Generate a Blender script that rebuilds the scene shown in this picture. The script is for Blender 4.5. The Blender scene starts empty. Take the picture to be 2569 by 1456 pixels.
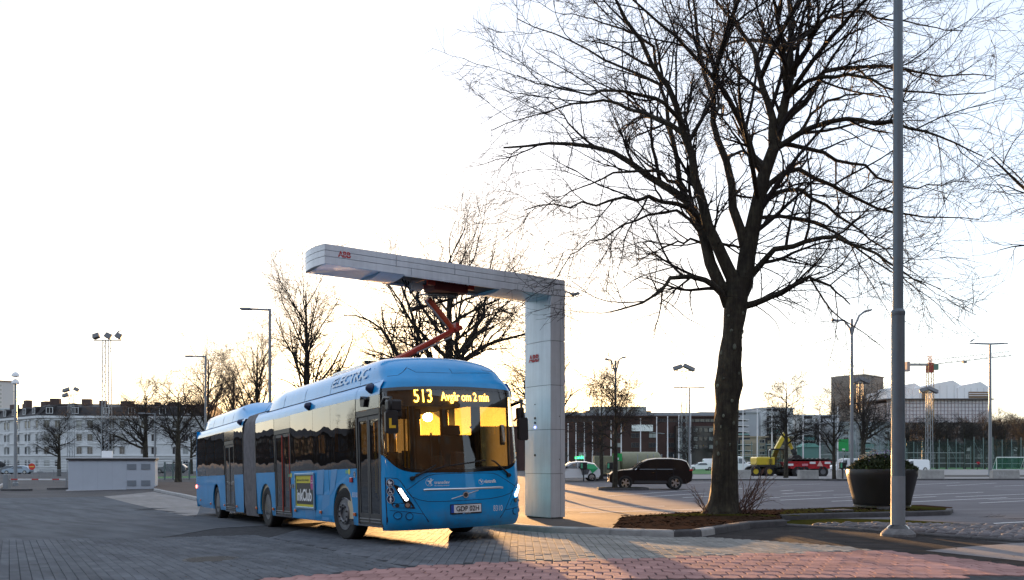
import bpy, bmesh, math, random
import numpy as np
from mathutils import Vector, Matrix
from mathutils.geometry import tessellate_polygon
random.seed(7)
SC = bpy.context.scene
COL = SC.collection
R = math.radians
# ------------------------------------------------------------------ camera
CAM_H = 1.397
cam = bpy.data.cameras.new('camera'); camo = bpy.data.objects.new('camera', cam); COL.objects.link(camo)
camo.location = (0, 0, CAM_H); camo.rotation_euler = (R(90), 0, 0)
cam.sensor_width = 36.0; cam.lens = 30.483; cam.shift_y = 0.1671
cam.clip_start = 0.1; cam.clip_end = 9000
SC.camera = camo
# ------------------------------------------------------------------ sky and sun
SUN_AZ, SUN_EL = R(-5.55), R(2.9)        # azimuth from +Y towards +X
world = bpy.data.worlds.new('World'); SC.world = world; world.use_nodes = True
wn = world.node_tree.nodes; wl = world.node_tree.links
bg = wn['Background']
sky = wn.new('ShaderNodeTexSky'); sky.sky_type = 'NISHITA'; sky.sun_disc = False
sky.sun_elevation = SUN_EL; sky.sun_rotation = SUN_AZ
sky.altitude = 20; sky.air_density = 0.72; sky.dust_density = 0.8; sky.ozone_density = 1.2
# thin even veil of high cloud in front of the clear sky
veil = wn.new('ShaderNodeMix'); veil.data_type = 'RGBA'; veil.inputs[0].default_value = 0.60; veil.inputs[7].default_value = (1.95, 2.13, 2.5, 1)
wl.new(sky.outputs[0], veil.inputs[6]); wl.new(veil.outputs[2], bg.inputs[0]); bg.inputs[1].default_value = 0.12
sun = bpy.data.lights.new('sun', 'SUN'); suno = bpy.data.objects.new('sun', sun); COL.objects.link(suno)
sun.energy = 3.7; sun.angle = R(0.6); sun.color = (1.0, 0.54, 0.21)
sd = Vector((math.sin(SUN_AZ)*math.cos(SUN_EL), math.cos(SUN_AZ)*math.cos(SUN_EL), math.sin(SUN_EL)))
suno.rotation_euler = sd.to_track_quat('Z', 'Y').to_euler(); suno.location = (-6, 60, 30)
SC.view_settings.view_transform = 'Standard'; SC.view_settings.look = 'None'
SC.view_settings.exposure = 2.3; SC.view_settings.gamma = 1.0; SC.view_settings.use_curve_mapping = False
SC.cycles.max_bounces = 10; SC.cycles.transparent_max_bounces = 24; SC.cycles.caustics_reflective = False
SC.cycles.use_denoising = True; SC.cycles.sample_clamp_indirect = 6
# ------------------------------------------------------------------ picture -> place helpers (a pixel only gives a direction)
FU, CU, HV = 2175.3, 1284.5, 1157.2
def ray(u, v): return Vector(((u-CU)/FU, 1.0, (HV-v)/FU))
def at(u, v, Y): return Vector((0, 0, CAM_H)) + ray(u, v)*Y
BX, BY = -1.8915, 13.8439                 # front door-side corner of the bus on the ground
YAW = 0.526
SB = (-math.sin(YAW), math.cos(YAW)); TB = (math.cos(YAW), math.sin(YAW))
def st(x, y): return (x-BX)*SB[0]+(y-BY)*SB[1], (x-BX)*TB[0]+(y-BY)*TB[1]
def xy(s, t): return BX+s*SB[0]+t*TB[0], BY+s*SB[1]+t*TB[1]
def sstep(a, b, x):
    k = min(1, max(0, (x-a)/(b-a))); return k*k*(3-2*k)
def G(x, y):
    s, t = st(x, y)
    k = 2.0
    sp = math.log1p(math.exp(min(40, (s+2.0)*k)))/k - 2.0      # smooth max(s,-2)
    sq = sp if sp < 30 else 30 + 12*(1-math.exp(-(sp-30)/12))
    zs = -0.0231*sq
    zt = 0.018*max(-3, min(3.2, t))
    w = sstep(4.5, 16, t)
    zp = -0.17*sstep(17, 30, y) + 0.06*(1-sstep(12, 24, y))
    z = (1-w)*(zs+zt) + w*zp
    far = max(0, y-90)
    z -= 0.0065*min(far, 150)*(1-sstep(-10, 25, x)) + 0.0016*min(far, 150)*sstep(-10, 25, x)
    return z
def gnd(u, v, dz=0.0):
    r = ray(u, v); Y = 15.0
    lo, hi = 3.0, 600.0
    for _ in range(60):
        m = (lo+hi)/2; p = Vector((0, 0, CAM_H))+r*m
        if p.z > G(p.x, p.y)+dz: lo = m
        else: hi = m
    p = Vector((0, 0, CAM_H))+r*lo
    return Vector((p.x, p.y, G(p.x, p.y)+dz))
# ------------------------------------------------------------------ materials
MATS = {}
def mat(name, col, rough=0.6, metal=0.0, coat=0.0, spec=0.5, noise=0.0, nscale=8.0, bump=0.0, bscale=40.0, emit=None, es=0.0, rnd=0.0, col2=None, n2=0.0, coord='Object', rvar=0.0, sheen=0.0):
    if name in MATS: return MATS[name]
    m = bpy.data.materials.new(name); m.use_nodes = True; MATS[name] = m
    nt = m.node_tree; n = nt.nodes; l = nt.links; b = n['Principled BSDF']
    b.inputs['Base Color'].default_value = (*col, 1); b.inputs['Roughness'].default_value = rough
    b.inputs['Metallic'].default_value = metal; b.inputs['Coat Weight'].default_value = coat
    b.inputs['Coat Roughness'].default_value = 0.03; b.inputs['Specular IOR Level'].default_value = spec
    if emit: b.inputs['Emission Color'].default_value = (*emit, 1); b.inputs['Emission Strength'].default_value = es
    src = None
    if noise or bump or col2 or rvar:
        tc = n.new('ShaderNodeTexCoord'); out = tc.outputs[coord]
        nz = n.new('ShaderNodeTexNoise'); nz.inputs['Scale'].default_value = nscale; nz.inputs['Detail'].default_value = 6; nz.inputs['Roughness'].default_value = 0.62
        l.new(out, nz.inputs['Vector'])
        if col2:
            mx = n.new('ShaderNodeMix'); mx.data_type = 'RGBA'
            rp = n.new('ShaderNodeMapRange'); rp.inputs['From Min'].default_value = 0.5-max(0.02, .5-n2); rp.inputs['From Max'].default_value = 0.5+max(0.02, .5-n2)
            l.new(nz.outputs[0], rp.inputs[0]); l.new(rp.outputs[0], mx.inputs[0])
            mx.inputs[6].default_value = (*col, 1); mx.inputs[7].default_value = (*col2, 1); src = mx.outputs[2]
        if noise:
            rg = n.new('ShaderNodeMapRange'); rg.inputs['From Min'].default_value = .25; rg.inputs['From Max'].default_value = .75
            rg.inputs['To Min'].default_value = 1-noise; rg.inputs['To Max'].default_value = 1+noise
            l.new(nz.outputs[0], rg.inputs[0])
            vm = n.new('ShaderNodeVectorMath'); vm.operation = 'SCALE'
            if src: l.new(src, vm.inputs[0])
            else: vm.inputs[0].default_value = col
            l.new(rg.outputs[0], vm.inputs['Scale']); src = vm.outputs[0]
        if rvar:
            rr = n.new('ShaderNodeMapRange'); rr.inputs['From Min'].default_value = .3; rr.inputs['From Max'].default_value = .7
            rr.inputs['To Min'].default_value = max(0.02, rough-rvar); rr.inputs['To Max'].default_value = min(1, rough+rvar)
            l.new(nz.outputs[0], rr.inputs[0]); l.new(rr.outputs[0], b.inputs['Roughness'])
        if bump:
            nb = n.new('ShaderNodeTexNoise'); nb.inputs['Scale'].default_value = bscale; nb.inputs['Detail'].default_value = 4
            l.new(out, nb.inputs['Vector'])
            bp = n.new('ShaderNodeBump'); bp.inputs['Strength'].default_value = bump; bp.inputs['Distance'].default_value = 0.02
            l.new(nb.outputs[0], bp.inputs['Height']); l.new(bp.outputs[0], b.inputs['Normal'])
    if rnd:
        oi = n.new('ShaderNodeObjectInfo'); ge = n.new('ShaderNodeNewGeometry')
        ad = n.new('ShaderNodeMath'); ad.operation = 'ADD'; l.new(oi.outputs['Random'], ad.inputs[0]); l.new(ge.outputs['Random Per Island'], ad.inputs[1])
        fr = n.new('ShaderNodeMath'); fr.operation = 'FRACT'; l.new(ad.outputs[0], fr.inputs[0])
        rg = n.new('ShaderNodeMapRange'); rg.inputs['To Min'].default_value = 1-rnd; rg.inputs['To Max'].default_value = 1+rnd
        l.new(fr.outputs[0], rg.inputs[0]); vm = n.new('ShaderNodeVectorMath'); vm.operation = 'SCALE'
        if src: l.new(src, vm.inputs[0])
        else: vm.inputs[0].default_value = col
        l.new(rg.outputs[0], vm.inputs['Scale']); src = vm.outputs[0]
    if src: l.new(src, b.inputs['Base Color'])
    return m
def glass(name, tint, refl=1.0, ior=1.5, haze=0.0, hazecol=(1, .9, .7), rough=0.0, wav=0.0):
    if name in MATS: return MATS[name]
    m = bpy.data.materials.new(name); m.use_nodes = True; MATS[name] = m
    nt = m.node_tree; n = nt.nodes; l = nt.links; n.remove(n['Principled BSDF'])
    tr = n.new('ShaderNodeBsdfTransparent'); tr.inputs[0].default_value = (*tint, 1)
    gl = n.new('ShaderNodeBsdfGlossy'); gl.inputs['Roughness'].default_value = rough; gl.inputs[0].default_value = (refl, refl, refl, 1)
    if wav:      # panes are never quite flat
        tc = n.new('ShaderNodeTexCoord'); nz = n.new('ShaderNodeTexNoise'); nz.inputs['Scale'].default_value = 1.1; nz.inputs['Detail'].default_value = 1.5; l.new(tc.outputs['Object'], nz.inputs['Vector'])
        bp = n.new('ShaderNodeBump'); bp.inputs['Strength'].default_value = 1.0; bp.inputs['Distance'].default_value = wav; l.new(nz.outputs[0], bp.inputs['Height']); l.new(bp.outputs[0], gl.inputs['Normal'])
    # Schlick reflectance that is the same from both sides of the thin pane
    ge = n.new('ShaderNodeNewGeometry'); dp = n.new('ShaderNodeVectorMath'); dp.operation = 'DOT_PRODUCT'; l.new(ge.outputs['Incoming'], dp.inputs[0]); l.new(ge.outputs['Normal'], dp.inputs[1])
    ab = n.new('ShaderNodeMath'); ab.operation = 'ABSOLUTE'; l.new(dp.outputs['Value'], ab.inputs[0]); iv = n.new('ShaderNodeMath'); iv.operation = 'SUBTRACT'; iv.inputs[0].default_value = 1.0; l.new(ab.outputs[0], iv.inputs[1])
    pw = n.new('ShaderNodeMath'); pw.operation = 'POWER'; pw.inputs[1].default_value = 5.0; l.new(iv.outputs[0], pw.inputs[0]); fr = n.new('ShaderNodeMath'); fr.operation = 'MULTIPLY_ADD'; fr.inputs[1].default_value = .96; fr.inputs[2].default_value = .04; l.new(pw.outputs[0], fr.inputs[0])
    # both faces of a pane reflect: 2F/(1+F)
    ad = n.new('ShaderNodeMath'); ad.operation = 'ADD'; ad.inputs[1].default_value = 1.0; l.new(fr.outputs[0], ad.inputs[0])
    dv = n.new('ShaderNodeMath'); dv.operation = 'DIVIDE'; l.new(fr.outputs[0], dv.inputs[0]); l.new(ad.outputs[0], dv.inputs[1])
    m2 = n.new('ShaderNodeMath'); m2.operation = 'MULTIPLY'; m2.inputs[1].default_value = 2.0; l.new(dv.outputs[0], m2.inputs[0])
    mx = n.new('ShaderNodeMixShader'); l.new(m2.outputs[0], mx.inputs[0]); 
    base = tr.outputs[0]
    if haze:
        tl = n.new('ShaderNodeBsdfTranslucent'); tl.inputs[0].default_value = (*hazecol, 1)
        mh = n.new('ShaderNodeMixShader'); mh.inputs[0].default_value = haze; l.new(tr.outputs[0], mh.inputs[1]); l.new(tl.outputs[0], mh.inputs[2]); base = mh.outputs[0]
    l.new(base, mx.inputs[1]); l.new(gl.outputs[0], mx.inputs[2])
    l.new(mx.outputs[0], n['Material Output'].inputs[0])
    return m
def emis(name, col, s):
    if name in MATS: return MATS[name]
    m = bpy.data.materials.new(name); m.use_nodes = True; MATS[name] = m
    b = m.node_tree.nodes['Principled BSDF']; b.inputs['Base Color'].default_value = (*[min(.8, c) for c in col], 1)
    b.inputs['Emission Color'].default_value = (*col, 1); b.inputs['Emission Strength'].default_value = s
    return m
def streaks(m, scale, lo, hi, rot=0.0, coord='Object'):
    """multiply the base colour by a stretched noise: runs of dirt, tyre tracks, bark furrows"""
    nt = m.node_tree; n = nt.nodes; l = nt.links; b = n['Principled BSDF']; inp = b.inputs['Base Color']; src = inp.links[0].from_socket if inp.links else None
    if coord == 'Position': ge = n.new('ShaderNodeNewGeometry'); out = ge.outputs['Position']
    else: tc = n.new('ShaderNodeTexCoord'); out = tc.outputs[coord]
    mp = n.new('ShaderNodeMapping'); mp.vector_type = 'TEXTURE'; mp.inputs['Scale'].default_value = scale; mp.inputs['Rotation'].default_value = (0, 0, rot); l.new(out, mp.inputs[0])
    nz = n.new('ShaderNodeTexNoise'); nz.inputs['Scale'].default_value = 1.0; nz.inputs['Detail'].default_value = 5; nz.inputs['Roughness'].default_value = .6; l.new(mp.outputs[0], nz.inputs['Vector'])
    mr = n.new('ShaderNodeMapRange'); mr.inputs['From Min'].default_value = .35; mr.inputs['From Max'].default_value = .65; mr.inputs['To Min'].default_value = lo; mr.inputs['To Max'].default_value = hi; l.new(nz.outputs[0], mr.inputs[0])
    vm = n.new('ShaderNodeVectorMath'); vm.operation = 'SCALE'
    if src: l.new(src, vm.inputs[0])
    else: vm.inputs[0].default_value = tuple(inp.default_value)[:3]
    l.new(mr.outputs[0], vm.inputs['Scale']); l.new(vm.outputs[0], inp); return nz
def grime(m, z0, z1, col, amount):
    """road dirt thrown up on the lower skirts, broken up by noise"""
    nt = m.node_tree; n = nt.nodes; l = nt.links; b = n['Principled BSDF']; inp = b.inputs['Base Color']; src = inp.links[0].from_socket if inp.links else None
    tc = n.new('ShaderNodeTexCoord'); sp = n.new('ShaderNodeSeparateXYZ'); l.new(tc.outputs['Object'], sp.inputs[0]); mr = n.new('ShaderNodeMapRange'); mr.interpolation_type = 'SMOOTHSTEP'; mr.inputs['From Min'].default_value = z1; mr.inputs['From Max'].default_value = z0; l.new(sp.outputs['Z'], mr.inputs[0])
    nz = n.new('ShaderNodeTexNoise'); nz.inputs['Scale'].default_value = 3.5; nz.inputs['Detail'].default_value = 7; nz.inputs['Roughness'].default_value = .7; l.new(tc.outputs['Object'], nz.inputs['Vector'])
    m2 = n.new('ShaderNodeMapRange'); m2.inputs['From Min'].default_value = .35; m2.inputs['From Max'].default_value = .7; m2.inputs['To Max'].default_value = amount; l.new(nz.outputs[0], m2.inputs[0])
    mu = n.new('ShaderNodeMath'); mu.operation = 'MULTIPLY'; l.new(mr.outputs[0], mu.inputs[0]); l.new(m2.outputs[0], mu.inputs[1]); mx = n.new('ShaderNodeMix'); mx.data_type = 'RGBA'; l.new(mu.outputs[0], mx.inputs[0])
    if src: l.new(src, mx.inputs[6])
    else: mx.inputs[6].default_value = tuple(inp.default_value)
    mx.inputs[7].default_value = (*col, 1); l.new(mx.outputs[2], inp)
    iv = n.new('ShaderNodeMath'); iv.operation = 'SUBTRACT'; iv.inputs[0].default_value = b.inputs['Coat Weight'].default_value; l.new(mu.outputs[0], iv.inputs[1]); iv.use_clamp = True; l.new(iv.outputs[0], b.inputs['Coat Weight'])
# ------------------------------------------------------------------ mesh builder
class MB:
    def __init__(s): s.v = []; s.f = []; s.m = []; s.k = 0
    def add(s, vs, fs):
        o = len(s.v); s.v += [tuple(p) for p in vs]
        s.f += [tuple(i+o for i in f) for f in fs]; s.m += [s.k]*len(fs); return s
    def box(s, a, b, M=None):
        x0, y0, z0 = a; x1, y1, z1 = b
        vs = [Vector(p) for p in ((x0,y0,z0),(x1,y0,z0),(x1,y1,z0),(x0,y1,z0),(x0,y0,z1),(x1,y0,z1),(x1,y1,z1),(x0,y1,z1))]
        if M: vs = [M@p for p in vs]
        return s.add(vs, [(0,3,2,1),(4,5,6,7),(0,1,5,4),(1,2,6,5),(2,3,7,6),(3,0,4,7)])
    def cbox(s, a, b, c=0.01, M=None):
        # box with chamfered edges on top, sides plain
        x0, y0, z0 = a; x1, y1, z1 = b
        vs = [(x0,y0,z0),(x1,y0,z0),(x1,y1,z0),(x0,y1,z0),(x0,y0,z1-c),(x1,y0,z1-c),(x1,y1,z1-c),(x0,y1,z1-c),(x0+c,y0+c,z1),(x1-c,y0+c,z1),(x1-c,y1-c,z1),(x0+c,y1-c,z1)]
        vs = [Vector(p) for p in vs]
        if M: vs = [M@p for p in vs]
        return s.add(vs, [(0,3,2,1)]+[(i,(i+1)%4,4+(i+1)%4,4+i) for i in range(4)]+[(4+i,4+(i+1)%4,8+(i+1)%4,8+i) for i in range(4)]+[(8,9,10,11)])
    def tube(s, pts, rad, n=8, cap=True, up=None):
        pts = [Vector(p) for p in pts]; k = len(pts)
        rr = rad if isinstance(rad, (list, tuple)) else [rad]*k
        vs = []; fs = []; prev = None
        for i, p in enumerate(pts):
            t = (pts[min(i+1, k-1)]-pts[max(i-1, 0)]).normalized()
            if prev is None:
                a = Vector((0, 0, 1)) if abs(t.z) < 0.9 else Vector((1, 0, 0))
                x = t.cross(a).normalized()
            else: x = (prev - t*prev.dot(t)).normalized()
            prev = x; y = t.cross(x)
            for j in range(n):
                a = 2*math.pi*j/n+ (math.pi/n); vs.append(p + (x*math.cos(a)+y*math.sin(a))*rr[i])
        for i in range(k-1):
            for j in range(n): fs.append((i*n+j, i*n+(j+1)%n, (i+1)*n+(j+1)%n, (i+1)*n+j))
        if cap: fs.append(tuple(range(n-1, -1, -1))); fs.append(tuple((k-1)*n+j for j in range(n)))
        return s.add(vs, fs)
    def lathe(s, prof, n=24, M=None, cap=True):
        vs = []; fs = []; k = len(prof)
        for r, z in prof:
            for j in range(n):
                a = 2*math.pi*j/n; p = Vector((r*math.cos(a), r*math.sin(a), z)); vs.append(M@p if M else p)
        for i in range(k-1):
            for j in range(n): fs.append((i*n+j, i*n+(j+1)%n, (i+1)*n+(j+1)%n, (i+1)*n+j))
        if cap:
            if prof[0][0] > 1e-4: fs.append(tuple(range(n-1, -1, -1)))
            if prof[-1][0] > 1e-4: fs.append(tuple((k-1)*n+j for j in range(n)))
        return s.add(vs, fs)
    def prism(s, poly, fn0, fn1):
        # poly: 2D points; fn0/fn1 map (a,b)->3D for the two faces
        n = len(poly); tri = tessellate_polygon([[Vector((p[0], p[1], 0)) for p in poly]])
        vs = [fn0(*p) for p in poly]+[fn1(*p) for p in poly]
        area = sum(poly[i][0]*poly[(i+1)%n][1]-poly[(i+1)%n][0]*poly[i][1] for i in range(n))
        fs = []
        for t in tri:
            a = sum(poly[t[i]][0]*poly[t[(i+1)%3]][1]-poly[t[(i+1)%3]][0]*poly[t[i]][1] for i in range(3))
            t = tuple(t) if a > 0 else tuple(reversed(t))
            fs.append(t); fs.append(tuple(i+n for i in reversed(t)))
        for i in range(n):
            j = (i+1)%n
            fs.append((j, i, n+i, n+j) if area > 0 else (i, j, n+j, n+i))
        return s.add(vs, fs)
    def flat(s, poly, fn):
        tri = tessellate_polygon([[Vector((p[0], p[1], 0)) for p in poly]])
        return s.add([fn(*p) for p in poly], [tuple(t) for t in tri])
    def grid(s, rows, closed=False):
        k = len(rows[0]); vs = [p for r in rows for p in r]; fs = []
        for i in range(len(rows)-1):
            for j in range(k-1): fs.append((i*k+j, i*k+j+1, (i+1)*k+j+1, (i+1)*k+j))
            if closed: fs.append((i*k+k-1, i*k, (i+1)*k, (i+1)*k+k-1))
        return s.add(vs, fs)
    def mesh(s, name, mats, smooth=False, normals=True):
        me = bpy.data.meshes.new(name); me.from_pydata(s.v, [], s.f)
        for m in (mats if isinstance(mats, (list, tuple)) else [mats]): me.materials.append(m)
        if max(s.m, default=0): me.polygons.foreach_set('material_index', s.m)
        if normals:
            bm = bmesh.new(); bm.from_mesh(me); bmesh.ops.recalc_face_normals(bm, faces=bm.faces); bm.to_mesh(me); bm.free()
        if smooth:
            me.polygons.foreach_set('use_smooth', [True]*len(me.polygons))
            if smooth is not True: me.set_sharp_from_angle(angle=R(smooth))
        me.update(); return me
    def obj(s, name, mats, parent=None, smooth=False, bevel=0, seg=2, normals=True):
        return link(name, s.mesh(name, mats, smooth, normals), parent, bevel, seg)
KIDS = {}
def link(name, me, parent=None, bevel=0, seg=2):
    o = bpy.data.objects.new(name, me); COL.objects.link(o)
    if parent is not None: o.parent = parent; KIDS.setdefault(parent.name, []).append(o)
    if bevel:
        b = o.modifiers.new('bevel', 'BEVEL'); b.width = bevel; b.segments = seg; b.limit_method = 'ANGLE'; b.angle_limit = R(35)
    return o
def tag(o, label, cat, group=None):
    o['label'] = label; o['category'] = cat
    if group: o['group'] = group
    return o
def kind(o, k, label=None):
    o['kind'] = k
    if label: o['label'] = label
    return o
def thing(name, label, cat, loc=(0, 0, 0), rz=0.0, group=None):
    o = bpy.data.objects.new(name, None); COL.objects.link(o); o.empty_display_size = 0.3
    o.location = loc; o.rotation_euler = (0, 0, rz); return tag(o, label, cat, group)
def dup(root, loc=None, rz=None, label=None, group=None, scale=None):
    def cp(o, par):
        c = o.copy(); COL.objects.link(c)
        if par is not None: c.parent = par; KIDS.setdefault(par.name, []).append(c)
        for ch in list(KIDS.get(o.name, [])): cp(ch, c)
        return c
    r = cp(root, None)
    if loc is not None: r.location = loc
    if rz is not None: r.rotation_euler = (0, 0, rz)
    if scale is not None: r.scale = (scale,)*3 if not isinstance(scale, (tuple, list)) else scale
    if label: r['label'] = label
    if group: r['group'] = group
    return r
FONTC = {}
def text_mesh(s, size=1.0, bold=0.0, sx=1.0):
    """flat triangulated lettering centred at 0, height of capitals = size"""
    cu = bpy.data.curves.new('lettering', 'FONT'); cu.body = s; cu.size = 1.0; cu.align_x = 'CENTER'; cu.align_y = 'CENTER'; cu.offset = bold
    cu.resolution_u = 3; cu.fill_mode = 'BOTH'
    o = bpy.data.objects.new('lettering', cu); COL.objects.link(o)
    dg = bpy.context.evaluated_depsgraph_get(); me = bpy.data.meshes.new_from_object(o.evaluated_get(dg))
    bpy.data.objects.remove(o); bpy.data.curves.remove(cu)
    vs = [(v.co.x, v.co.y) for v in me.vertices]; fs = [tuple(p.vertices) for p in me.polygons]; bpy.data.meshes.remove(me)
    ys = [p[1] for p in vs]; xs = [p[0] for p in vs]
    h = 0.72; k = size/h; cx = (min(xs)+max(xs))/2
    return [((x-cx)*k*sx, y*k) for x, y in vs], fs
def lettering(name, s, fn, m, parent, size, bold=0.01, sx=1.0, width=None):
    vs, fs = text_mesh(s, size, bold, sx)
    if width:
        w = max(p[0] for p in vs)-min(p[0] for p in vs); vs = [(a*width/w, b) for a, b in vs]
    b = MB(); b.add([fn(*p) for p in vs], fs)
    return b.obj(name, m, parent, normals=False)
def ngon(cx, cy, r, n=20, ry=None): return [(cx+r*math.cos(2*math.pi*i/n), cy+(ry or r)*math.sin(2*math.pi*i/n)) for i in range(n)]
# ================================================================== ground
def inpoly(p, poly):
    x, y = p; c = False; n = len(poly)
    for i in range(n):
        x0, y0 = poly[i]; x1, y1 = poly[i-1]
        if (y0 > y) != (y1 > y) and x < (x1-x0)*(y-y0)/(y1-y0)+x0: c = not c
    return c
def lines(dense0, dense1, step, lo, hi, grow=1.35):
    v = []; x = dense0
    while x <= dense1+1e-6: v.append(x); x += step
    d = step; x = dense1
    while x < hi: d *= grow; x += d; v.append(x)
    d = step; x = dense0
    while x > lo: d *= grow; x -= d; v.insert(0, x)
    return v
GX = lines(-34, 34, 1.0, -2600, 2600); GY = lines(4, 84, 1.0, -1500, 4500)
def clip(poly, a, c, sgn):
    # keep sgn*(p[a]-c) >= 0
    out = []
    for i in range(len(poly)):
        p = poly[i]; q = poly[(i+1) % len(poly)]
        dp = sgn*(p[a]-c); dq = sgn*(q[a]-c)
        if dp >= 0: out.append(p)
        if dp*dq < 0:
            t = dp/(dp-dq); out.append((p[0]+(q[0]-p[0])*t, p[1]+(q[1]-p[1])*t))
    return out
def sheet(name, poly, dz, m, label=None, k='structure', parent=None):
    poly = [(p[0], p[1]) for p in poly]
    x0 = min(p[0] for p in poly); x1 = max(p[0] for p in poly); y0 = min(p[1] for p in poly); y1 = max(p[1] for p in poly)
    b = MB()
    for i in range(len(GX)-1):
        if GX[i+1] < x0 or GX[i] > x1: continue
        colp = clip(clip(poly, 0, GX[i], 1), 0, GX[i+1], -1)
        if len(colp) < 3: continue
        for j in range(len(GY)-1):
            if GY[j+1] < y0 or GY[j] > y1: continue
            c = clip(clip(colp, 1, GY[j], 1), 1, GY[j+1], -1)
            if len(c) < 3: continue
            d = [c[0]]
            for p in c[1:]:
                if abs(p[0]-d[-1][0])+abs(p[1]-d[-1][1]) > 1e-5: d.append(p)
            if len(d) > 1 and abs(d[0][0]-d[-1][0])+abs(d[0][1]-d[-1][1]) < 1e-5: d.pop()
            if len(d) < 3: continue
            b.add([(p[0], p[1], G(*p)+(dz(*p) if callable(dz) else dz)) for p in d], [tuple(range(len(d)))])
    o = b.obj(name, m, parent, smooth=False, normals=False)
    me = o.data
    bm = bmesh.new(); bm.from_mesh(me)
    bmesh.ops.remove_doubles(bm, verts=bm.verts, dist=1e-4)
    for f in bm.faces:
        if f.normal.z < 0: f.normal_flip()
    bm.to_mesh(me); bm.free()
    if parent is None: kind(o, k, label)
    return o
def PX(*pts): return [tuple(gnd(*p)[:2]) for p in pts]
mA = mat('asphalt', (.075, .071, .073), .88, noise=.3, nscale=.55, bump=.35, bscale=70, spec=.3)
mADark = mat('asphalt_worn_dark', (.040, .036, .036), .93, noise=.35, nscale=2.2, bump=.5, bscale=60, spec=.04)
mAPale = mat('asphalt_pale', (.21, .20, .195), .85, noise=.22, nscale=.5, bump=.25, bscale=80)
mPark = mat('asphalt_parking', (.125, .118, .130), .82, noise=.2, nscale=.35, bump=.08, bscale=60, spec=.15)
mJoint = mat('paving_sand', (.085, .086, .09), .95, noise=.3, nscale=9, spec=0)
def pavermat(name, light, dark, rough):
    """concrete blocks, pale towards +X, darker blue grey towards -X, the change broken by noise"""
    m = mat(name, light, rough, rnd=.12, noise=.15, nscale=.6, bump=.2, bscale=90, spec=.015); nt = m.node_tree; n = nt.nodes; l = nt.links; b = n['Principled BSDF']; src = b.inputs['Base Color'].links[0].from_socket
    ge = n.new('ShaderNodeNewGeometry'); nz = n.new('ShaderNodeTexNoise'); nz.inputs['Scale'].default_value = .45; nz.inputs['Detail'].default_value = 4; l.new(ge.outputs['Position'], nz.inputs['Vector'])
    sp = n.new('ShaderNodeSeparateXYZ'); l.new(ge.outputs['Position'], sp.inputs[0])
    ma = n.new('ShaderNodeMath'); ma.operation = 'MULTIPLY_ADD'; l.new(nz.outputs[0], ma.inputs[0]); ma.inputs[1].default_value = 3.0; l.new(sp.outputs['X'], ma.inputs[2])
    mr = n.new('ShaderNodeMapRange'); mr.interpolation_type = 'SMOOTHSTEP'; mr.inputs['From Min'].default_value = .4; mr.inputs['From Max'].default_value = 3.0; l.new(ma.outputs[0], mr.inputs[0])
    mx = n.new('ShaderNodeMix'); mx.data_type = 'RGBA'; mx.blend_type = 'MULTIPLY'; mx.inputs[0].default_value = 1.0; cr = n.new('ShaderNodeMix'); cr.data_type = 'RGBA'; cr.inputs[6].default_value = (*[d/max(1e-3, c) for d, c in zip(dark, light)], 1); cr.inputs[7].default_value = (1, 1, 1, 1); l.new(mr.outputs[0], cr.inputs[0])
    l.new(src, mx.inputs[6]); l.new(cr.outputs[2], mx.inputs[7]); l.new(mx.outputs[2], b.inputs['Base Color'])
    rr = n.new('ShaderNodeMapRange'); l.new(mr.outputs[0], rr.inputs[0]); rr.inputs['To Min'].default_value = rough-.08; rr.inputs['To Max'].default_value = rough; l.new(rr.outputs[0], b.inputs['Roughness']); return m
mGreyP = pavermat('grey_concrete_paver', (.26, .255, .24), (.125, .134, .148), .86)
mPinkP = mat('pink_concrete_paver', (.36, .215, .2), .85, rnd=.13, noise=.14, nscale=1.6, bump=.25, bscale=90, spec=.015)
mKerb = mat('kerb_concrete', (.33, .325, .32), .85, noise=.22, nscale=5, bump=.4, bscale=50, rnd=.08)
mKerbD = mat('kerb_stone_dark', (.085, .082, .085), .85, noise=.3, nscale=5, bump=.5, bscale=50, rnd=.12)
mSoil = mat('soil', (.05, .03, .02), .98, noise=.5, nscale=6, bump=.3, bscale=25, spec=0)
mMoss = mat('moss', (.075, .080, .014), .98, noise=.5, nscale=9, bump=.4, bscale=40, col2=(.03, .02, .012), n2=.32, spec=0)
mWalk = mat('walkway_asphalt', (.12, .10, .09), .95, noise=.25, nscale=1.5, bump=.12, bscale=70, spec=.05)
mLine = mat('road_paint', (.62, .62, .62), .7, noise=.25, nscale=6)
mTurf = mat('artificial_turf', (.05, .16, .035), .95, noise=.2, nscale=.4)
mGrassD = mat('winter_grass', (.085, .085, .03), .98, noise=.4, nscale=.6)
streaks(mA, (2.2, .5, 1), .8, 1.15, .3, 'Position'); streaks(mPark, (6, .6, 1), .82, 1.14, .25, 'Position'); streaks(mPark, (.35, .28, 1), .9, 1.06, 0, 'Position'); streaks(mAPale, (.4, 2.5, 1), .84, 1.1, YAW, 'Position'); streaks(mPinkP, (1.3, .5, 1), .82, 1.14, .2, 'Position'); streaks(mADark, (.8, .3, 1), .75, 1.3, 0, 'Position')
b = MB(); nx = len(GX)
b.add([(x, y, G(x, y)) for y in GY for x in GX], [(j*nx+i, j*nx+i+1, (j+1)*nx+i+1, (j+1)*nx+i) for j in range(len(GY)-1) for i in range(nx-1)])
ground = kind(b.obj('ground', mA, smooth=True, normals=False), 'structure', 'grey asphalt ground reaching to the horizon')
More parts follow.
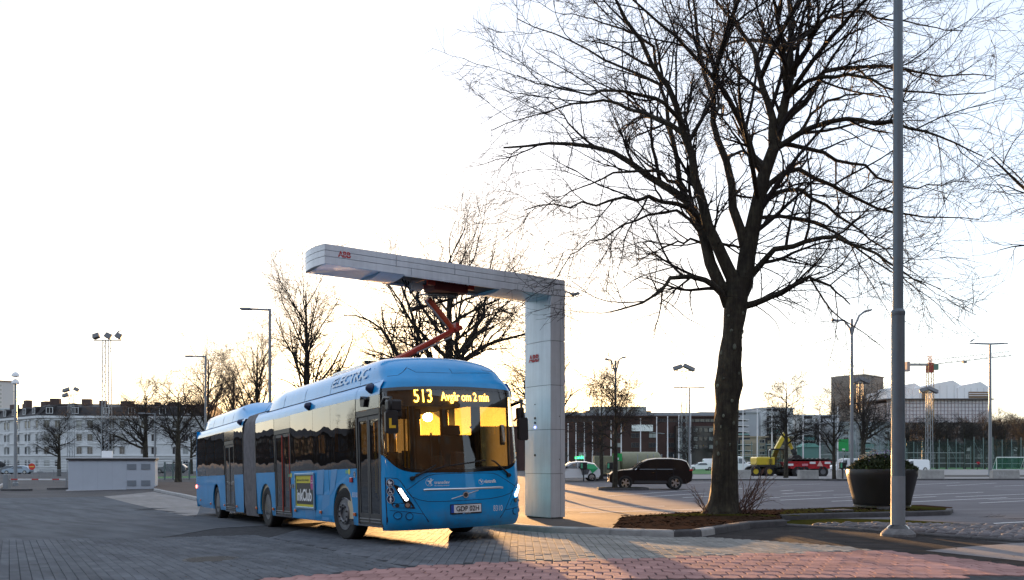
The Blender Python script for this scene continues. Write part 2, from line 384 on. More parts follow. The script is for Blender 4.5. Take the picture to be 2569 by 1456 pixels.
# --- kerb line of the charging island: foot of the kerb seen along the bus bay
KB = [xy(30, 3.05), xy(22, 3.0), xy(14, 2.98), xy(8.6, 2.96)] + PX((1177, 1316), (1240, 1325), (1305, 1334), (1391, 1340.5), (1528, 1345), (1610, 1348.5), (1691, 1351))
KB2 = PX((1691, 1351), (1752, 1349), (1816, 1338), (1889, 1326), (1975, 1321))
arcP = PX((1000/1.379, 2000/1.379), (1055, 1422.5), (1200, 1416), (1378, 1409.7), (1600, 1406), (1788, 1396.6), (1958, 1391.5), (2201, 1383.6))
edgeA = PX((1752, 1350.5), (1958, 1362), (2080, 1371), (2201, 1383.6))
edgeB = PX((2201, 1383.6), (2310, 1393.7), (2440, 1409), (2569, 1425), (2660, 1440))
paveL = [(-30, 6), (-4.6, 8.6)] + arcP + list(reversed(edgeA))[1:] + list(reversed(KB)) [1:] + [xy(31, 2.9)] + PX((491, 1298), (327, 1264), (259, 1246.5), (0, 1250), (-260, 1254)) + [(-38, 34)]
grey = sheet('bus_bay_paving', paveL, .006, mJoint, 'grey concrete block paving of the bus bay')
pinkPoly = [(-4.6, 8.6), (-3.4, 7.2), (8.6, 7.2)] + list(reversed(edgeB)) + list(reversed(arcP))[1:]
pink = sheet('footway_paving', pinkPoly, .006, mJoint, 'pink interlocking block paving of the footway')
pale = sheet('pale_road', PX((259, 1246.5), (327, 1264), (491, 1298)) + [xy(31, 2.9)] + PX((500, 1259), (440, 1245), (385, 1234), (330, 1240)), .004, mAPale, 'pale grey asphalt road beside the bus bay')
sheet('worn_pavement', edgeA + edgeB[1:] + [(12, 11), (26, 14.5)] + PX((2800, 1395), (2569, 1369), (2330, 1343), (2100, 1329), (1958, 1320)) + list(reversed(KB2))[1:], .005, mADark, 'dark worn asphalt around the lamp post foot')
sheet('asphalt_patch', PX((2321, 1383.5), (2420, 1374), (2529, 1366), (2569, 1363), (2900, 1350), (2900, 1460), (2569, 1410)), .010, mat('asphalt_patch', (.16, .15, .16), .85, noise=.25, nscale=1.2, bump=.3, bscale=60), 'lighter grey asphalt patch in the footway')
park = sheet('parking_lot', PX((1420, 1290), (1640, 1290), (1960, 1296), (2560, 1322), (3200, 1330), (3400, 1240), (3000, 1207), (2569, 1206), (2100, 1207), (1780, 1208), (1600, 1211), (1420, 1212), (1330, 1216), (1330, 1300)), .004, mPark, 'grey lilac asphalt of the wide parking lot')
# --- white bay lines on the parking lot
def q4(x0, y0, x1, y1): return [((2700+.32814*a)/1.37914, (1650+.32814*c)/1.37914) for a, c in ((x0, y0), (x1, y1))]
def q5(x0, y0, x1, y1): return [((1900+.48077*a)/1.37914, (1200+.48077*c)/1.37914) for a, c in ((x0, y0), (x1, y1))]
PL = [q4(0,210,430,195), q4(0,250,800,210), q4(540,262,800,252), q4(1370,200,2140,165), q4(1370,224,1640,212), q4(1850,215,2700,180), q4(1330,270,2390,222), q4(2100,280,2800,246), q4(1410,85,1890,65), q4(1750,98,2280,68), q4(2260,102,2800,84), q4(1950,514,2800,468), q4(2200,240,2800,228), q4(0,152,140,142), q4(20,182,560,150), q4(560,196,1000,188), q4(0,92,420,78),
      q5(120,1160,830,1150), q5(220,1199,1120,1171), q5(670,1224,1120,1200), q5(410,1078,1050,1032), q5(660,1085,1130,1055), q5(960,1089,1260,1072), q5(1360,1100,1660,1086), q5(1240,1030,1560,1010), q5(1040,1180,1500,1168), q5(1000,985,1300,975), q5(110,1020,420,1008), q5(120,1048,400,1040)]
for k, (a, c) in enumerate(PL):
    A = gnd(*a); C = gnd(*c); d = (C-A); L = math.hypot(d.x, d.y); n = Vector((-d.y, d.x, 0))/L*.065
    b = MB(); S = max(2, int(L/1.0)); row0 = []; row1 = []
    for i in range(S+1):
        p = A+d*(i/S); g = G(p.x, p.y)+.012
        row0.append((p.x-n.x, p.y-n.y, g)); row1.append((p.x+n.x, p.y+n.y, g))
    b.grid([row0, row1]); b.obj('parking_line', mLine, park, normals=False)
# --- pavers: real blocks with chamfers, largest ones single, the others joined
def paver_mesh(name, outline, h, ch, m):
    n = len(outline); b = MB(); cx = sum(p[0] for p in outline)/n; cy = sum(p[1] for p in outline)/n
    def ins(p, d):
        v = Vector((p[0]-cx, p[1]-cy)); L = v.length; v *= (L-d)/L; return (cx+v.x, cy+v.y)
    vs = [(p[0], p[1], -.02) for p in outline]+[(p[0], p[1], h-ch) for p in outline]+[(*ins(p, ch*1.6), h) for p in outline]
    fs = [(i, (i+1)%n, n+(i+1)%n, n+i) for i in range(n)]+[(n+i, n+(i+1)%n, 2*n+(i+1)%n, 2*n+i) for i in range(n)]+[tuple(2*n+i for i in range(n))]
    b.add(vs, fs); return b
def lay(parent, cells, proto, m, count, label):
    """cells: list of (x, y, rz, score)"""
    cells.sort(key=lambda c: -c[3]); rnd = random.Random(3)
    me = proto.mesh('paver', m, normals=False)
    V = np.array(proto.v); nV = len(V); rest = []
    for i, (x, y, rz, sc) in enumerate(cells):
        z = G(x, y)+.006+rnd.uniform(-.003, .003)
        tx, ty = rnd.uniform(-.004, .004), rnd.uniform(-.004, .004)
        if i < count:
            o = bpy.data.objects.new('paver', me); COL.objects.link(o); o.parent = parent
            o.location = (x, y, z); o.rotation_euler = (tx, ty, rz)
        else: rest.append((x, y, z, rz, tx, ty))
    if rest:
        A = np.array(rest); c = np.cos(A[:, 3])[:, None]; s = np.sin(A[:, 3])[:, None]
        X = V[None, :, 0]*c-V[None, :, 1]*s+A[:, 0:1]; Y = V[None, :, 0]*s+V[None, :, 1]*c+A[:, 1:2]
        Z = np.broadcast_to(V[None, :, 2], X.shape)+A[:, 2:3]+ V[None, :, 1]*A[:, 4:5]-V[None, :, 0]*A[:, 5:6]
        vs = np.stack([X, Y, Z], 2).reshape(-1, 3)
        fs = [tuple(i+k*nV for i in f) for k in range(len(rest)) for f in proto.f]
        me2 = bpy.data.meshes.new('small_pavers'); me2.from_pydata(vs.tolist(), [], fs); me2.materials.append(m)
        o = link('small_pavers', me2, parent); o['kind'] = 'stuff'
# pink: long six-sided blocks in a staggered bond, slightly wavy sides
W, LN = .205, .40
hexo = [(-W/2+.004, -LN*.27), (0, -LN*.40+.004), (W/2-.004, -LN*.27), (W/2-.010, 0), (W/2-.004, LN*.27), (0, LN*.40-.004), (-W/2+.004, LN*.27), (-W/2+.012, 0)]
cells = []; rzp = R(-4)
cr, sr = math.cos(rzp), math.sin(rzp)
for j in range(-2, 40):
    for i in range(-60, 60):
        a = (i+(.5 if j % 2 else 0))*W; c = j*LN*.67
        x = 2.0+a*cr-c*sr; y = 7.4+a*sr+c*cr
        if inpoly((x, y), pinkPoly) and y > 9.6 and abs(x) < y*.62: cells.append((x, y, rzp, 1/(x*x+y*y)))
lay(pink, cells, paver_mesh('paver', hexo, .015, .005, mPinkP), mPinkP, 300, '')
# grey: small rectangles in running bond
gw, gl = .118, .236
rect = [(-gw/2+.0025, -gl/2+.002), (gw/2-.0025, -gl/2+.002), (gw/2-.0025, gl/2-.002), (-gw/2+.0025, gl/2-.002)]
cells = []
for i in range(-40, 60):
    for j in range(0, 60):
        a = i*gw; c = (j+(.5 if i % 2 else 0))*gl; rz = R(-.6)
        x = a-c*math.sin(rz)*0+c*.0095; y = 10.0+c
        s, t = st(x, y)
        if t < -.9 or s > 8.5: continue
        if inpoly((x, y), paveL): cells.append((x, y, rz, (1/(y*y))*(1 if x > -.3 else .6)))
for i in range(0, 75):
    for j in range(-40, 60):
        t = -1.0-i*gw; s = (j+(.5 if i % 2 else 0))*gl
        x, y = xy(s, t)
        if y > 17.75 or y < 9.8 or abs(x) > y*.62: continue
        if inpoly((x, y), paveL): cells.append((x, y, YAW, .4/(y*y)))
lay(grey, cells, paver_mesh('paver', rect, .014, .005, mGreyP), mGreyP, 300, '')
# the paving beyond the built blocks: same blocks as a fine pattern
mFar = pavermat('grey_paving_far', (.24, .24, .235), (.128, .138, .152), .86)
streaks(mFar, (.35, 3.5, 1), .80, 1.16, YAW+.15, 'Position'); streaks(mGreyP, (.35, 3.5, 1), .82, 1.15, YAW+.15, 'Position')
farPoly = [p for p in [(-30, 6.2), (-9.5, 9.6)]] + [xy(-3, -8.6)] + [( -11.0, 17.62), xy(6.8, -1.05), xy(8.45, -1.0), xy(8.45, 2.9), xy(31, 2.9)] + PX((491, 1298), (327, 1264), (259, 1246.5), (0, 1250), (-260, 1254)) + [(-38, 34)]
farPoly = [(-30, 6.2), (-6.2, 9.75), (-10.95, 17.6), (-7.2, 17.55)] + [xy(8.5, -1.0), xy(8.5, 2.9), xy(31, 2.9)] + PX((491, 1298), (327, 1264), (259, 1246.5), (0, 1250), (-260, 1254)) + [(-38, 34)]
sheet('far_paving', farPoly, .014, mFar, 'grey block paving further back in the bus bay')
# ================================================================== articulated bus
bus = thing('articulated_bus', 'bright blue articulated electric city bus standing under the white charging arm', 'bus', (BX, BY, 0))
BM = Matrix.Rotation(YAW, 3, 'Z') @ Matrix.Rotation(-.0181, 3, 'Y') @ Matrix.Rotation(-.0231, 3, 'X')
bus.rotation_euler = BM.to_euler()
mBlue = mat('bus_blue_paint', (.0, .32, .72), .36, coat=.7, spec=.25, noise=.05, nscale=2)
grime(mBlue, .26, .95, (.10, .095, .085), .55); streaks(mBlue, (.5, .5, 2.0), .93, 1.05)
mBlueL = mat('bus_light_blue_paint', (.06, .33, .68), .35, coat=.8)
mBlack = mat('black_plastic', (.012, .012, .013), .45)
mBlackG = mat('black_gloss', (.008, .008, .009), .12, coat=.6)
mRubber = mat('tyre_rubber', (.018, .018, .018), .85, noise=.3, nscale=14)
mRim = mat('wheel_steel', (.19, .195, .21), .45, metal=.6, noise=.12, nscale=9, bump=.1, bscale=60)
mSilver = mat('brushed_silver', (.62, .62, .63), .3, metal=1.0)
mDkGrey = mat('dark_grey_trim', (.045, .045, .048), .5)
mWhiteP = mat('white_print', (.82, .82, .82), .45)
mNavy = mat('navy_print', (.012, .022, .07), .4)
mSeam = mat('panel_gap', (.004, .012, .03), .8)
gSide = glass('bus_side_glass', (.20, .19, .185), wav=.012)
gRight = glass('bus_far_side_glass', (.25, .175, .052), haze=.12, hazecol=(1, .80, .34))  # golden low sunlight put into the tint and haze colour
gWS = glass('bus_windscreen_glass', (.84, .83, .78), haze=.004, wav=.006)
gDoor = glass('bus_door_glass', (.28, .28, .28), wav=.012)
mOrange = mat('amber_marker', (.75, .16, .02), .25, coat=.8)
mRedL = mat('red_lens', (.55, .02, .02), .25, coat=.8)
def pch(pts):
    xs = np.array([p[0] for p in pts], float); ys = np.array([p[1] for p in pts], float)
    d = np.diff(ys)/np.diff(xs); m = np.zeros(len(xs)); m[0] = d[0]; m[-1] = d[-1]
    for i in range(1, len(xs)-1): m[i] = 0 if d[i-1]*d[i] <= 0 else 2*d[i-1]*d[i]/(d[i-1]+d[i])
    def f(x):
        x = min(max(x, xs[0]), xs[-1]); i = min(len(xs)-2, max(0, int(np.searchsorted(xs, x)-1))); h = xs[i+1]-xs[i]; t = (x-xs[i])/h
        return float((2*t**3-3*t*t+1)*ys[i]+(t**3-2*t*t+t)*h*m[i]+(-2*t**3+3*t*t)*ys[i+1]+(t**3-t*t)*h*m[i+1])
    return f
HW = 1.275
_c = pch([(0, .47), (.006, .40), (.03, .31), (.08, .235), (.16, .17), (.30, .112), (.5, .066), (.8, .025), (HW, 0)])
cplan = lambda l: _c(l if l <= HW else 2*HW-l)
Bz = pch([(.26, .085), (.34, .03), (.46, 0), (.9, 0.0), (1.2, .02), (1.6, .05), (2.1, .10), (2.62, .165), (2.74, .21), (2.86, .34), (2.96, .43), (3.05, .58), (3.12, .78), (3.17, 1.05), (3.2, 1.5)])
inset = pch([(.26, .03), (.40, 0), (1.3, 0), (2.5, .012), (2.58, .02), (2.64, .035), (2.70, .07), (2.76, .105), (2.95, .15), (3.06, .215), (3.13, .31), (3.17, .42), (3.2, .62)])
def crown(lat, z): return .07*max(0, 1-((lat-HW)/HW)**2)*sstep(2.95, 3.17, z)
def FSb(lat, z):
    i = inset(z); l = HW+(lat-HW)/(1-i/HW)
    return cplan(min(2*HW, max(0, l)))+Bz(z)
def FS(lat, z, off=0.0):
    p = Vector((lat, FSb(lat, z), z))
    if off:
        e = .01; a = Vector((2*e, FSb(lat+e, z)-FSb(lat-e, z), 0)); b_ = Vector((0, FSb(lat, z+e)-FSb(lat, z-e), 2*e))
        n = a.cross(b_).normalized()
        p += n*off
    return p
CAML = BM.transposed() @ (Vector((0, 0, CAM_H))-Vector((BX, BY, 0)))
def lray(u, v): return BM.transposed() @ ray(u, v)
def Z1(a, c): return ((650+.480769*a)/1.37914, (1180+.480769*c)/1.37914)
def Z2(a, c): return ((1150+.480769*a)/1.37914, (1180+.480769*c)/1.37914)
def Z4(a, c): return ((1300+.214088*a)/1.37914, (1580+.214088*c)/1.37914)
def pF(u, v):
    d = lray(u, v); lo, hi = 8.0, 22.0
    for _ in range(40):
        m = (lo+hi)/2; p = CAML+d*m
        if p.y > FSb(p.x, min(3.19, max(.27, p.z))): hi = m
        else: lo = m
    p = CAML+d*lo; return min(max(p.x, .012), 2*HW-.014), p.z
def pS(u, v, lat=0.0):
    d = lray(u, v); t = (lat-CAML.x)/d.x; p = CAML+d*t; return p.y, p.z
def pY(u, v, y):
    d = lray(u, v); t = (y-CAML.y)/d.y; return CAML+d*t
f2 = lambda a, c: pF(*Z2(a, c)); f4 = lambda a, c: pF(*Z4(a, c)); s1 = lambda a, c: pS(*Z1(a, c))
ART, AY = .0165, 9.47
def RR(p):
    dx, dy = p[1]-AY, p[0]-HW; c, s = math.cos(ART), math.sin(ART)
    return Vector((HW+s*dx+c*dy, AY+c*dx-s*dy, p[2]))
# ---- front shell in three lofted patches
NL = 56
us = [HW-HW*math.cos(math.pi*i/NL) for i in range(NL+1)]      # dense at the corners
zb = lambda l: pch([(0, 1.52), (.05, 1.44), (.12, 1.345), (.22, 1.265), (.34, 1.225), (.5, 1.205), (HW, 1.185)])(l if l <= HW else 2*HW-l)
zt = lambda l: 2.60+.035*(1-((l-HW)/HW)**2)
def frow(zf, off=0.0, edge=.46):
    r = []
    for l in us:
        z = zf(l); i = inset(z); lat = HW+(l-HW)*(1-i/HW)
        y = cplan(l)+Bz(z)
        if l < 1e-6 or l > 2*HW-1e-6: y = max(edge, .46) if z < 2.56 else edge
        r.append(Vector((lat, y, z+crown(lat, z))))
    return r
rows = [frow(lambda l, k=k: .26+(zb(l)-.26)*k) for k in (0, .04, .1, .2, .32, .45, .58, .7, .8, .88, .94, 1.0)]
b = MB(); b.grid(rows); frontp = b.obj('front_panel', mBlue, bus, smooth=True)
rows = [frow(lambda l, k=k: zb(l)+(zt(l)-zb(l))*k) for k in [i/16 for i in range(17)]]
b = MB(); b.grid(rows); ws = b.obj('windscreen', gWS, bus, smooth=True)
# black ceramic band round the windscreen
def fstrip(pts, w, off, name, m, par, smooth=True, n=1):
    """ribbon of width w (m) along (lat,z) points on the front, standing off the skin"""
    b = MB(); r0 = []; r1 = []; r2 = []
    for i, p in enumerate(pts):
        a = pts[max(0, i-1)]; c = pts[min(len(pts)-1, i+1)]; d = Vector((c[0]-a[0], c[1]-a[1])); d.normalize(); nn = Vector((-d.y, d.x))*w/2
        r0.append(FS(p[0]-nn.x, p[1]-nn.y, -.002)); r1.append(FS(p[0], p[1], off)); r2.append(FS(p[0]+nn.x, p[1]+nn.y, -.002))
    b.grid([r0, r1, r2]); return b.obj(name, m, par, smooth=False, normals=False)
def dens(pts, k=6):
    o = []
    for i in range(len(pts)-1):
        for j in range(k): o.append((pts[i][0]+(pts[i+1][0]-pts[i][0])*j/k, pts[i][1]+(pts[i+1][1]-pts[i][1])*j/k))
    return o+[pts[-1]]
b = MB()
lo = [l for l in us if .03 < l < 2*HW-.03]
b.grid([[FS(l, zb(l)+.0, .004) for l in lo], [FS(l, zb(l)+.055, .004) for l in lo]])
b.grid([[FS(max(.022, l), zt(l)-.05, .004) for l in lo], [FS(l, zt(l)+.004, .004) for l in lo]])
for sgn in (0, 1):
    e = lambda x: x if sgn == 0 else 2*HW-x
    zz = [1.5+(2.6-1.5)*i/14 for i in range(15)]
    b.grid([[FS(e(inset(z)+.008), z, .004) for z in zz], [FS(e(inset(z)+.06), z, .004) for z in zz]])
b.obj('glass_edge', mBlackG, ws, smooth=True)
dome_z = [2.60, 2.64, 2.69, 2.74, 2.80, 2.86, 2.92, 2.97, 3.02, 3.06, 3.10, 3.13, 3.155, 3.175, 3.19, 3.2]
rows = [frow(lambda l: zt(l), edge=1.62)] + [frow(lambda l, z=z: max(z, zt(l)+(.002 if z > 2.6 else 0)), edge=1.62) for z in dome_z[2:]]
b = MB(); b.grid(rows); dome = b.obj('roof_dome', mBlue, bus, smooth=True)
for pts in ([f2(395, 255), f2(470, 248), f2(505, 225), f2(540, 182), f2(620, 175), f2(820, 178), f2(1040, 190), f2(1085, 215), f2(1165, 240)], [f2(540, 195), f2(600, 225), f2(860, 232), f2(1130, 232)], [f2(818, 182), f2(862, 230)]):
    fstrip(dens(pts), .012, .004, 'panel_seam', mSeam, dome)
# ---- seams, bars and openings of the front
for pts in ([f4(500,545), f4(700,400), f4(830,320), f4(960,285), f4(1300,272), f4(1750,265), f4(1900,270), f4(1980,300), f4(2120,390), f4(2250,475)],
            [f4(500,545), f4(580,650), f4(700,700), f4(850,728), f4(1100,725), f4(1500,705), f4(1850,680), f4(2050,640), f4(2180,590), f4(2230,520)],
            [f4(140,345), f4(340,355), f4(400,400), f4(500,545), f4(620,690), f4(770,925), f4(855,1055)],
            [f4(175,868), f4(500,895), f4(770,930)], [f4(2010,990), f4(2095,850), f4(2180,640), f4(2240,490), f4(2330,330)], [f4(2095,862), f4(2240,830), f4(2365,790)], [f4(157,345), f4(165,700), f4(180,1100)]):
    fstrip(dens(pts), .016, .003, 'panel_seam', mSeam, frontp)
fstrip(dens([f4(775,546), f4(830,537), f4(1400,525), f4(2000,497), f4(2055,503)]), .042, .014, 'chrome_bar', mSilver, frontp)
fstrip(dens([f4(1225,688), f4(1660,545)]), .022, .01, 'badge_bar', mSilver, frontp)
def fpoly(poly, off, name, m, par, depth=.01, k=3):
    """polygon on the front, densified so that it follows the curved skin"""
    pl = dens(list(poly)+[poly[0]], k)[:-1]
    b = MB(); b.prism(pl, lambda a, c: FS(a, c, off), lambda a, c: FS(a, c, off-depth)); return b.obj(name, m, par)
def fdisc(c, r, name, m, par, off=.008, n=18, ry=None, depth=.008): return fpoly(ngon(c[0], c[1], r, n, ry), off, name, m, par, depth, 1)
vc = f4(1450, 618)
em = fdisc(vc, .052, 'badge_ring', mSilver, frontp, .016); fdisc(vc, .038, 'badge_face', mat('badge_dark', (.05, .04, .04), .3), frontp, .019)
fpoly([f4(1492, 600), f4(1482, 570), f4(1455, 572)], .017, 'badge_arrow', mSilver, frontp)
# headlamps
mLamp = emis('led_lamp', (1.0, .97, 1.0), 4.0); gLens = glass('lamp_lens', (.8, .8, .82)); mLensD = mat('lamp_glass_dark', (.05, .05, .055), .08, coat=1, metal=.4)
for poly, leds, lens, lens2, lr in (
        ([(285,455), (345,465), (420,520), (520,660), (600,770), (640,842), (560,840), (300,828), (275,805), (255,755), (360,757), (450,748), (420,680), (340,560)], [(393,540), (420,578), (442,615), (468,655), (495,690)], (515, 785), (350, 793), .05),
        ([(2355,385), (2362,520), (2310,650), (2368,668), (2366,735), (2300,755), (2170,783), (2195,720), (2250,620), (2300,480)], [(2316,470), (2305,508), (2290,545), (2276,582), (2262,620)], (2255, 700), (2342, 698), .042)):
    hl = fpoly([f4(*p) for p in poly], .006, 'headlight', mBlackG, bus, .012, 3)
    for p in leds: fdisc(f4(*p), .026, 'led', mLamp, hl, .011, 12)
    fdisc(f4(*lens), lr, 'lens', mLensD, hl, .016, 18); fdisc(f4(*lens), lr*.7, 'lens_glass', mSilver, hl, .019, 16)
    fdisc(f4(*lens2), lr*.6, 'lens', mLensD, hl, .012, 14)
for c in ((360, 955), (545, 968), (2248, 880), (2345, 850)):
    p = f4(*c); fdisc(p, .062 if c[0] < 2300 else .045, 'fog_light_ring', mSeam, frontp, .004, 20); fdisc(p, .05 if c[0] < 2300 else .036, 'fog_light_cover', mBlue, frontp, .012, 20)
# number plate
pl = [f4(1226,785), f4(1684,768), f4(1684,890), f4(1230,908)]
pc = (sum(p[0] for p in pl)/4, sum(p[1] for p in pl)/4); pw, ph = .28, .066
rectp = lambda x0, x1, z0, z1: [(pc[0]+x0, pc[1]+z0), (pc[0]+x1, pc[1]+z0), (pc[0]+x1, pc[1]+z1), (pc[0]+x0, pc[1]+z1)]
plate = fpoly(rectp(-pw-.012, pw+.012, -ph-.022, ph+.012), .012, 'number_plate', mBlack, bus, .02, 4)
fpoly(rectp(-pw+.05, pw, -ph, ph), .015, 'plate_face', mWhiteP, plate, .006, 4); fpoly(rectp(-pw, -pw+.05, -ph, ph), .015, 'plate_band', mat('plate_blue', (.01, .08, .45), .4), plate, .006, 2)
lettering('plate_text', 'GDP 02H', lambda a, c: FS(pc[0]+.025+a, pc[1]+c-.005, .0175), mBlack, plate, .085, .012, width=.43)
lettering('dealer_text', 'VOLVO BUSSAR', lambda a, c: FS(pc[0]+a, pc[1]-ph-.011+c, .0145), mWhiteP, plate, .010, 0, width=.16)
# front lettering and marks
def ftext(s, c, size, width, name='lettering', bold=.012, m=mWhiteP, off=.003, par=None): return lettering(name, s, lambda a, e: FS(c[0]+a, c[1]+e, off), m, par or frontp, size, bold, width=width)
w_ = lambda a, c: abs(f4(*a)[0]-f4(*c)[0])
ftext('transdev', f4(1070, 418), .055, w_((945, 420), (1195, 415)), bold=.02); ftext('the mobility company', f4(1070, 468), .02, w_((945, 470), (1190, 465)), bold=.01)
ftext('västtrafik', f4(1848, 400), .055, w_((1750, 400), (1947, 400)), bold=.035); ftext('8310', f4(1975, 837), .10, w_((1900, 840), (2047, 830)), bold=0.0)
c = f4(868, 418); ring = [(c[0]+.062*math.cos(R(a)), c[1]+.062*math.sin(R(a))) for a in range(95, 330, 12)]
fstrip(ring, .010, .004, 'logo_mark', mWhiteP, frontp)
fpoly([(c[0]-.03, c[1]-.05), (c[0]+.0, c[1]-.005), (c[0]-.045, c[1]+.03), (c[0]+.02, c[1]+.03), (c[0]+.075, c[1]+.05), (c[0]+.03, c[1]+.005), (c[0]+.03, c[1]-.055), (c[0]+.01, c[1]-.015)], .003, 'logo_mark', mWhiteP, frontp, .003)
fdisc((c[0]+.028, c[1]+.052), .014, 'logo_mark', mWhiteP, frontp, .003, 10, depth=.003)
c = f4(1703, 408); ring = [(c[0]+.045*math.cos(R(a)), c[1]+.045*math.sin(R(a))) for a in range(0, 361, 15)]
fstrip(ring, .008, .004, 'logo_mark', mWhiteP, frontp)
fpoly([(c[0]-.055, c[1]+.03), (c[0]-.01, c[1]+.01), (c[0]+.005, c[1]-.028), (c[0]+.045, c[1]+.035), (c[0]+.01, c[1]+.005), (c[0]-.005, c[1]+.03)], .0035, 'logo_mark', mWhiteP, frontp, .003)
# three round access signs beside the door
def picto(cx, cz, r, kind_, fn, par):
    b = MB(); b.prism(ngon(cx, cz, r, 22), lambda a, c: fn(a, c, .004), lambda a, c: fn(a, c, -.002)); o = b.obj('access_sign', mNavy, par)
    rg = MB(); o_ = ngon(cx, cz, r*1.0, 22); i_ = ngon(cx, cz, r*.93, 22)
    rg.grid([[fn(a, c, .0055) for a, c in o_+[o_[0]]], [fn(a, c, .0055) for a, c in i_+[i_[0]]]]); rg.obj('sign_rim', mWhiteP, o)
    P = lambda pts: [(cx+a*r, cz+c*r) for a, c in pts]
    shapes = {'person': [ngon(cx, cz+.62*r, .16*r, 10), P([(-.16,.4), (.16,.4), (.42,-.1), (.32,-.16), (.16,.1), (.2,-.8), (.06,-.8), (0,-.25), (-.06,-.8), (-.2,-.8), (-.16,.1), (-.32,-.16), (-.42,-.1)])],
              'wheel': [ngon(cx-.18*r, cz+.62*r, .14*r, 10), P([(-.28,.45), (-.08,.45), (-.04,.1), (.3,.1), (.42,-.5), (.56,-.46), (.6,-.6), (.32,-.68), (.2,-.1), (-.24,-.1)]), P([(-.4,.05), (-.56,-.3), (-.4,-.66), (-.05,-.76), (.22,-.55), (.14,-.48), (-.06,-.62), (-.34,-.54), (-.44,-.3), (-.32,-.02)])],
              'pram': [P([(-.6,.25), (-.5,.55), (-.2,.68), (0,.3), (.55,.3), (.5,-.05), (.25,-.3), (-.3,-.3), (-.52,-.05)]), ngon(cx-.25*r, cz-.55*r, .15*r, 10), ngon(cx+.25*r, cz-.55*r, .15*r, 10)]}[kind_]
    g = MB()
    for s_ in shapes: g.flat(s_, lambda a, c: fn(a, c, .006))
    g.obj('sign_figure', mWhiteP, o); return o
for (p, k_) in (((213, 430), 'pram'), ((221, 562), 'wheel'), ((220, 690), 'person')):
    q = f4(*p); q = (max(.075, q[0]), q[1]); P0_ = FS(q[0], q[1]); N_ = (FS(q[0], q[1], .1)-P0_).normalized(); T_ = Vector((0, 0, 1)).cross(N_).normalized()
    if T_.x < 0: T_ = -T_
    picto(0, 0, .068, k_, lambda a, c, o=0, P0_=P0_, N_=N_, T_=T_: P0_+T_*a+Vector((0, 0, c))+N_*(o+.006), bus)
# wipers
def W3(a, c, off): 
    q = f4(a, c); return FS(q[0], q[1], off)
for piv, el, tip, bl0, bl1 in (((585, 355), (780, 250), (960, 140), (640, 300), (1180, 140)), ((2140, 300), (1900, 90), (1840, 62), (1760, 62), (1200, 150))):
    b = MB(); b.tube([W3(*piv, .03), W3(*el, .055), W3(*tip, .05)], [.018, .014, .01], 8)
    b.lathe([(0, .05), (.035, .045), (.04, 0)], 12, Matrix.Translation(W3(*piv, .0)) @ Matrix.Rotation(R(90), 4, 'X'))
    wp = b.obj('wiper', mBlack, bus, smooth=40)
    pts = dens([f4(*bl0), f4(*bl1)], 8); b = MB(); b.tube([FS(*p, .022) for p in pts], .012, 6); b.obj('wiper_blade', mBlack, wp)
# ---- destination display behind the glass
mLed = emis('amber_led', (1.0, .50, .06), 2.6)
b = MB(); b.grid([[FS(l, 2.31, -.07) for l in lo], [FS(l, 2.61, -.05) for l in lo]]); disp = b.obj('destination_display', mBlack, bus, smooth=True)
def dots(s, fn, size, width, bold):
    """lettering cut into a fine LED raster"""
    vs, fs = text_mesh(s, size, bold); w = max(p[0] for p in vs)-min(p[0] for p in vs); k = width/w
    b = MB(); b.add([fn(a*k, c) for a, c in vs], fs); return b.obj('display_text', mLed, disp, normals=False)
q = f2(657, 395); h = abs(f2(657, 345)[1]-f2(657, 447)[1])
dots('513', lambda a, c: FS(q[0]+a, q[1]+c, -.04), h, w_(( (590-0)*0+1640, 0), (1640, 0)) or abs(f2(590, 400)[0]-f2(724, 400)[0]), .0)
q2 = f2(968, 402)
dots('Avgår om 2 min', lambda a, c: FS(q2[0]+a, q2[1]+c, -.04), abs(f2(900, 365)[1]-f2(900, 428)[1]), abs(f2(795, 400)[0]-f2(1140, 400)[0]), .012)
# ---- sides
def SP(y, z, off=0.0, far=False, rear=False):
    i = inset(z); p = (i-off, y, z) if not far else (2*HW-i+off, y, z)
    return RR(p) if rear else Vector(p)
def arch(cy, r, z0, zc=.50, n=14):
    a0 = math.asin((z0-zc)/r); return [(cy-r*math.cos(a0+(math.pi-2*a0)*i/n), zc+r*math.sin(a0+(math.pi-2*a0)*i/n)) for i in range(n+1)]
def panel(name, y0, y1, z0, z1, far=False, rear=False, arches=(), m=mBlue, off=0.0, thick=.035, poly=None, par=None):
    if poly is None:
        poly = [(y0, z0)]
        for a in sorted(arches): poly += arch(a, .545, z0)
        poly += [(y1, z0), (y1, z1), (y0, z1)]
    b = MB(); b.prism(poly, lambda a, c: SP(a, c, off, far, rear), lambda a, c: SP(a, c, off-thick, far, rear))
    return b.obj(name, m, par or bus, bevel=.006 if m is mBlue else 0)
def sstrip(pts, w, off, name, m, par, far=False, rear=False):
    b = MB(); r0 = []; r1 = []; r2 = []
    for i, p in enumerate(pts):
        a = pts[max(0, i-1)]; c = pts[min(len(pts)-1, i+1)]; d = Vector((c[0]-a[0], c[1]-a[1])).normalized(); nn = Vector((-d.y, d.x))*w/2
        r0.append(SP(p[0]-nn.x, p[1]-nn.y, -.002, far, rear)); r1.append(SP(p[0], p[1], off, far, rear)); r2.append(SP(p[0]+nn.x, p[1]+nn.y, -.002, far, rear))
    b.grid([r0, r1, r2]); return b.obj(name, m, par, normals=False)
ZW0, ZW1, ZL = 1.315, 2.52, .30
AX1, AX2, AX3 = 2.38, 7.90, 13.95
lowA = panel('side_panel', 1.62, 5.74, ZL, ZW0, arches=(AX1,))
panel('side_panel', 7.08, 8.80, ZL, ZW0, arches=(AX2,))
